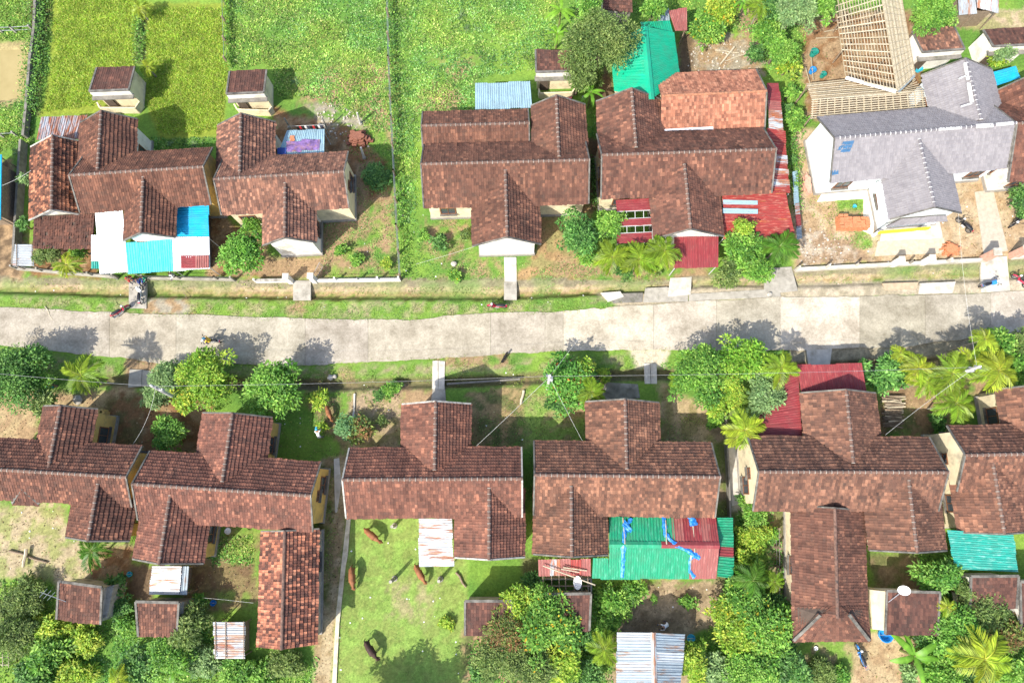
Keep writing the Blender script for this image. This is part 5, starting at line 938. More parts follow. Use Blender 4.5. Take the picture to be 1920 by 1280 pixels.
# ---- upper side
tree(1128, 82, 78, 'olive', 'large feathery olive-green tree overhanging the emerald green roof', 6.5, fine=True)
tree(1085, 140, 34, 'olive', 'lower olive tree drooping over the tiled outhouse wall', 4.0, fine=True)
tree(1100, 20, 34, 'green', 'leafy tree behind the feathery olive tree, near the bananas', 5.0)
tree(1112, 150, 24, 'olive', 'twiggy olive shrub beside the banana clump between two tiled wings', 2.0, fine=True, name='shrub')
tree(1225, 14, 26, 'green', 'mid-green tree shading the small orange-red sheet roof', 4.0)
tree(1325, 58, 42, 'green', 'low spreading bush with yellow flecks beside the rubble yard', 2.4, flower=(0.55, 0.45, 0.03), name='shrub')
tree(1352, 16, 34, 'lime', 'bush with orange-yellow blossom above the rubble yard', 3.0, flower=(0.6, 0.35, 0.03))
tree(1460, 88, 44, 'green', 'bright dense tree between the rubble yard and the bamboo frame', 3.6)
tree(1478, 122, 28, 'lime', 'yellow-green bush with yellow blossom in front of the bamboo frame', 2.2, flower=(0.6, 0.5, 0.03), name='shrub')
tree(1435, 58, 30, 'green', 'leafy bush behind the orange annexe roof', 3.0); tree(1418, 100, 22, 'deep', 'dark bush squeezed behind the orange annexe roof', 2.2, name='shrub')
tree(1492, 22, 46, 'pale', 'tall greyish-green tree beside the bamboo frame poles', 5.0); tree(1540, 8, 36, 'green', 'tree touching the bamboo roof frame ridge', 4.5); tree(1440, 18, 28, 'deep', 'dark leafy tree beside the top palm', 4.0)
tree(1746, 24, 48, 'green', 'bright green dome tree overhanging the white-walled outhouse', 4.6, fine=True); tree(1880, 98, 24, 'pale', 'thin pale bush over the second white-walled outhouse', 3.0, fine=True); tree(1868, 116, 18, 'lime', 'flowering yellow-green bush next to the blue tarpaulin', 1.8, name='shrub')
tree(1483, 172, 17, 'green', 'round bush at the corner of the bamboo cross frame', 1.8, name='shrub'); tree(1492, 222, 25, 'green', 'bushy shrub between the rusty strip and the bamboo frame', 2.0, name='shrub'); tree(1478, 205, 14, 'deep', 'small dark shrub beside the rusty red strip roof', 1.4, name='shrub'); tree(1487, 300, 10, 'deep', 'creeper clump on the fence by the red roof', 1.0, name='shrub'); tree(1489, 345, 9, 'green', 'narrow weed clump on the zinc strip fence', 1.0, name='shrub')
tree(1912, 372, 27, 'deep', 'dark shrub beside the brown house by the driveway', 2.2); tree(1918, 400, 14, 'deep', 'low dark shrub next to the parked black scooter', 1.2, name='shrub')
tree(742, 1372, 62, 'green', 'tree standing on the lawn edge beyond the lone dark cow', 5.0)
tree(668, 1365, 40, 'green', 'tree by the lane end beyond the cream kerb', 4.5)
tree(451, 474, 45, 'green', 'big round leafy tree in front of the patchy orange house', 4.4, tint=(0.85, 0.95, 0.9)); tree(470, 425, 20, 'green', 'smaller bush tucked behind the big round leafy tree', 2.5, name='shrub')
tree(92, 472, 30, 'olive', 'olive bush below the sagging dark tiled lean-to', 2.4, fine=True); tree(148, 466, 20, 'green', 'thin green bush beside the white metal awning', 2.0, name='shrub'); tree(42, 420, 13, 'deep', 'dark creeper bush on the boundary wall by the tiled lean-to', 1.5, name='shrub'); tree(45, 335, 14, 'pale', 'pale shrub on the boundary by the blue roof edge', 1.6, name='shrub')
tree(1082, 436, 47, 'deep', 'dense dark green mango tree between the two upper houses', 3.8, tint=(1.15, 1.2, 1.1)); tree(1143, 416, 32, 'green', 'lighter leafy tree touching the slatted red porch', 3.4)
tree(1100, 478, 20, 'green', 'leafy bush below the dense mango tree', 1.8, name='shrub'); tree(1170, 505, 22, 'deep', 'dark bush under the areca palms by the red porch', 1.3, name='shrub'); tree(1225, 505, 16, 'olive', 'low bush with yellow leaves under the palms', 1.0, name='shrub', flower=(0.5, 0.35, 0.03))
tree(1392, 462, 42, 'green', 'bright leafy tree at the corner of the rusty red roof', 3.4); tree(1365, 508, 32, 'olive', 'tree hanging over the drain before the rusty red roof', 3.0); tree(1415, 500, 34, 'green', 'leafy tree between the rusty roof and the roadside drain', 2.8); tree(1395, 428, 20, 'lime', 'light green branch tops rising over the rusty red roof', 4.0)
tree(822, 455, 17, 'deep', 'small dark green sapling in the yard beside the white pediment', 1.2, name='shrub'); tree(793, 440, 12, 'green', 'small sapling near the fence of posts', 1.0, name='shrub')
tree(640, 470, 14, 'green', 'weedy bush in the triangular yard by the fence', 0.9, name='shrub'); tree(670, 485, 13, 'green', 'weedy bush by the white wall posts', 0.9, name='shrub'); tree(725, 495, 12, 'lime', 'yellowish bush at the corner of the fence and wall', 0.9, name='shrub'); tree(870, 440, 13, 'olive', 'brownish bush against the white pediment wing', 1.0, name='shrub'); tree(850, 515, 14, 'green', 'bush at the drain edge with yellow flowers', 0.9, name='shrub', flower=(0.6, 0.5, 0.03)); tree(706, 330, 30, 'deep', 'thick dark ground bush beyond the patchy house gable', 0.9, name='shrub', flat=0.5)
for i, (x, y, r_, k, l) in enumerate([(125, 497, 26, 'yellow', 'yellow areca palm between the drain and the olive bush'), (1148, 482, 32, 'palm', 'areca palm against the dense mango tree'), (1198, 486, 32, 'palm', 'areca palm between its two companions by the red porch'), (1246, 470, 34, 'palm', 'tallest areca palm leaning over the dark red front porch'), (1462, 462, 34, 'dark', 'dark green palm beside the rusty red roof corner'), (1428, 8, 34, 'palm', 'fan of palm fronds above the rubble yard'), (261, 16, 20, 'yellow', 'small yellow palm between the rice plots, far end'), (277, 126, 17, 'yellow', 'small yellow palm beside the white-banded outhouse')]): palm(x, y, r_, l, k, h=[2.6, 3.4, 3.6, 4.2, 3.2, 3.6, 1.6, 1.6][i], nf=9 if r_ > 22 else 12)
banana(1108, 172, 30, 'banana clump with broad leaves in the gap between the two tiled wings', 2.6); banana(1052, 18, 30, 'tall banana plant at the edge of the weed field', 3.2, tint=(1.25, 1.1, 1)); banana(1045, 62, 22, 'shorter banana plant beside the olive tree', 2.2, tint=(1.2, 1.1, 1)); banana(1392, 2, 26, 'banana plant with one long leaf over the rubble yard', 3.0)
for x, y, r_, l in [(32, 285, 20, 'agave-like plant beside the stone boundary wall'), (317, 268, 11, 'grey-green spiky plant by the rice plot corner'), (362, 268, 12, 'grey-green spiky plant below the second rice plot'), (553, 152, 15, 'spiky plant beside the outhouse with the cream band'), (864, 28, 18, 'tall pale spiky grass clump in the weed field'), (875, 52, 14, 'pale spiky grass clump beside the tallest one'), (730, 42, 9, 'agave on the fence line at the far end of the field'), (710, 90, 9, 'agave midway along the field fence'), (725, 165, 8, 'agave near the middle of the field fence'), (738, 280, 9, 'agave by the fence near the brick stack'), (738, 400, 9, 'agave by the fence opposite the tiled annexe'), (1175, 515, 12, 'spiky rosette under the areca palms')]: spiky(x, y, r_, l)
# ---- lower side, by the road
tree(22, 705, 74, 'deep', 'dark spreading tree over the roadside, beside the yellow-green palm', 4.6, tint=(1.05, 1.05, 0.9)); tree(72, 716, 26, 'green', 'lighter tree with a blue can beside it', 3.0); tree(85, 755, 26, 'olive', 'lower olive branches reaching the brown porch roof', 3.2)
tree(305, 705, 34, 'pale', 'pale feathery bush behind the leaning electricity pole', 2.6, fine=True); tree(378, 708, 62, 'lime', 'wide yellow-green tree beside the roadside verge', 4.2, tint=(0.85, 0.95, 0.9)); tree(350, 742, 28, 'lime', 'yellowish bush with yellow blossom at the pole foot', 2.6, flower=(0.6, 0.45, 0.03)); tree(290, 745, 26, 'pale', 'pale low bush under the service wire', 1.3, name='shrub', fine=True)
tree(508, 728, 56, 'green', 'dense bright green tree beside the front porch of the annexe house', 4.2); tree(318, 814, 34, 'green', 'round bright green tree in the red-soil yard', 2.4); tree(598, 750, 19, 'lime', 'small light green bush beside the brown calf', 1.3, name='shrub'); tree(602, 800, 12, 'lime', 'tiny yellow-green bush by the person with the blue cap', 0.9, name='shrub')
tree(652, 800, 22, 'pale', 'blue-grey leaved shrub on the yard boundary', 1.6, name='shrub', tint=(0.7, 0.9, 0.9)); tree(676, 806, 27, 'rusty', 'mixed green and rust shrub at the corner of the cattle house', 1.7, name='shrub'); tree(735, 732, 20, 'green', 'low green bush beside the drain near the two-plank bridge', 1.0, name='shrub'); tree(712, 742, 12, 'deep', 'dark tuft next to the low green bush by the drain', 0.8, name='shrub'); tree(718, 790, 12, 'olive', 'bare twiggy sapling in front of the cattle house', 1.0, name='shrub', fine=True)
tree(1062, 718, 54, 'green', 'tree dotted with orange blossom around the concrete pole', 3.4, flower=(0.55, 0.18, 0.04), tint=(0.8, 0.95, 1.0)); tree(1092, 695, 26, 'lime', 'yellowish branch tops beside the orange-blossom tree', 3.2); tree(1136, 700, 15, 'lime', 'small yellow-green bush by the drain', 1.4, name='shrub'); tree(1045, 755, 24, 'deep', 'lower dark side of the orange-blossom tree by the yard', 2.4)
tree(1305, 702, 58, 'green', 'large bright green tree beside the two-plank bridge and fruit trees', 4.6); tree(1392, 680, 52, 'lime', 'large yellow-green tree overhanging the road', 4.8, tint=(0.75, 0.95, 0.9)); tree(1432, 742, 42, 'pale', 'pale green dome tree against the dark red carport', 3.8, fine=True); tree(1345, 760, 28, 'lime', 'light green tree below the large bright green tree', 3.0); tree(1372, 730, 30, 'lime', 'tree with yellow tips squeezed between the large trees', 3.6, flower=(0.5, 0.45, 0.03)); tree(1342, 790, 18, 'green', 'bush at the yard edge by the carport', 1.4, name='shrub')
tree(1660, 702, 42, 'deep', 'dense glossy tree beside the dark red carport roof', 3.4, tint=(1.25, 1.3, 1.2)); tree(1872, 655, 42, 'green', 'leafy tree by the road behind the row of palms', 3.6); tree(1905, 690, 36, 'green', 'leafy tree at the end of the row of palms', 3.2); tree(1915, 640, 26, 'olive', 'olive tree overhanging the road at the far end', 3.4); tree(1890, 715, 18, 'deep', 'dark bush below the end palm, by the porch', 1.5, name='shrub'); tree(1760, 790, 18, 'deep', 'dark shrub beside the firewood yard', 1.0, name='shrub'); tree(1762, 815, 12, 'green', 'small bush by the cream gable wall', 0.9, name='shrub')
for i, (x, y, r_, k, l, h) in enumerate([(145, 702, 36, 'palm', 'lone yellow-green areca palm casting its shadow on the road', 4.5), (1110, 735, 26, 'palm', 'areca palm behind the orange-blossom tree', 3.2), (1465, 690, 32, 'palm', 'areca palm touching the dark red carport', 4.2), (1396, 806, 34, 'yellow', 'yellow areca palm at the corner of the carport', 3.6), (1722, 690, 32, 'yellow', 'yellow areca palm next to the glossy dense tree', 4.2), (1738, 716, 32, 'palm', 'areca palm below the yellow one, by the firewood', 3.8), (1785, 700, 38, 'palm', 'areca palm in the middle of the roadside row', 4.4), (1818, 676, 28, 'yellow', 'small yellow areca palm by the road wire', 4.2), (1872, 694, 40, 'yellow', 'big yellow areca palm at the end of the row', 4.4), (1792, 756, 36, 'palm', 'areca palm standing alone in the brown yard', 3.8), (1846, 636, 24, 'yellow', 'yellow areca palm top over the road edge', 4.6), (1268, 712, 16, 'palm', 'small palm under the large bright green tree', 1.6), (1690, 660, 18, 'yellow', 'yellow palm tip behind the glossy dense tree', 3.6), (172, 1032, 30, 'dark', 'dark young palm beside the back wing of the gablet house', 2.4), (1132, 1216, 28, 'palm', 'palm beside the zinc shed, under the fruit tree', 2.6), (1412, 1088, 32, 'dark', 'palm in the hedge beside the green roof end', 2.8), (1452, 1090, 20, 'palm', 'small palm by the long tiled annexe wall', 2.0), (1846, 1236, 48, 'yellow', 'big yellow palm in the thicket below the tiled outhouses', 3.6), (1775, 1138, 18, 'yellow', 'yellow palm leaf cluster touching the outhouse with the dish', 2.8), (221, 1272, 22, 'yellow', 'yellow palm in the thicket beyond the concrete-sided outhouse', 2.0)]): palm(x, y, r_, l, k, h=h)
# ---- lower side, back gardens
for x, y, r_, st, l, h in [(40, 1125, 46, 'olive', 'olive bush mass beside the antenna outhouse', 2.0), (20, 1190, 44, 'olive', 'dark thicket tree by the bamboo trellis', 2.4), (95, 1180, 34, 'lime', 'lime green bush below the antenna outhouse', 1.8), (92, 1236, 42, 'green', 'leafy tree in the middle of the weedy thicket', 2.2), (160, 1195, 30, 'lime', 'yellow-green bush under the concrete-sided outhouse', 1.6), (60, 1268, 38, 'deep', 'dark bush at the thicket edge', 2.0), (215, 1095, 18, 'deep', 'dark broadleaf clump beside the concrete annexe', 1.4), (228, 1140, 22, 'deep', 'bush between the two small outhouses', 1.3), (236, 1170, 20, 'green', 'grassy bush touching the small outhouse', 1.2), (352, 1172, 40, 'olive', 'feathery olive tree over the small outhouse corner', 2.8), (318, 1228, 44, 'green', 'leafy tree behind the small outhouse', 2.6), (265, 1250, 36, 'deep', 'dark leafy bush between the thicket and the small outhouse', 2.0), (375, 1125, 14, 'green', 'small bush with round leaves by the blue bucket', 1.2), (385, 1240, 30, 'pale', 'pale agave bush near the rusty-striped coop', 1.2), (445, 1262, 36, 'green', 'green bush below the rusty-striped coop', 1.6), (140, 1262, 36, 'lime', 'tall yellowish grass bush in the thicket', 1.4), (535, 1250, 34, 'olive', 'weedy bush at the foot of the mottled annexe', 0.9), (490, 1262, 26, 'green', 'green weed bush beside the annexe end', 1.0)]: tree(x, y, r_, st, l, h, name='tree' if h > 2.1 else 'shrub', fine=(st == 'olive'))
for x, y, r_, st, l, h, fl in [(1022, 1168, 62, 'green', 'large citrus tree with yellow fruit between the outhouses', 4.0, (0.75, 0.5, 0.03)), (965, 1128, 30, 'lime', 'light green tree top beside the citrus tree', 3.2, None), (945, 1178, 44, 'rusty', 'reddish-brown tree over the lawn-corner outhouse', 3.4, None), (938, 1235, 46, 'olive', 'olive tree with blue-green base by the lawn edge', 3.0, None), (995, 1248, 44, 'olive', 'twiggy olive tree below the citrus tree', 3.2, None), (1055, 1240, 36, 'lime', 'lime-tipped tree beside the zinc shed', 2.8, None), (1085, 1190, 26, 'deep', 'dark tree between the citrus and the outhouse', 2.4, None), (1100, 1262, 30, 'deep', 'dark bush at the zinc shed corner', 1.8, None), (995, 1085, 18, 'deep', 'dark tall weeds between the two lower houses', 1.4, None), (1150, 1130, 34, 'green', 'broadleaf bush below the green metal roof', 1.4, None), (1185, 1105, 26, 'green', 'low creeper bush beside the bare back yard', 1.0, None), (1140, 1165, 24, 'green', 'leafy bush by the tiled outhouse wall', 1.2, None), (1290, 1130, 16, 'green', 'small weed bush in the bare back yard', 0.8, None), (1225, 1122, 8, 'green', 'tiny weed tuft by the shed shadow', 0.5, None), (905, 1262, 18, 'deep', 'blue-green agave-like bush by the lawn edge', 1.0, None), (838, 1165, 14, 'lime', 'low yellowish weed on the cattle lawn', 0.5, None),
                             (1408, 960, 30, 'green', 'bush at the top of the hedge strip by the long annexe', 1.8, None), (1412, 1008, 32, 'lime', 'yellow-green bush in the hedge strip', 1.8, None), (1405, 1048, 28, 'lime', 'pale lime bush beside the green roof end', 1.6, None), (1440, 1000, 20, 'green', 'thin bush close to the long tiled annexe', 1.2, None), (1412, 910, 18, 'green', 'small tree between the two lower houses', 1.6, None), (1395, 935, 12, 'deep', 'narrow shrub by the yellow gable wall', 1.0, None), (1398, 1128, 44, 'green', 'leafy tree behind the bare back yard', 3.0, (0.4, 0.4, 0.03)), (1352, 1140, 24, 'lime', 'golden bush beside the bare back yard', 2.2, (0.6, 0.5, 0.03)), (1438, 1180, 52, 'green', 'large tree with yellow tips beside the long annexe', 3.4, (0.5, 0.45, 0.03)), (1385, 1190, 36, 'lime', 'lime tree beside the teal bag and zinc shed', 2.8, None), (1300, 1240, 34, 'lime', 'broadleaf lime tree beside the zinc shed', 2.6, None), (1338, 1262, 36, 'pale', 'pale bush below the zinc shed', 2.2, None), (1405, 1256, 46, 'green', 'leafy tree at the bottom of the hedge', 3.0, None), (1478, 1240, 40, 'deep', 'dark tree near the hip end of the annexe', 2.6, None), (1456, 1130, 26, 'deep', 'dark bush pressed to the annexe wall', 1.6, None), (1540, 1262, 30, 'olive', 'weedy bush beside the blue motorbike', 1.0, None), (1575, 1270, 22, 'green', 'broadleaf weeds by the sandy path', 0.8, None), (1758, 1072, 42, 'green', 'round tree in the back yard beside the teal awning', 3.2, None), (1786, 1180, 54, 'green', 'large dark-leaved tree beside the dish outhouse', 3.4, None), (1745, 1196, 26, 'deep', 'dark tree touching the dish outhouse eave', 2.2, None), (1845, 1140, 50, 'olive', 'grey-olive twiggy tree in front of the tiled outhouse', 3.0, None), (1812, 1112, 26, 'olive', 'olive branches below the teal awning', 2.8, None), (1890, 1182, 40, 'rusty', 'rust-tinted bush at the thicket edge', 2.6, None), (1768, 1252, 46, 'green', 'bright ferny tree beside the banana plant', 2.4, None), (1905, 1250, 42, 'green', 'leafy tree beyond the big yellow palm', 2.6, None), (1820, 1275, 34, 'deep', 'dark undergrowth tree below the big palm', 1.8, None), (1705, 1262, 18, 'pale', 'pale weed bush beside the sandy path', 0.8, None)]:
    tree(x, y, r_, st, l, h, name='tree' if h > 2.1 else 'shrub', fine=(st in ('olive', 'rusty')), flower=fl, tint=(0.85, 0.92, 1) if 'dark-leaved' in l or 'round tree in the back' in l else (1, 1, 1))
banana(1716, 1230, 46, 'banana plant with long leaves beside the sandy path', 2.0); banana(326, 1255, 26, 'banana plant in the thicket behind the small outhouse', 1.6); spiky(360, 1248, 20, 'agave rosette in the thicket near the coop'); spiky(415, 1250, 12, 'small agave by the coop corner')
# ---- grass, weeds and rice (nobody could count them)
def scatter(polys, dens, L, W, el, cols, droop=0.3, var=0.22, noisecut=None, zoff=0.0, exclude=(), hue=1.0):
    out = []
    for poly in polys:
        P = np.array(poly, float); wx, wy = Gn(P[:, 0], P[:, 1]); area = 0.5 * abs(np.dot(wx, np.roll(wy, -1)) - np.dot(wy, np.roll(wx, -1)))
        bb = wx.min(), wx.max(), wy.min(), wy.max(); n = int(dens * (bb[1] - bb[0]) * (bb[3] - bb[2])); x = RNG.uniform(bb[0], bb[1], n); y = RNG.uniform(bb[2], bb[3], n); px, py = proj(x, y); amp = (fbm(x * 1.3, y * 1.3, 3) - 0.5) * 18
        k = sdist(poly, px, py) + amp < 0
        for ex in exclude: k &= sdist(ex, px, py) > 2
        if noisecut is not None: k &= fbm(x * 0.9 + 5, y * 0.9, 3) > noisecut + RNG.normal(0, 0.06, n)
        out.append(np.stack([x[k], y[k], gz(px[k], py[k]) + zoff], 1))
    P = np.concatenate(out); n = len(P); Ls = RNG.uniform(*L, n); C = pal(n, cols, var)
    q = np.clip((fbm(P[:, 0] * 0.28 + 3, P[:, 1] * 0.28, 4) - 0.35) / 0.3, 0, 1)[:, None]; C *= (1 - q) * np.array([0.72, 0.95, 1.1]) + q * np.array([1.08, 1.02, 0.95]) if hue else 1.0
    C *= ((0.45 + 1.0 * fbm(P[:, 0] * 0.9, P[:, 1] * 0.9, 4)) if hue else (0.75 + 0.5 * fbm(P[:, 0] * 0.9, P[:, 1] * 0.9, 4)))[:, None]
    return leaf_quads(P, dirs(n, *el), Ls, Ls * RNG.uniform(W * 0.8, W * 1.2, n), C, droop=droop)
def stuff(name, label, cat, *a, **k):
    V, F, C = scatter(*a, **k); o = link(name, mesh(name, V, F, M['blade'], col=C), kind='stuff'); tagthing(o, label, cat); return o
RICE = [(0.27, 0.43, 0.04), (0.36, 0.49, 0.055), (0.19, 0.36, 0.03), (0.46, 0.53, 0.12)]
stuff('rice_plants', 'dense yellow-green rice in the plot beside the stone wall', 'rice', [[(110, -20), (250, -20), (258, 60), (252, 128), (182, 150), (180, 200), (85, 210), (98, 130)]], 300, (0.22, 0.42), 0.13, (25, 75), RICE, 0.35, hue=0)
stuff('rice_plants', 'dense yellow-green rice in the plot between the outhouses', 'rice', [[(278, 14), (418, 14), (424, 130), (414, 248), (305, 254), (276, 190)]], 300, (0.22, 0.42), 0.13, (25, 75), RICE, 0.35, hue=0)
WEED = [(0.18, 0.34, 0.055), (0.25, 0.42, 0.08), (0.32, 0.48, 0.11), (0.11, 0.24, 0.045), (0.42, 0.51, 0.17)]
stuff('weeds', 'lush knee-high weeds filling the field behind the upper houses', 'weeds', [[(432, -30), (1060, -30), (1040, 90), (1000, 130), (890, 150), (885, 210), (785, 215), (780, 420), (745, 420), (735, 250), (700, 250), (600, 185), (520, 180), (505, 120), (432, 130)]], 95, (0.14, 0.3), 0.5, (5, 55), WEED, noisecut=0.3)
stuff('weeds', 'weeds around the murky pond and along the stone wall', 'weeds', [[(-40, -20), (62, -20), (60, 80), (-40, 80)], [(-40, 195), (60, 190), (62, 270), (-40, 300)], [(85, -20), (104, -20), (92, 130), (74, 210), (66, 210), (78, 100)], [(250, 25), (274, 20), (272, 120), (256, 120)], [(265, 260), (400, 258), (400, 290), (270, 300)]], 85, (0.14, 0.3), 0.42, (15, 65), WEED)
GRASS = [(0.21, 0.34, 0.06), (0.28, 0.4, 0.085), (0.17, 0.28, 0.05), (0.37, 0.43, 0.14)]
stuff('grass', 'short grass on the verge between the upper drain and the road', 'grass', [[(-30, 555), (225, 562), (225, 582), (-30, 575)], [(345, 564), (560, 568), (800, 568), (940, 565), (1130, 558), (1165, 566), (1030, 582), (870, 585), (800, 597), (560, 594), (350, 590)]], 110, (0.1, 0.22), 0.22, (20, 75), GRASS, noisecut=0.34)
stuff('grass', 'grass on the verge between the road and the lower yards', 'grass', [[(-30, 655), (240, 684), (230, 712), (-30, 700)], [(290, 686), (560, 694), (805, 682), (812, 712), (640, 716), (290, 712)], [(840, 676), (960, 668), (1190, 664), (1200, 694), (980, 704), (840, 708)]], 100, (0.1, 0.22), 0.22, (20, 75), GRASS, noisecut=0.36)
stuff('grass', 'short cropped grass of the cattle lawn', 'grass', [[(655, 972), (780, 972), (785, 1066), (868, 1068), (872, 1290), (624, 1290)]], 70, (0.06, 0.13), 0.25, (15, 70), [(0.22, 0.36, 0.07), (0.17, 0.32, 0.05), (0.3, 0.39, 0.11)], noisecut=0.4)
stuff('grass', 'patchy grass and weeds in the front yards of the lower houses', 'grass', [[(560, 735), (640, 745), (640, 870), (605, 865), (590, 800), (520, 800)], [(985, 725), (1095, 740), (1098, 835), (990, 835)], [(885, 770), (985, 740), (985, 836), (885, 835)], [(1240, 760), (1335, 780), (1340, 830), (1242, 830)], [(600, 870), (640, 870), (625, 1100), (600, 1100)], [(985, 840), (1000, 840), (1000, 1120), (985, 1120)], [(660, 730), (700, 720), (755, 740), (750, 780), (690, 760)], [(1345, 950), (1375, 950), (1372, 1090), (1376, 1090)]], 60, (0.1, 0.2), 0.3, (15, 65), GRASS, noisecut=0.42)
stuff('grass', 'patchy grass and weeds in the front yards of the upper houses', 'grass', [[(600, 400), (745, 300), (748, 518), (605, 520)], [(755, 300), (788, 300), (790, 400), (885, 402), (885, 470), (945, 490), (945, 525), (755, 525)], [(640, 250), (735, 250), (742, 330), (690, 340)], [(1020, 500), (1070, 490), (1240, 510), (1240, 528), (970, 528)], [(1500, 370), (1560, 360), (1620, 370), (1640, 470), (1560, 450)]], 65, (0.1, 0.2), 0.36, (10, 60), WEED, noisecut=0.42)
stuff('undergrowth', 'thick leafy undergrowth covering the lower back gardens', 'undergrowth', [[(-30, 1085), (105, 1095), (105, 1165), (190, 1180), (255, 1130), (258, 1195), (335, 1195), (395, 1160), (395, 1240), (470, 1240), (600, 1230), (580, 1300), (-30, 1300)], [(878, 1195), (1035, 1190), (1105, 1190), (1150, 1190), (1150, 1300), (878, 1300)], [(1110, 1090), (1200, 1090), (1210, 1120), (1150, 1180), (1110, 1180)], [(1380, 950), (1440, 950), (1475, 1060), (1485, 1210), (1500, 1300), (1290, 1300), (1285, 1200), (1360, 1160), (1380, 1090)], [(1725, 1040), (1780, 1040), (1820, 1090), (1830, 1190), (1760, 1200), (1940, 1180), (1940, 1300), (1725, 1300), (1740, 1200), (1770, 1180), (1775, 1110), (1725, 1100)], [(385, 1000), (480, 1000), (475, 1060), (390, 1060)]], 75, (0.14, 0.28), 0.5, (5, 60), WEED + LEAF['green'], noisecut=0.3)
stuff('undergrowth', 'leafy undergrowth behind the upper sheds', 'undergrowth', [[(1060, -30), (1500, -30), (1510, 60), (1500, 150), (1440, 150), (1430, 70), (1380, 60), (1290, 70), (1270, 20), (1150, 30), (1100, 180), (1070, 110)], [(1475, 150), (1510, 160), (1505, 320), (1485, 320)], [(1700, -20), (1800, -20), (1800, 50), (1720, 50)], [(1105, 195), (1118, 195), (1122, 260), (1105, 260)]], 70, (0.14, 0.28), 0.48, (5, 60), WEED + LEAF['green'], noisecut=0.33)
stuff('weeds', 'weeds and moss growing on the drain banks', 'weeds', [[(0, 520), (540, 530), (540, 542), (0, 540)], [(600, 535), (940, 535), (940, 552), (600, 552)], [(985, 535), (1240, 530), (1235, 546), (985, 552)], [(1490, 515), (1830, 502), (1830, 520), (1490, 530)], [(640, 705), (1190, 695), (1190, 712), (640, 722)], [(835, 712), (975, 705), (975, 722), (835, 728)]], 70, (0.08, 0.2), 0.35, (10, 60), GRASS + [(0.14, 0.14, 0.03)], noisecut=0.52)

def hedge(label, pts, w, h, n, cols, name='hedge', dz=0.0):
    P = []; L = [G(*p, 0) for p in pts]; seg = [(a, b, (b - a).length) for a, b in zip(L, L[1:])]; tot = sum(x[2] for x in seg)
    for a, b, l in seg:
        k = int(n * l / tot); t = RNG.random(k); x = a.x + (b.x - a.x) * t; y = a.y + (b.y - a.y) * t; hh = h * (0.4 + 0.9 * fbm(x * 0.8, y * 0.8, 3)); P.append(np.stack([x + RNG.normal(0, w / 2.4, k), y + RNG.normal(0, w / 2.4, k), hh * RNG.random(k) ** 0.6], 1))
    P = np.concatenate(P); m = len(P); ls = RNG.uniform(.14, .28, m); C = pal(m, cols, .2); V, F, CC = leaf_quads(P, dirs(m, -10, 50), ls, ls * .5, C); c = L[len(L) // 2]
    r = empty(name, label, 'hedge', (c.x, c.y, 0)); link('foliage', mesh('foliage', V, F, M['leaf'], col=CC), r, kind='stuff')
    for a, b, l in seg:
        for i in range(max(1, int(l / 2.0))): q = a.lerp(b, (i + .5) / max(1, int(l / 2.0))); mm = MB(); mm.tube([(q.x, q.y, -.05), (q.x + .05, q.y, h * .6)], [.04, .02], 5); mm.build('stem', M['bark'], r)
hedge('creeper hedge on the fence between the rice plot and weed field', [(426, -10), (428, 60), (430, 130)], .45, .9, 700, LEAF['green'] + LEAF['lime'][:2]); hedge('dark bushy hedge along the old stone wall by the rice plot', [(84, -10), (80, 60), (72, 130), (66, 215)], .8, .9, 1700, LEAF['deep'] + LEAF['green']); hedge('weedy growth on the pond side of the stone wall', [(62, 0), (58, 70), (50, 210), (44, 260)], .7, .8, 1200, LEAF['olive'] + LEAF['green'])
hedge('tangled growth along the fence dividing the weed field', [(734, -10), (738, 100), (742, 220), (747, 300)], .55, .8, 800, LEAF['green'] + LEAF['deep']); hedge('low growth along the yard fence opposite the annexe house', [(752, 330), (757, 430), (764, 520)], .7, .5, 400, LEAF['green']); hedge('creeper strip in the gap between the rusty roof and sandy yard', [(1482, 250), (1486, 330), (1492, 400)], .5, .9, 900, LEAF['green'] + LEAF['deep'])
hedge('shade-loving weeds in the gap between the two upper houses', [(1108, 300), (1112, 340), (1118, 385)], .5, .6, 500, LEAF['deep'])
hedge('green bank of weeds between the two rice plots', [(262, 22), (263, 70), (262, 118)], .7, .5, 700, LEAF['green'] + LEAF['olive'])
# ================================================================ WALLS, FENCES, POLES, WIRES
def low_wall(label, pts, h, mat, post_h=None, step=2.3, th=0.16, name='boundary_wall', cat='wall', pm=None, rails=0, zb=0.0, cap=None):
    c = G(*pts[len(pts) // 2], 0); r = empty(name, label, cat, (c.x, c.y, 0))
    for a, b in zip(pts, pts[1:]):
        A, B_ = G(*a, zb), G(*b, zb)
        if h > 0: m = MB(); m.beam(A + Vector((0, 0, h / 2 - 0.05)), B_ + Vector((0, 0, h / 2 - 0.05)), th, h + 0.1); m.build('wall_panel', M[mat], r)
        if cap: m = MB(); m.beam(A + Vector((0, 0, h + 0.03)), B_ + Vector((0, 0, h + 0.03)), th + 0.08, 0.06); m.build('coping', M[cap], r)
        if post_h:
            n = max(1, int(round((B_ - A).length / step)))
            for i in range(n + 1):
                p_ = A.lerp(B_, i / n); m = MB(); m.box((p_.x, p_.y, zb + post_h / 2 - 0.05), (0.15, 0.15, post_h + 0.1), math.atan2(B_.y - A.y, B_.x - A.x)); m.build('post', M[pm or mat], r)
        for k in range(rails):
            z = h + (post_h - h) * (k + 0.7) / rails; m = MB(); m.tube([A + Vector((0, 0, z)), B_ + Vector((0, 0, z))], 0.02, 5); m.build('rail', M['steel'], r)
    return r
low_wall('low grey wall with slim posts before the cyan-awning house', [(35, 505), (130, 514), (222, 521)], 0.35, 'concrete', 1.1, rails=1)
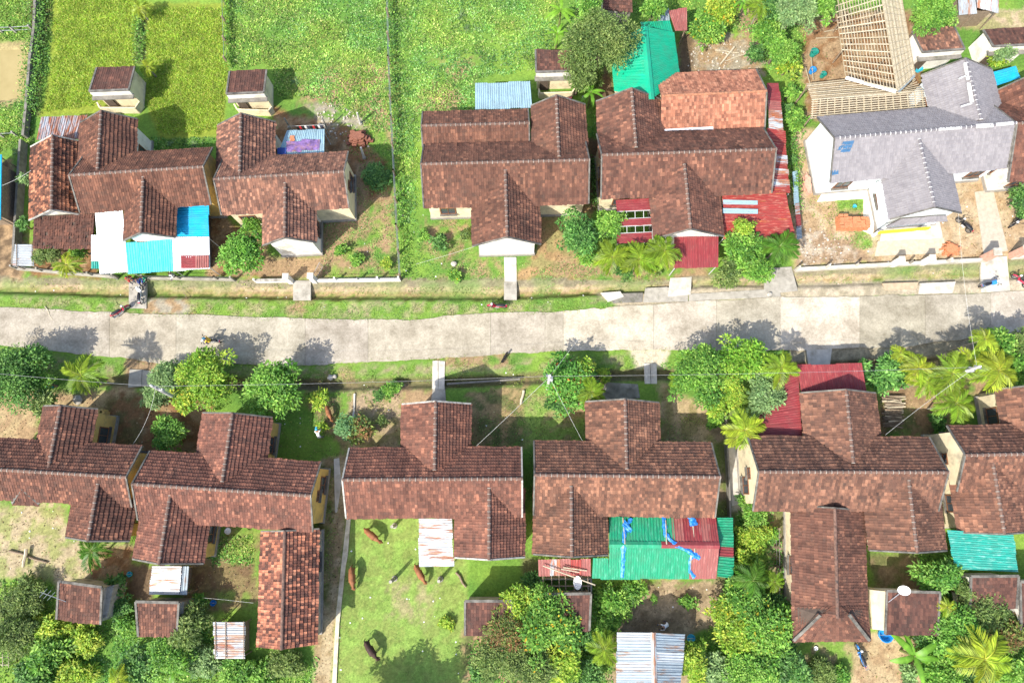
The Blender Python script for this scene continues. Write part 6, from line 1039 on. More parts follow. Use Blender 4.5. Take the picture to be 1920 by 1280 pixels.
low_wall('low grey railed wall between the footbridge and the big round tree', [(276, 523), (340, 524), (410, 525), (440, 526)], 0.35, 'concrete', 1.1, rails=1)
low_wall('short white wall ending in a thick gate pillar', [(482, 529), (545, 528)], 0.55, 'wall_white', 0.9, 4.0, cap='verge_pale')
low_wall('white low wall with slanting post shadows beside the dirt triangle', [(592, 528), (672, 527), (750, 526)], 0.45, 'wall_white', 1.1, rails=1)
low_wall('long pale retaining wall with posts before the mauve-grey roofed house', [(1490, 507), (1600, 501), (1700, 496), (1840, 489)], 0.4, 'concrete_pale', 1.2, 3.4, th=0.3)
low_wall('pale wall stub beside the driveway bridge by the red scooter', [(1896, 484), (1940, 480)], 0.4, 'concrete_pale', 1.3, 2.2, th=0.3)
low_wall('old stone boundary wall running along the rice plot and pond', [(75, -10), (72, 60), (64, 120), (58, 200), (52, 260)], 0.7, 'concrete_dark', th=0.24)
low_wall('mossy wall between the blue roof edge and the brown tiled annexe', [(50, 270), (46, 330), (40, 430), (36, 500)], 0.9, 'concrete_dark', th=0.2)
low_wall('thin post and wire fence between the rice plots and weed field', [(424, 10), (428, 120)], 0, 'wood', 1.2, 2.5, name='fence', cat='fence', rails=2)
low_wall('long post and wire fence dividing the weed field and yards', [(728, -10), (731, 120), (736, 230), (741, 330), (746, 430), (752, 522)], 0, 'wood', 1.3, 2.2, name='fence', cat='fence', rails=3)
low_wall('grey post and rail fence beyond the pond', [(-20, 62), (30, 61), (64, 59)], 0, 'concrete', 0.9, 1.2, name='fence', cat='fence', rails=2)
low_wall('grey rail fence near the spiky plant by the blue roof', [(-20, 258), (34, 256)], 0, 'concrete', 0.9, 1.6, name='fence', cat='fence', rails=1)
low_wall('low yard wall of the gablet house with vent holes', [(192, 834), (203, 772), (186, 774)], 0.9, 'wall_yellow', th=0.35, name='porch_wall')
low_wall('low cream porch wall beside the end house porch', [(1866, 800), (1845, 792), (1836, 742), (1866, 740)], 0.9, 'wall_cream', th=0.3, name='porch_wall')
low_wall('narrow concrete edging between the lower house yards', [(665, 738), (664, 770), (660, 800)], 0.12, 'concrete_pale', th=0.14, name='edging', cat='edging')
low_wall('mossy wall along the gap beside the carport house', [(1356, 780), (1362, 880), (1366, 1000), (1368, 1090)], 0.7, 'concrete_dark', th=0.14)
low_wall('thin wire fence beside the long tiled annexe', [(1452, 990), (1453, 1060), (1453, 1130)], 0, 'wood', 1.2, 1.8, name='fence', cat='fence', rails=2)
low_wall('low concrete wall edge along the lower drain by the dog', [(838, 720), (900, 716), (975, 711)], 0.2, 'concrete_dark', th=0.14, name='drain_kerb', cat='kerb')
def gate_pillar(x, y, label, mat='brick_pink', w=0.55, h=1.9):
    b = G(x, y, 0); r = empty('gate_pillar', label, 'pillar', (b.x, b.y, 0)); m = MB(); m.box((0, 0, h / 2 - 0.05), (w, w, h + 0.1)); m.build('shaft', M[mat], r, True); m = MB(); m.box((0, 0, h + 0.06), (w + 0.12, w + 0.12, 0.12)); m.build('cap', M['concrete_pale'], r, True); return r
gate_pillar(1842, 486, 'unplastered pink brick gate pillar beside the driveway'); gate_pillar(1897, 480, 'pink brick gate pillar by the red scooter'); gate_pillar(1672, 497, 'white fence pillar beside the brick heap', 'wall_white', 0.4, 1.6); gate_pillar(1728, 494, 'white fence pillar next to the orange brick heap', 'wall_white', 0.4, 1.6)
gate_pillar(546, 528, 'white gate pillar with a grey cap on the short white wall', 'wall_white', 0.42, 1.5); gate_pillar(591, 527, 'white gate pillar with an open iron gate', 'wall_white', 0.42, 1.5)
def gate(label, a, b):
    A, B_ = G(*a, 0), G(*b, 0); r = empty('iron_gate', label, 'gate', (A.x, A.y, 0)); u = Vector((0, 0, 1))
    m = MB(); m.tube([A + u * .1, A + u * 1.2], .025, 5); m.tube([B_ + u * .1, B_ + u * 1.2], .025, 5); m.tube([A + u * .12, B_ + u * .12], .025, 5); m.tube([A + u * 1.18, B_ + u * 1.18], .025, 5); m.build('frame', M['wire'], r)
    for k in range(1, 7): p_ = A.lerp(B_, k / 7); m = MB(); m.tube([p_ + u * .12, p_ + u * 1.18], .015, 5); m.build('bar', M['wire'], r)
gate('open dark iron gate swung into the dirt triangle', (594, 522), (606, 500))
def utility_pole(label, base, top, z):
    b, t = G(*base, 0), G(*top, z); r = empty('utility_pole', label, 'pole', (b.x, b.y, 0)); m = MB(); m.tube([(b.x, b.y, -0.1), (b.x + (t.x - b.x) * .5, b.y + (t.y - b.y) * .5, z * .5), t], [0.17, 0.14, 0.11], 8); m.build('shaft', M['pole_conc'], r)
    for k, dz in ((0, 0.25), (1, 0.9)): m = MB(); m.beam(t + Vector((-0.25, 0.12, -dz)), t + Vector((0.25, -0.12, -dz)), 0.1, 0.12); m.build('crossarm', M['steel'], r)
    m = MB(); m.box((t.x + 0.16, t.y - 0.12, z - 1.3), (0.26, 0.2, 0.4)); m.build('meter_box', M['frame_grey'], r)
    m = MB(); m.tube([t + Vector((0.0, 0, 0)), t + Vector((0, 0, 0.15))], 0.06, 6); m.build('insulator', M['white_paint'], r); return t
pa = utility_pole('leaning grey concrete electricity pole among the pale bushes', (344, 753), (284, 723), 6.2)
pb = utility_pole('concrete electricity pole rising from the orange-blossom tree', (1027, 728), (1031, 704), 6.2)
pc = utility_pole('concrete electricity pole among the roadside row of palms', (1748, 716), (1837, 687), 6.2)
def wire(label, a, b, sag, mat='wire', r=0.01, n=14):
    a, b = Vector(a), Vector(b); pts = []
    for i in range(n + 1): t = i / n; p_ = a.lerp(b, t); p_.z -= sag * 4 * t * (1 - t); pts.append(p_)
    m = MB(); m.tube(pts, r, 4); o = m.build('power_cable', M[mat]); tagthing(o, label, 'cable')
off = Vector((-40, 1.4, 0)); wire('grey power cable running beyond the leaning pole', pa + Vector((0, 0, -.2)), G(-60, 695, 6.2), 0.5); wire('grey power cable from the leaning pole to the blossom-tree pole', pa + Vector((0, 0, -.2)), pb + Vector((0, 0, -.2)), 0.8); wire('grey power cable from the blossom-tree pole to the palms pole', pb + Vector((0, 0, -.2)), pc + Vector((0, 0, -.2)), 0.9)
wire('pale service cable from the leaning pole to the gablet house', pa + Vector((0, 0, -.6)), G(247, 836, 3.7), 0.6, 'wire_pale', .009); wire('pale service cable from the blossom-tree pole to the cattle house', pb + Vector((0, 0, -.6)), G(893, 836, 3.7), 0.2, 'wire_pale', .009); wire('pale service cable from the blossom-tree pole to the green-roof house', pb + Vector((0, 0, -.6)), G(1093, 828, 3.7), 0.2, 'wire_pale', .009); wire('pale service cable from the palms pole to the carport house', pc + Vector((0, 0, -.6)), G(1660, 815, 3.8), 0.3, 'wire_pale', .009); wire('pale cable from the blossom-tree pole across the road', pb + Vector((0, 0, -.3)), G(1084, 636, 5.4), 0.2, 'wire_pale', .008)
wire('pale cable from the palms pole over the road to the driveway', pc + Vector((0, 0, -.3)), G(1797, 400, 4.6), 0.3, 'wire_pale', .008); wire('thin cable between the boundary wall and blue roof', G(4, 348, 2.8), G(58, 320, 3.4), 0.1, 'wire_pale', .011); wire('thin cable from the white pediment to the yard bush', G(893, 461, 3.2), G(780, 495, 0.9), 0.1, 'wire_pale', .008); wire('thin cable between the mottled annexe and the coop bush', G(475, 1130, 3.0), G(380, 1120, 1.6), 0.1, 'wire_pale', .008)

# ================================================================ VEHICLES, PEOPLE, ANIMALS
def ring(m, c, R, r, n=18, k=6, sx=(1, 0, 0), mi=0):
    c = Vector(c); v = []; f = []
    for i in range(n):
        a = 2 * math.pi * i / n
        for j in range(k):
            b = 2 * math.pi * j / k; rr = R + r * math.cos(b); v.append(c + Vector((rr * math.cos(a), r * 1.0 * math.sin(b), rr * math.sin(a))))
    for i in range(n):
        for j in range(k): f.append((i * k + j, ((i + 1) % n) * k + j, ((i + 1) % n) * k + (j + 1) % k, i * k + (j + 1) % k))
    m.add(v, f, mi)
def loft(m, secs, n=10, mi=0):
    """secs: list of (x, z, half width, half height)"""
    v = []; f = []
    for x, z, w, h in secs:
        for k in range(n): a = 2 * math.pi * k / n; v.append((x, w * math.cos(a), z + h * math.sin(a)))
    for i in range(len(secs) - 1):
        for k in range(n): f.append((i * n + k, (i + 1) * n + k, (i + 1) * n + (k + 1) % n, i * n + (k + 1) % n))
    f.append(tuple(range(n))); f.append(tuple((len(secs) - 1) * n + k for k in range(n))[::-1]); m.add(v, f, mi)
def motorbike(px, py, heading, label, body='red_paint', name='motorbike', steer=0.25, basket=False, rack=False, group=None):
    b = G(px, py, 0.4); z0 = 0.06 if 540 < py < 680 or (py > 530 and px > 1840) or (540 > py > 525 and px < 280) else 0.0
    r = empty(name, label, 'motorbike', (b.x, b.y, z0), heading)
    for x, nm in ((0.62, 'front_wheel'), (-0.6, 'rear_wheel')):
        m = MB(); ring(m, (x, 0, 0.28), 0.235, 0.05); w = m.build(nm, M['rubber'], r, True)
        m = MB(); ring(m, (x, 0, 0.28), 0.175, 0.018, 16, 5)
        for k in range(6): a = k * math.pi / 3; m.beam((x, 0, 0.28), (x + 0.17 * math.cos(a), 0, 0.28 + 0.17 * math.sin(a)), 0.02)
        m.build('rim', M['steel'], w, True)
    m = MB(); loft(m, [(-0.82, 0.66, 0.03, 0.03), (-0.7, 0.64, 0.1, 0.08), (-0.35, 0.58, 0.14, 0.12), (-0.05, 0.5, 0.12, 0.12), (0.1, 0.42, 0.09, 0.1)]); m.build('rear_body', M[body], r, True, smooth=True)
    m = MB(); loft(m, [(-0.72, 0.75, 0.09, 0.03), (-0.55, 0.76, 0.14, 0.05), (-0.2, 0.72, 0.14, 0.06), (0.05, 0.69, 0.1, 0.05), (0.12, 0.68, 0.05, 0.03)]); m.build('seat', M['seat'], r, True, smooth=True)
    m = MB(); loft(m, [(0.12, 0.4, 0.1, 0.1), (0.3, 0.55, 0.2, 0.16), (0.4, 0.75, 0.21, 0.14), (0.42, 0.92, 0.12, 0.08)]); m.build('leg_shield', M[body], r, True, smooth=True)
    m = MB(); loft(m, [(0.4, 0.56, 0.04, 0.03), (0.55, 0.6, 0.085, 0.04), (0.72, 0.55, 0.08, 0.05), (0.86, 0.42, 0.05, 0.05)]); m.build('front_mudguard', M[body], r, True, smooth=True)
    m = MB(); s = math.sin(steer) * 0.12
    m.tube([(0.3 - s, 0.36, 0.98), (0.4 - s * .5, 0.2, 1.02), (0.43, 0, 1.0), (0.4 + s * .5, -0.2, 1.02), (0.3 + s, -0.36, 0.98)], 0.02, 6); h = m.build('handlebar', M['black'], r, True)
    for y in (0.34, -0.34): m = MB(); m.tube([(0.31, y, 0.98), (0.22, y * 1.06, 0.97)], 0.028, 6); m.build('grip', M['rubber'], h, True); m = MB(); m.tube([(0.36, y * .7, 1.02), (0.4, y, 1.2)], 0.01, 4); m.box((0.4, y * 1.05, 1.23), (0.03, 0.13, 0.08)); m.build('mirror', M['black'], h, True)
    m = MB(); loft(m, [(0.38, 1.0, 0.1, 0.07), (0.48, 0.98, 0.11, 0.09), (0.54, 0.96, 0.07, 0.06)]); m.build('headlight', M['white_paint'], r, True, smooth=True)
    m = MB(); m.box((-0.84, 0, 0.66), (0.06, 0.18, 0.08)); m.build('tail_light', M['red_paint'], r, True)
    m = MB(); m.tube([(0.62, 0.08, 0.28), (0.44, 0.08, 0.8)], 0.025, 6); m.tube([(0.62, -0.08, 0.28), (0.44, -0.08, 0.8)], 0.025, 6); m.build('fork', M['steel'], r, True)
    m = MB(); m.tube([(0.0, -0.12, 0.26), (-0.35, -0.16, 0.26), (-0.82, -0.18, 0.34)], [0.03, 0.045, 0.055], 7); m.build('exhaust', M['steel'], r, True)
    m = MB(); m.box((0.0, 0, 0.3), (0.36, 0.22, 0.24)); m.build('engine', M['frame_grey'], r, True)
    if rack: m = MB(); [m.beam((-0.98, y, 0.8), (-0.6, y, 0.8), 0.025) for y in (-.12, 0, .12)]; m.beam((-0.98, -.13, .8), (-0.98, .13, .8), .025); m.build('rack', M['steel'], r, True)
    if not basket: m = MB(); m.tube([(0.0, 0.12, 0.26), (0.04, 0.28, 0.02 - z0 * 0)], 0.015, 5); m.build('kick_stand', M['steel'], r, True)
    return r
motorbike(227, 583, 0.65, 'red and black motorbike parked on the road edge beside the footbridge', 'red_paint')
motorbike(264, 552, math.radians(97), 'white and grey motorbike parked on the concrete footbridge', 'white_paint', steer=-.4)
rb_ = motorbike(396, 640, math.radians(178), 'motorbike being ridden along the concrete road', 'white_paint', basket=True)
motorbike(932, 574, math.radians(176), 'red motorbike parked on the grass verge beside the narrow footbridge', 'red_paint')
motorbike(1853, 533, math.radians(14), 'blue motorbike parked at the end of the driveway bridge', 'blue_paint', rack=True)
motorbike(1914, 527, math.radians(135), 'red scooter parked on the drain edge beside the driveway bridge', 'red_paint', name='scooter')
motorbike(1808, 422, math.radians(128), 'black motorbike standing beside the mauve-grey front wing', 'black')
motorbike(1906, 415, math.radians(220), 'black scooter parked by the dark shrub', 'black', name='scooter')
motorbike(1613, 1228, math.radians(105), 'blue motorbike loaded with gear on the sandy path', 'blue_paint', rack=True)
def skin(name, verts, edges, rad, mats, zones, sub=2, root=0):
    """continuous body grown over a skeleton; zones(x,y,z)->material index"""
    me = bpy.data.meshes.new(name + '_src'); me.from_pydata(verts, edges, []); o = bpy.data.objects.new(name + '_src', me); COL.objects.link(o)
    sm = o.modifiers.new('s', 'SKIN'); sm.use_smooth_shade = True
    for i, rr in enumerate(rad): d = me.skin_vertices[0].data[i]; d.radius = rr if hasattr(rr, '__len__') else (rr, rr); d.use_root = (i == root)
    ss = o.modifiers.new('u', 'SUBSURF'); ss.levels = sub; ss.render_levels = sub
    dg = bpy.context.evaluated_depsgraph_get(); ev = o.evaluated_get(dg); out = bpy.data.meshes.new_from_object(ev, depsgraph=dg); bpy.data.objects.remove(o)
    out.name = name; out.materials.clear()
    for m_ in mats: out.materials.append(m_)
    for p_ in out.polygons: p_.material_index = zones(*p_.center); p_.use_smooth = True
    return out
def person(px, py, heading, label, shirt, trousers, pose='stand', z0=0.0, cap=None, scale=1.0):
    b = G(px, py, z0 + 0.9); r = empty('person', label, 'person', (b.x, b.y, z0), heading, scale)
    V = []; E = []; R = []
    def add(p_, rr, par=None):
        V.append(p_); R.append(rr); i = len(V) - 1
        if par is not None: E.append((par, i))
        return i
    hip = {'stand': 0.92, 'ride': 0.84, 'bend': 0.86, 'sit': 0.42}[pose]; lean = {'stand': 0.05, 'ride': 0.14, 'bend': 0.45, 'sit': 0.12}[pose]; hx = -0.12 if pose == 'ride' else 0.0
    pel = add((hx, 0, hip), (0.15, 0.12)); sp = add((hx + lean * .45, 0, hip + 0.25), (0.14, 0.11), pel); ch = add((hx + lean, 0, hip + 0.46 - lean * .25), (0.16, 0.11), sp); nk = add((hx + lean * 1.15, 0, hip + 0.58 - lean * .3), 0.055, ch); hd = add((hx + lean * 1.3 + .02, 0, hip + 0.7 - lean * .35), (0.09, 0.1), nk); tp = add((hx + lean * 1.3 + .03, 0, hip + 0.8 - lean * .35), (0.075, 0.085), hd)
    hands = []
    for s in (-1, 1):
        sh = add((hx + lean, s * 0.19, hip + 0.47 - lean * .25), 0.062, ch)
        if pose == 'ride': el, wr = (hx + 0.3, s * 0.3, hip + 0.28), (hx + 0.42, s * 0.33, hip + 0.18)
        elif pose == 'bend': el, wr = (hx + lean + .12, s * 0.25, hip + 0.12), (hx + lean + .25, s * 0.2, hip - 0.1)
        elif pose == 'sit': el, wr = (hx + .1, s * 0.27, hip + 0.22), (hx + .3, s * 0.18, hip + 0.14)
        else: el, wr = (hx + .02, s * 0.27, hip + 0.18), (hx + .12, s * 0.27, hip - 0.05)
        e_ = add(el, 0.045, sh); w_ = add(wr, 0.032, e_); d = (Vector(wr) - Vector(el)).normalized(); pm_ = Vector(wr) + d * 0.07; pmi = add(tuple(pm_), (0.042, 0.022), w_)
        for k, (o_, l_) in enumerate(((-.028, .07), (-.01, .085), (.01, .08), (.028, .06))): add(tuple(pm_ + d * l_ + Vector((0, o_, -.02))), 0.009, pmi)
        add(tuple(Vector(wr) + d * 0.05 + Vector((0.05, -s * .03, 0))), 0.01, w_)
        if pose == 'ride': kn, an, toe = (0.26, s * 0.2, 0.74), (0.16, s * 0.2, 0.36), (0.34, s * 0.21, 0.32)
        elif pose == 'sit': kn, an, toe = (0.42, s * 0.14, 0.45), (0.44, s * 0.14, 0.08), (0.6, s * 0.15, 0.04)
        else: kn, an, toe = (0.03, s * 0.11, 0.48), (-0.02, s * 0.12, 0.09), (0.16, s * 0.13, 0.045)
        lg = add((hx + .01, s * 0.1, hip - 0.06), 0.095, pel); k_ = add(kn, 0.065, lg); a_ = add(an, 0.045, k_); add(toe, (0.045, 0.03), a_)
    zc = hip + 0.54 - lean * .3; ht = hip + 0.74 - lean * .35
    me = skin('body', V, E, R, [M['skin'], M[shirt], M[trousers], M['hair']], lambda x, y, z: 3 if (z > ht or (z > ht - .1 and x < hx + lean * 1.3 - .02)) and abs(y) < .12 and z > zc + .08 else (0 if z > zc and abs(y) < .14 else (1 if (z > hip - .02 and abs(y) < .29 and abs(x - hx) < lean + .3 and not (abs(y) > .24 and z < hip + .24)) else (0 if abs(y) > .23 and z > .4 and pose != 'ride' or z < .07 else 2))))
    link('body', me, r, True)
    hc = Vector(V[hd]) 
    if cap:
        m = MB(); loft2 = []
        v = []; f = []; n = 10
        for i, (zz, rr) in enumerate(((0.0, 0.115), (0.06, 0.112), (0.11, 0.08), (0.13, 0.02))):
            for k in range(n): a = 2 * math.pi * k / n; v.append((hc.x + rr * math.cos(a) * 1.1, rr * math.sin(a), hc.z + 0.03 + zz))
        for i in range(3):
            for k in range(n): f.append((i * n + k, i * n + (k + 1) % n, (i + 1) * n + (k + 1) % n, (i + 1) * n + k))
        f.append(tuple(3 * n + k for k in range(n))); m.add(v, f); m.box((hc.x + .14, 0, hc.z + .05), (.12, .15, .015)); m.build('cap', M[cap], r, True)
    m = MB(); m.box((hc.x + 0.1, 0, hc.z), (0.035, 0.025, 0.04)); m.build('nose', M['skin'], r, True)
    for s in (-1, 1): m = MB(); m.box((hc.x + .085, s * .035, hc.z + .03), (.02, .025, .012)); m.build('eye', M['hair'], r, True); m = MB(); m.box((hc.x, s * .095, hc.z + .01), (.04, .02, .05)); m.build('ear', M['skin'], r, True)
    m = MB(); m.box((hc.x + .09, 0, hc.z - .045), (.02, .05, .012)); m.build('mouth', M['shirt_red'], r, True)
    return r
person(392, 640, math.radians(178), 'motorbike rider in a yellow and orange top with a dark helmet', 'shirt_yellow', 'trousers', 'ride', 0.06, 'helmet_blue').location = rb_.location
person(598, 819, math.radians(100), 'person in white with a blue cap standing in the yard by the calf', 'shirt_white', 'trousers_grey', 'bend', 0, 'cap_blue')
for x, y, h_, l, s_, t_, p_ in [(237, 517, -60, 'person in a red top sitting at the gateway under the white awning', 'shirt_red', 'trousers', 'sit'), (250, 523, -100, 'person in dark clothes standing at the gateway by the cyan awning', 'shirt_black', 'trousers_grey', 'stand'), (258, 520, -80, 'person in a navy top between two others at the gateway', 'shirt_blue', 'trousers', 'sit'), (267, 517, -120, 'person in a green and black top at the gateway under the cyan awning', 'shirt_green', 'trousers', 'sit'), (322, 512, -150, 'person in a pale top beside the awning post', 'shirt_white', 'trousers', 'sit'), (1252, 1170, -160, 'person in white standing behind the zinc shed', 'shirt_white', 'trousers', 'bend')]: person(x, y, math.radians(h_), l, s_, t_, p_, 0.07 if 242 < x < 274 and y > 519 else 0)
def cow(px, py, heading, label, mat='cow', scale=1.0, name='cow'):
    b = G(px, py, 0.9 * scale); r = empty(name, label, 'cow', (b.x, b.y, -0.02), heading, scale)
    V = [(-0.72, 0, 1.12), (-0.3, 0, 1.08), (0.1, 0, 1.07), (0.48, 0, 1.14), (0.78, 0, 1.0), (1.02, 0, 0.62), (1.12, 0, 0.38), (1.2, 0, 0.2)]; R = [(0.22, 0.25), (0.31, 0.34), (0.31, 0.34), (0.24, 0.3), (0.13, 0.2), (0.12, 0.14), (0.1, 0.11), (0.065, 0.07)]; E = [(i, i + 1) for i in range(7)]
    def add(p_, rr, par): V.append(p_); R.append(rr); E.append((par, len(V) - 1)); return len(V) - 1
    for s in (-1, 1):
        a = add((-0.68, s * 0.17, 0.86), 0.13, 0); a = add((-0.6, s * 0.18, 0.66), 0.085, a); a = add((-0.74, s * 0.18, 0.42), 0.055, a); a = add((-0.7, s * 0.18, 0.06), 0.045, a)
        a = add((0.46, s * 0.16, 0.82), 0.11, 3); a = add((0.48, s * 0.16, 0.45), 0.06, a); a = add((0.44 + s * .08, s * 0.16, 0.06), 0.045, a)
        add((1.0, s * 0.24, 0.68), (0.05, 0.025), 5)
    t = add((-0.96, 0, 1.1), 0.04, 0); t = add((-1.02, 0.03, 0.75), 0.028, t); add((-1.04, 0.05, 0.45), 0.045, t)
    link('body', skin('body', V, E, R, [M[mat]], lambda x, y, z: 0, 2, 2), r, True)
    for s in (-1, 1): m = MB(); m.tube([(1.0, s * .08, .72), (1.0, s * .2, .8), (1.05, s * .24, .9)], [.03, .022, .006], 6); m.build('horn', M['horn'], r, True); m = MB(); m.box((1.13, s * .085, .47), (.03, .02, .03)); m.build('eye', M['black'], r, True)
    return r
cow(697, 1003, math.radians(-38), 'brown cow grazing near the rusty white rear awning, facing diagonally', scale=.85); cow(660, 1082, math.radians(-82), 'brown cow grazing beside the cream kerb of the lawn', scale=0.87); cow(787, 1075, math.radians(-58), 'brown cow grazing at the corner of the rusty white awning', scale=0.84); cow(695, 1218, math.radians(-52), 'dark brown cow grazing alone on the lower lawn', 'cow_dark', 0.88); cow(616, 773, math.radians(-68), 'reddish brown calf beside the light green bush', 'cow', 0.68, 'calf')
def dog(px, py, heading, label, mat='dog'):
    b = G(px, py, 0.3); r = empty('dog', label, 'dog', (b.x, b.y, -0.02), heading); V = [(-0.3, 0, 0.42), (0, 0, 0.41), (0.25, 0, 0.44), (0.38, 0, 0.54), (0.5, 0, 0.6), (0.64, 0, 0.56)]; R = [.1, .11, .13, .08, .085, .04]; E = [(i, i + 1) for i in range(5)]
    def add(p_, rr, par): V.append(p_); R.append(rr); E.append((par, len(V) - 1)); return len(V) - 1
    for s in (-1, 1):
        a = add((-.28, s * .08, .3), .055, 0); a = add((-.34, s * .08, .16), .032, a); add((-.3, s * .08, .03), .025, a); a = add((.22, s * .07, .26), .045, 2); add((.24, s * .07, .03), .025, a); add((.46, s * .08, .7), .022, 4)
    t = add((-.45, 0, .5), .03, 0); add((-.55, .06, .62), .02, t); link('body', skin('body', V, E, R, [M[mat]], lambda x, y, z: 0, 2, 1), r, True)
    for s in (-1, 1): m = MB(); m.box((.57, s * .045, .62), (.015, .02, .015)); m.build('eye', M['steel'], r, True)
dog(945, 672, math.radians(60), 'black dog walking on the verge near the two-plank bridge')

# ================================================================ SMALL THINGS
def bricks(label, cx, cy, spread, n, mat, layers=3, name='brick_stack', d=(0.42, 0.3, 0.2), neat=False, cat='bricks'):
    c = G(cx, cy, 0); r = empty(name, label, cat, (c.x, c.y, 0)); m = MB(); m.box((0, 0, 0), d); me = m.mesh('brick', M[mat])
    per = n // layers
    for k in range(layers):
        for i in range(per):
            o = link('brick', me, r, True); f = 1 - 0.22 * k
            if neat: q = int(math.ceil(math.sqrt(per * 1.6))); x = (i % q - q / 2) * d[0] * 1.04; y = (i // q - per / q / 2) * d[1] * 1.05; a = random.uniform(-.06, .06)
            else: rr = math.sqrt((i + .5) / per) * spread * f; t_ = i * 2.4; x, y, a = rr * math.cos(t_), rr * math.sin(t_) * .75, random.uniform(-.5, .5)
            o.location = (x + random.uniform(-.04, .04), y + random.uniform(-.04, .04), d[2] / 2 - .01 + k * d[2] * 0.98); o.rotation_euler = (random.uniform(-.06, .06), random.uniform(-.06, .06), a)
    return r
bricks('heaped red clay blocks beside the post in the weedy yard', 674, 262, 1.2, 60, 'brick', 4); bricks('heap of fresh orange bricks behind the pale retaining wall', 1780, 468, 0.95, 66, 'brick_new', 3, d=(0.3, 0.16, 0.14)); bricks('neat stack of bright orange roof tiles in the sandy yard', 1598, 420, 1, 120, 'brick_new', 4, 'tile_stack', (0.36, 0.24, 0.22), True, 'tiles'); bricks('row of orange bricks stacked against the pale blue gable wall', 1512, 348, 0.5, 40, 'brick_pink', 2, d=(0.3, 0.22, 0.2)).scale = (0.7, 2.4, 1)
for x, y, r_, l in ((676, 232, 0.1, 'white post standing above the clay block heap'), (683, 296, 0.12, 'whitish stump post below the clay block heap')):
    t = G(x, y, 0); e = empty('post', l, 'post', (t.x, t.y, 0)); m = MB(); m.tube([(0, 0, -.05), (0.05, 0, 1.0), (0.1, 0, 1.9)], [r_, r_ * .9, r_ * .8], 7); m.build('shaft', M['pole_conc'], e, True); m = MB(); m.tube([(0, 0, -.05), (0, 0, .1)], [.2, .17], 8); m.build('footing', M['concrete'], e, True)
for x, y, h_, l in ((740, 1084, 2.0, 'grey tethering post in the middle of the cattle lawn'), (740, 985, 1.4, 'short grey post on the lawn below the brown eaves'), (826, 1085, 1.4, 'short grey post beside the rusty white awning')):
    t = G(x, y, 0); e = empty('post', l, 'post', (t.x, t.y, 0)); m = MB(); m.tube([(0, 0, -.05), (0, 0, h_ * .6), (0, 0, h_)], [.15, .14, .13], 8); m.build('shaft', M['wall_grey'], e, True); m = MB(); m.tube([(0, 0, -.05), (0, 0, .08)], [.26, .22], 8); m.build('footing', M['concrete'], e, True)
def rock_mesh(seed):
    rs = random.Random(seed); m = MB(); v = []; f = []; n, k = 9, 6
    for i in range(1, k):
        for j in range(n): a, b = math.pi * i / k, 2 * math.pi * j / n; q = rs.uniform(.75, 1.1); v.append((q * math.sin(a) * math.cos(b), q * math.sin(a) * math.sin(b), q * math.cos(a) * .7))
    for i in range(k - 2):
        for j in range(n): f.append((i * n + j, (i + 1) * n + j, (i + 1) * n + (j + 1) % n, i * n + (j + 1) % n))
    f.append(tuple(range(n))); f.append(tuple((k - 2) * n + j for j in range(n))[::-1]); m.add(v, f); return m.mesh('boulder', M['rock'], True)
for x, y, s_, l in ((148, 750, .42, 'pale boulder in the front yard of the gablet house'), (1442, 552, .25, 'pale stone by the tan footbridge'), (620, 708, .3, 'white stone on the roadside verge'), (628, 706, .22, 'smaller white stone on the roadside verge'), (851, 495, .3, 'pale stone at the yard edge beside the white pediment')):
    b = G(x, y, 0); o = link('boulder', rock_mesh(int(x))); o.location = (b.x, b.y, s_ * .4); o.scale = (s_,) * 3; tagthing(o, l, 'stone')
def bucket(px, py, mat, label, r_=0.22, h=0.3, name='bucket', z=0.0, sq=1.0):
    b = G(px, py, z + h); e = empty(name, label, name.replace('_', ' '), (b.x, b.y, z)); m = MB(); n = 14; v = []; f = []
    prof = [(0.8 * r_, 0), (r_, h), (r_ * 1.08, h), (r_ * 1.08, h - .02), (0.93 * r_, h - .02), (0.75 * r_, .03)]
    for rr, zz in prof:
        for k in range(n): a = 2 * math.pi * k / n; v.append((rr * math.cos(a), rr * math.sin(a) * sq, zz))
    for i in range(len(prof) - 1):
        for k in range(n): f.append((i * n + k, i * n + (k + 1) % n, (i + 1) * n + (k + 1) % n, (i + 1) * n + k))
    f.append(tuple(range(n))[::-1]); f.append(tuple((len(prof) - 1) * n + k for k in range(n))); m.add(v, f); m.build('shell', M[mat], e, True)
    m = MB(); m.tube([(r_ * 1.05 * math.cos(a), 0.02, h + 0.2 * math.sin(a) * .6) for a in [math.pi * t / 8 for t in range(9)]], .012, 4); m.build('handle', M['steel'], e, True); return e
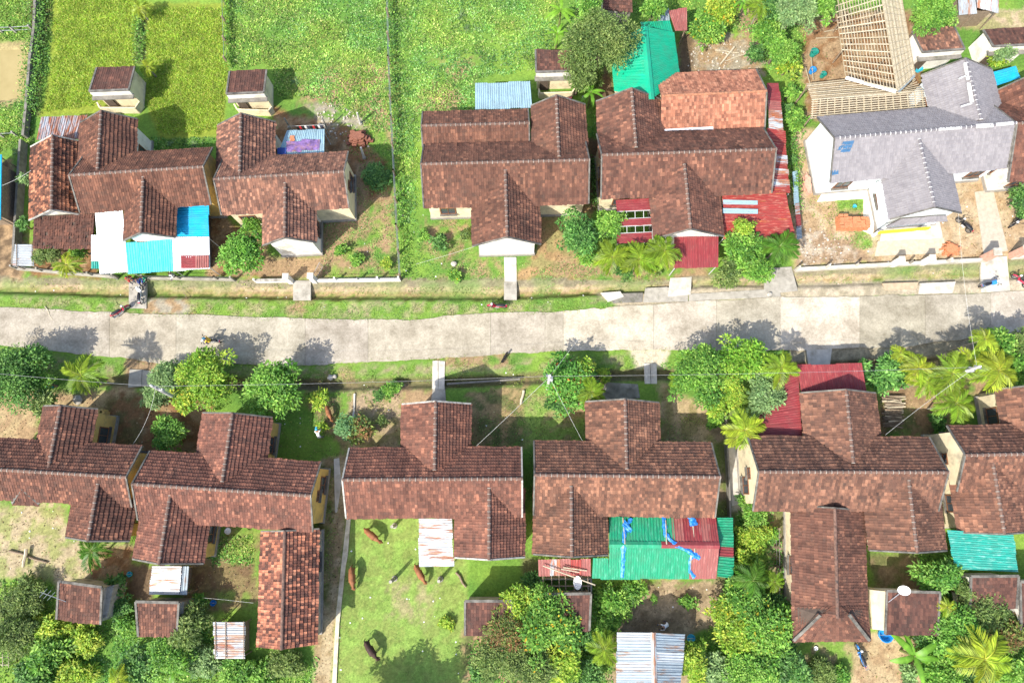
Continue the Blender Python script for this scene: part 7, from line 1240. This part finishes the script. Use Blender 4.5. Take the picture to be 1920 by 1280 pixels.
bucket(1066, 180, 'pink_plastic', 'bright pink basin behind the banana clump', .35, .15, 'basin'); bucket(1662, 1190, 'blue_plastic', 'big blue tub beside the dish outhouse', .55, .5, 'tub'); bucket(399, 1130, 'blue_plastic', 'blue bucket by the round-leaved bush', .22, .3); bucket(242, 1076, 'cyan_plastic', 'cyan bucket behind the porch of the annexe house', .2, .25); bucket(91, 724, 'cyan_plastic', 'blue can under the dark spreading tree', .25, .4, z=0); bucket(1603, 386, 'cyan_plastic', 'blue bucket on the grass patch in the sandy yard', .16, .2); bucket(427, 995, 'white_plastic', 'white round basin beside the yellow back wall', .25, .12, 'basin'); bucket(1296, 1196, 'cyan_plastic', 'teal basin beside the zinc shed', .3, .25, 'basin'); bucket(1528, 96, 'green_plastic', 'dark green barrel on the building site', .35, .6, 'barrel'); bucket(1525, 130, 'blue_plastic', 'blue barrel on the building site', .3, .5, 'barrel'); bucket(1545, 138, 'green_plastic', 'teal barrel at the edge of the building site', .26, .5, 'barrel'); bucket(1083, 1092, 'white_plastic', 'white rust-stained tub on top of the pen', .3, .2, 'tub', 2.1, 1.6); bucket(1725, 128, 'cyan_plastic', 'pale blue tub under the bamboo frame eave', .3, .4, 'tub')
bucket(1530, 1215, 'white_plastic', 'white basin on the grass below the hip roof', .16, .1, 'basin'); bucket(1094, 182, 'white_plastic', 'white basin behind the tiled wing', .14, .12, 'basin')
# satellite dish on the cream annexe
b = G(1660, 1126, 2.35); e = empty('satellite_dish', 'white oval satellite dish on the cream annexe roof', 'dish', (b.x, b.y, 2.3)); v = []; f = []; n = 20; ks = (0, .3, .6, .85, 1)
for q in ks:
    for k in range(n): a = 2 * math.pi * k / n; p_ = Vector((.44 * q * math.cos(a), .36 * q * math.sin(a), .14 * q * q)); p_.rotate(Matrix.Rotation(-.5, 3, 'Y')); v.append(p_ + Vector((1.05, .9, .95)))
for i in range(4):
    for k in range(n): f.append((i * n + k, i * n + (k + 1) % n, (i + 1) * n + (k + 1) % n, (i + 1) * n + k))
m = MB(); m.add(v, f); m.build('reflector', M['white_plastic'], e, True, smooth=True); m = MB(); m.tube([(0, 0, 0), (0.0, 0, .5), (1.0, .88, .92)], .035, 6); m.build('mount', M['steel'], e, True); m = MB(); m.tube([(.8, .6, .9), (.85, .75, 1.5)], .015, 5); m.box((.85, .75, 1.52), (.1, .1, .12)); m.build('receiver', M['white_plastic'], e, True)
# antenna on outhouse
b = G(125, 1128, 2.6); e = empty('antenna_pole', 'slim antenna pole on the tiled outhouse with a concrete annexe', 'antenna', (b.x, b.y, 2.55)); m = MB(); m.tube([(0, 0, 0), (-1.1, .95, 1.6)], .03, 6); m.build('mast', M['steel'], e, True)
for t in (.6, .75, .9): m = MB(); m.tube([(-1.1 * t - .25, .95 * t - .3, 1.6 * t), (-1.1 * t + .25, .95 * t + .3, 1.6 * t)], .014, 4); m.build('element', M['steel'], e, True)
# posters and clothes on the awning of the patchy house
for x0, y0, x1, y1, mt, l, z in ((538, 266, 566, 286, 'purple', 'purple cloth spread on the pale blue awning', 2.75), (566, 262, 600, 283, 'purple', 'lilac patterned cloth on the pale blue awning', 2.74), (521, 278, 537, 290, 'shirt_blue', 'navy cloth at the corner of the pale blue awning', 2.83), (544, 255, 553, 266, 'brick_new', 'orange cloth on the pale blue awning', 2.68), (572, 283, 573, 284, 'white_plastic', '', 0)):
    if not l: continue
    P_ = [G(x0, y1, z), G(x1, y1, z), G(x1, y0, z - .1), G(x0, y0, z - .1)]; V = []; nx, ny = 7, 5; F = []
    for j in range(ny):
        for i in range(nx): u, w = i / (nx - 1), j / (ny - 1); V.append(P_[0].lerp(P_[1], u).lerp(P_[3].lerp(P_[2], u), w) + Vector((random.uniform(-.04, .04), random.uniform(-.04, .04), .07 + random.uniform(0, .05))))
    for j in range(ny - 1):
        for i in range(nx - 1): F.append((j * nx + i, j * nx + i + 1, (j + 1) * nx + i + 1, (j + 1) * nx + i))
    o = link('cloth', mesh('cloth', V, F, M[mt], smooth=True)); tagthing(o, l, 'cloth')
e = empty('clothes_line', 'clothes line of dark laundry behind the pale blue awning', 'clothes line', G(575, 240, 0)); m = MB(); m.tube([G(540, 237, 2.0), G(608, 234, 2.0)], .015, 4); m.build('line', M['wire_pale'], e); posts(e, [(533, 222), (540, 238), (603, 220), (608, 236)], 2.0, 'wall_grey', .07)
for k in range(10): a = G(557 + k * 5, 237 - k * .2, 2.0); m = MB(); m.box((a.x, a.y, 1.65), (.17, .04, .68)); m.build('garment', M[['shirt_black', 'shirt_red', 'shirt_black', 'shirt_white', 'trousers'][k % 5]], e)
# firewood, logs, loose boards
e = empty('firewood_pile', 'pile of split firewood beside the glossy dense tree', 'firewood', G(1676, 765, 0))
for k in range(46):
    y = 742 + (k % 23) * 2.6; x = 1676 + random.uniform(-5, 5); L_ = random.uniform(12, 19); dy = random.uniform(-3, 3); z = .08 + .12 * (k // 23) + random.uniform(0, .12); m = MB(); m.tube([G(x - L_, y + dy, z), G(x + L_, y - dy, z)], random.uniform(.045, .08), 5); m.build('log', M[random.choice(['wood', 'wood_pale', 'wood', 'bark'])], e)
def log(label, a, b, r_, mat='wood_pale', name='log', z=None):
    A, B_ = G(*a, 0), G(*b, 0); o = MB(); h = r_ if z is None else z; d = (B_ - A) * .33; o.tube([A + Vector((0, 0, h)), A + d + Vector((.04, .06, h)), A + d * 2 + Vector((-.03, -.03, h)), B_ + Vector((0, 0, h))], [r_, r_ * .95, r_ * .9, r_ * .7], 7); ob = o.build(name, M[mat]); tagthing(ob, l if False else label, name.replace('_', ' '))
log('long thin branch lying in the bare back yard', (18, 1032), (90, 1054), .09, 'wood'); log('pale squared beam lying across a branch in the back yard', (54, 1028), (48, 1062), .14, 'wood_pale', 'beam', .3); log('pale log lying in the yard by the blossom tree', (982, 732), (976, 758), .12); log('pale plank lying in the rubble yard', (1376, 90), (1350, 122), .1, 'wood_pale', 'plank', .12); log('long pale pole across the rubble yard', (1340, 95), (1385, 100), .06, 'bamboo_pale', 'pole'); log('second pale pole in the rubble yard', (1362, 115), (1412, 96), .06, 'bamboo_pale', 'pole'); log('grey plank leaning by the lawn-corner outhouse', (855, 1072), (874, 1100), .09, 'wood', 'plank', .12); log('weathered board on the building site', (1536, 42), (1572, 40), .12, 'wood', 'board', .12)
log('dead branch on the road edge grass', (85, 575), (100, 600), .05, 'wood_pale', 'branch'); log('grey branch across the drain bank', (343, 548), (352, 562), .03, 'wood', 'branch', -.1)
log('pale pole leaning over the antenna outhouse yard', (160, 1092), (130, 1090), .05, 'white_plastic', 'pole', .3)
# bamboo trellis bottom corner
e = empty('bamboo_trellis', 'pale bamboo trellis at the thicket edge', 'trellis', G(8, 1205, 0))
for k in range(6): y = 1175 + k * 14; m = MB(); m.tube([G(-12, y, 1.0), G(17, y + 1, 1.0)], .03, 5); m.build('cane', M['bamboo_pale'], e)
for x in (-8, 4, 15): m = MB(); m.tube([G(x, 1172, 1.03), G(x + 1, 1250, 1.03)], .03, 5); m.build('cane', M['bamboo_pale'], e); posts(e, [(x, 1176), (x, 1246)], 1.0, 'bamboo', .035)
# rubble and litter too small to pick apart
def chips(name, label, cat, polys, dens, s, mat, flat=.5):
    pts = []
    for poly in polys:
        P = np.array(poly, float); wx, wy = Gn(P[:, 0], P[:, 1]); n = int(dens * (wx.max() - wx.min()) * (wy.max() - wy.min())); x = RNG.uniform(wx.min(), wx.max(), n); y = RNG.uniform(wy.min(), wy.max(), n); px, py = proj(x, y); k = sdist(poly, px, py) < 0; pts.append(np.stack([x[k], y[k], gz(px[k], py[k])], 1))
    P = np.concatenate(pts); n = len(P); S_ = RNG.uniform(*s, n); a = RNG.uniform(0, 6.28, n); V = np.zeros((n, 8, 3)); c = np.array([[-1, -1], [1, -1], [1, 1], [-1, 1]]) * .5
    for k in range(8):
        q = c[k % 4] * RNG.uniform(.5, 1.1, (n, 2)) * S_[:, None]; V[:, k, 0] = P[:, 0] + q[:, 0] * np.cos(a) - q[:, 1] * np.sin(a); V[:, k, 1] = P[:, 1] + q[:, 0] * np.sin(a) + q[:, 1] * np.cos(a); V[:, k, 2] = P[:, 2] + (S_ * flat * RNG.uniform(.5, 1, n) if k > 3 else -.03)
    b = (np.arange(n) * 8)[:, None]; F = np.concatenate([b + np.array([f]) for f in ((4, 5, 6, 7), (0, 1, 5, 4), (1, 2, 6, 5), (2, 3, 7, 6), (3, 0, 4, 7))]); o = link(name, mesh(name, V.reshape(-1, 3), F, M[mat]), kind='stuff'); tagthing(o, label, cat)
chips('rubble', 'pale broken rubble in the corner of the sandy yard', 'rubble', [[(1500, 425), (1560, 440), (1600, 495), (1495, 498)], [(1290, 85), (1400, 80), (1425, 130), (1290, 135)], [(590, 190), (660, 200), (700, 290), (600, 250)]], 5, (.06, .2), 'rubble')
chips('litter', 'small bits of white litter scattered over the yards and lawn', 'litter', [[(0, 945), (125, 950), (230, 1080), (0, 1090)], [(640, 970), (870, 970), (880, 1280), (625, 1280)], [(1200, 1090), (1350, 1090), (1350, 1180), (1160, 1180)], [(500, 700), (1000, 690), (1000, 830), (500, 840)], [(0, 535), (1240, 540), (1150, 580), (0, 580)], [(600, 400), (900, 400), (900, 525), (600, 525)], [(1500, 400), (1900, 380), (1900, 550), (1500, 540)]], .2, (.04, .14), 'litter', .2)

YARDS = [[(380, 400), (660, 395), (700, 340), (745, 350), (748, 520), (380, 520)], [(1010, 390), (1110, 385), (1075, 520), (965, 522)], [(1500, 380), (1900, 340), (1900, 480), (1490, 500)], [(0, 740), (290, 740), (270, 850), (190, 840), (190, 770), (0, 830)], [(270, 740), (380, 760), (370, 850), (270, 850)], [(515, 740), (755, 725), (755, 840), (600, 860), (520, 850)], [(885, 720), (1100, 730), (1100, 830), (885, 830)], [(1240, 730), (1340, 760), (1340, 830), (1240, 830)], [(1650, 740), (1780, 720), (1770, 815), (1650, 815)], [(0, 945), (125, 950), (120, 1020), (240, 1030), (230, 1085), (0, 1085)], [(385, 1000), (485, 1000), (480, 1120), (350, 1110)], [(1190, 1090), (1350, 1090), (1350, 1180), (1150, 1180)], [(600, 860), (650, 860), (640, 1280), (590, 1280)], [(1590, 1200), (1720, 1200), (1720, 1280), (1590, 1280)], [(1290, 80), (1420, 70), (1425, 130), (1290, 135)], [(1500, 50), (1580, 50), (1590, 150), (1510, 150)]]
V, F, C = scatter(YARDS, 9, (0.07, 0.18), 0.5, (-5, 20), [(0.16, 0.1, 0.05), (0.3, 0.22, 0.12), (0.09, 0.06, 0.035), (0.4, 0.33, 0.2), (0.14, 0.2, 0.05)], droop=0.05, hue=0); o = link('fallen_leaves', mesh('fallen_leaves', V, F, M['blade'], col=C), kind='stuff'); tagthing(o, 'dry fallen leaves and twigs scattered over the dirt yards', 'leaves')
V, F, C = scatter([[(x, float(np.interp(x, *RU)) - 5 + 2), (x + 60, float(np.interp(x + 60, *RU)) - 3), (x + 60, float(np.interp(x + 60, *RU)) + 5), (x, float(np.interp(x, *RU)) + 5)] for x in range(-30, 1130, 60)] + [[(x, float(np.interp(x, *RL)) - 5), (x + 60, float(np.interp(x + 60, *RL)) - 5), (x + 60, float(np.interp(x + 60, *RL)) + 5), (x, float(np.interp(x, *RL)) + 5)] for x in range(-30, 1240, 60)], 60, (0.08, 0.2), 0.25, (10, 60), GRASS, noisecut=0.45, zoff=0.04); o = link('edge_grass', mesh('edge_grass', V, F, M['blade'], col=C), kind='stuff'); tagthing(o, 'grass creeping over the edges of the concrete road', 'grass')
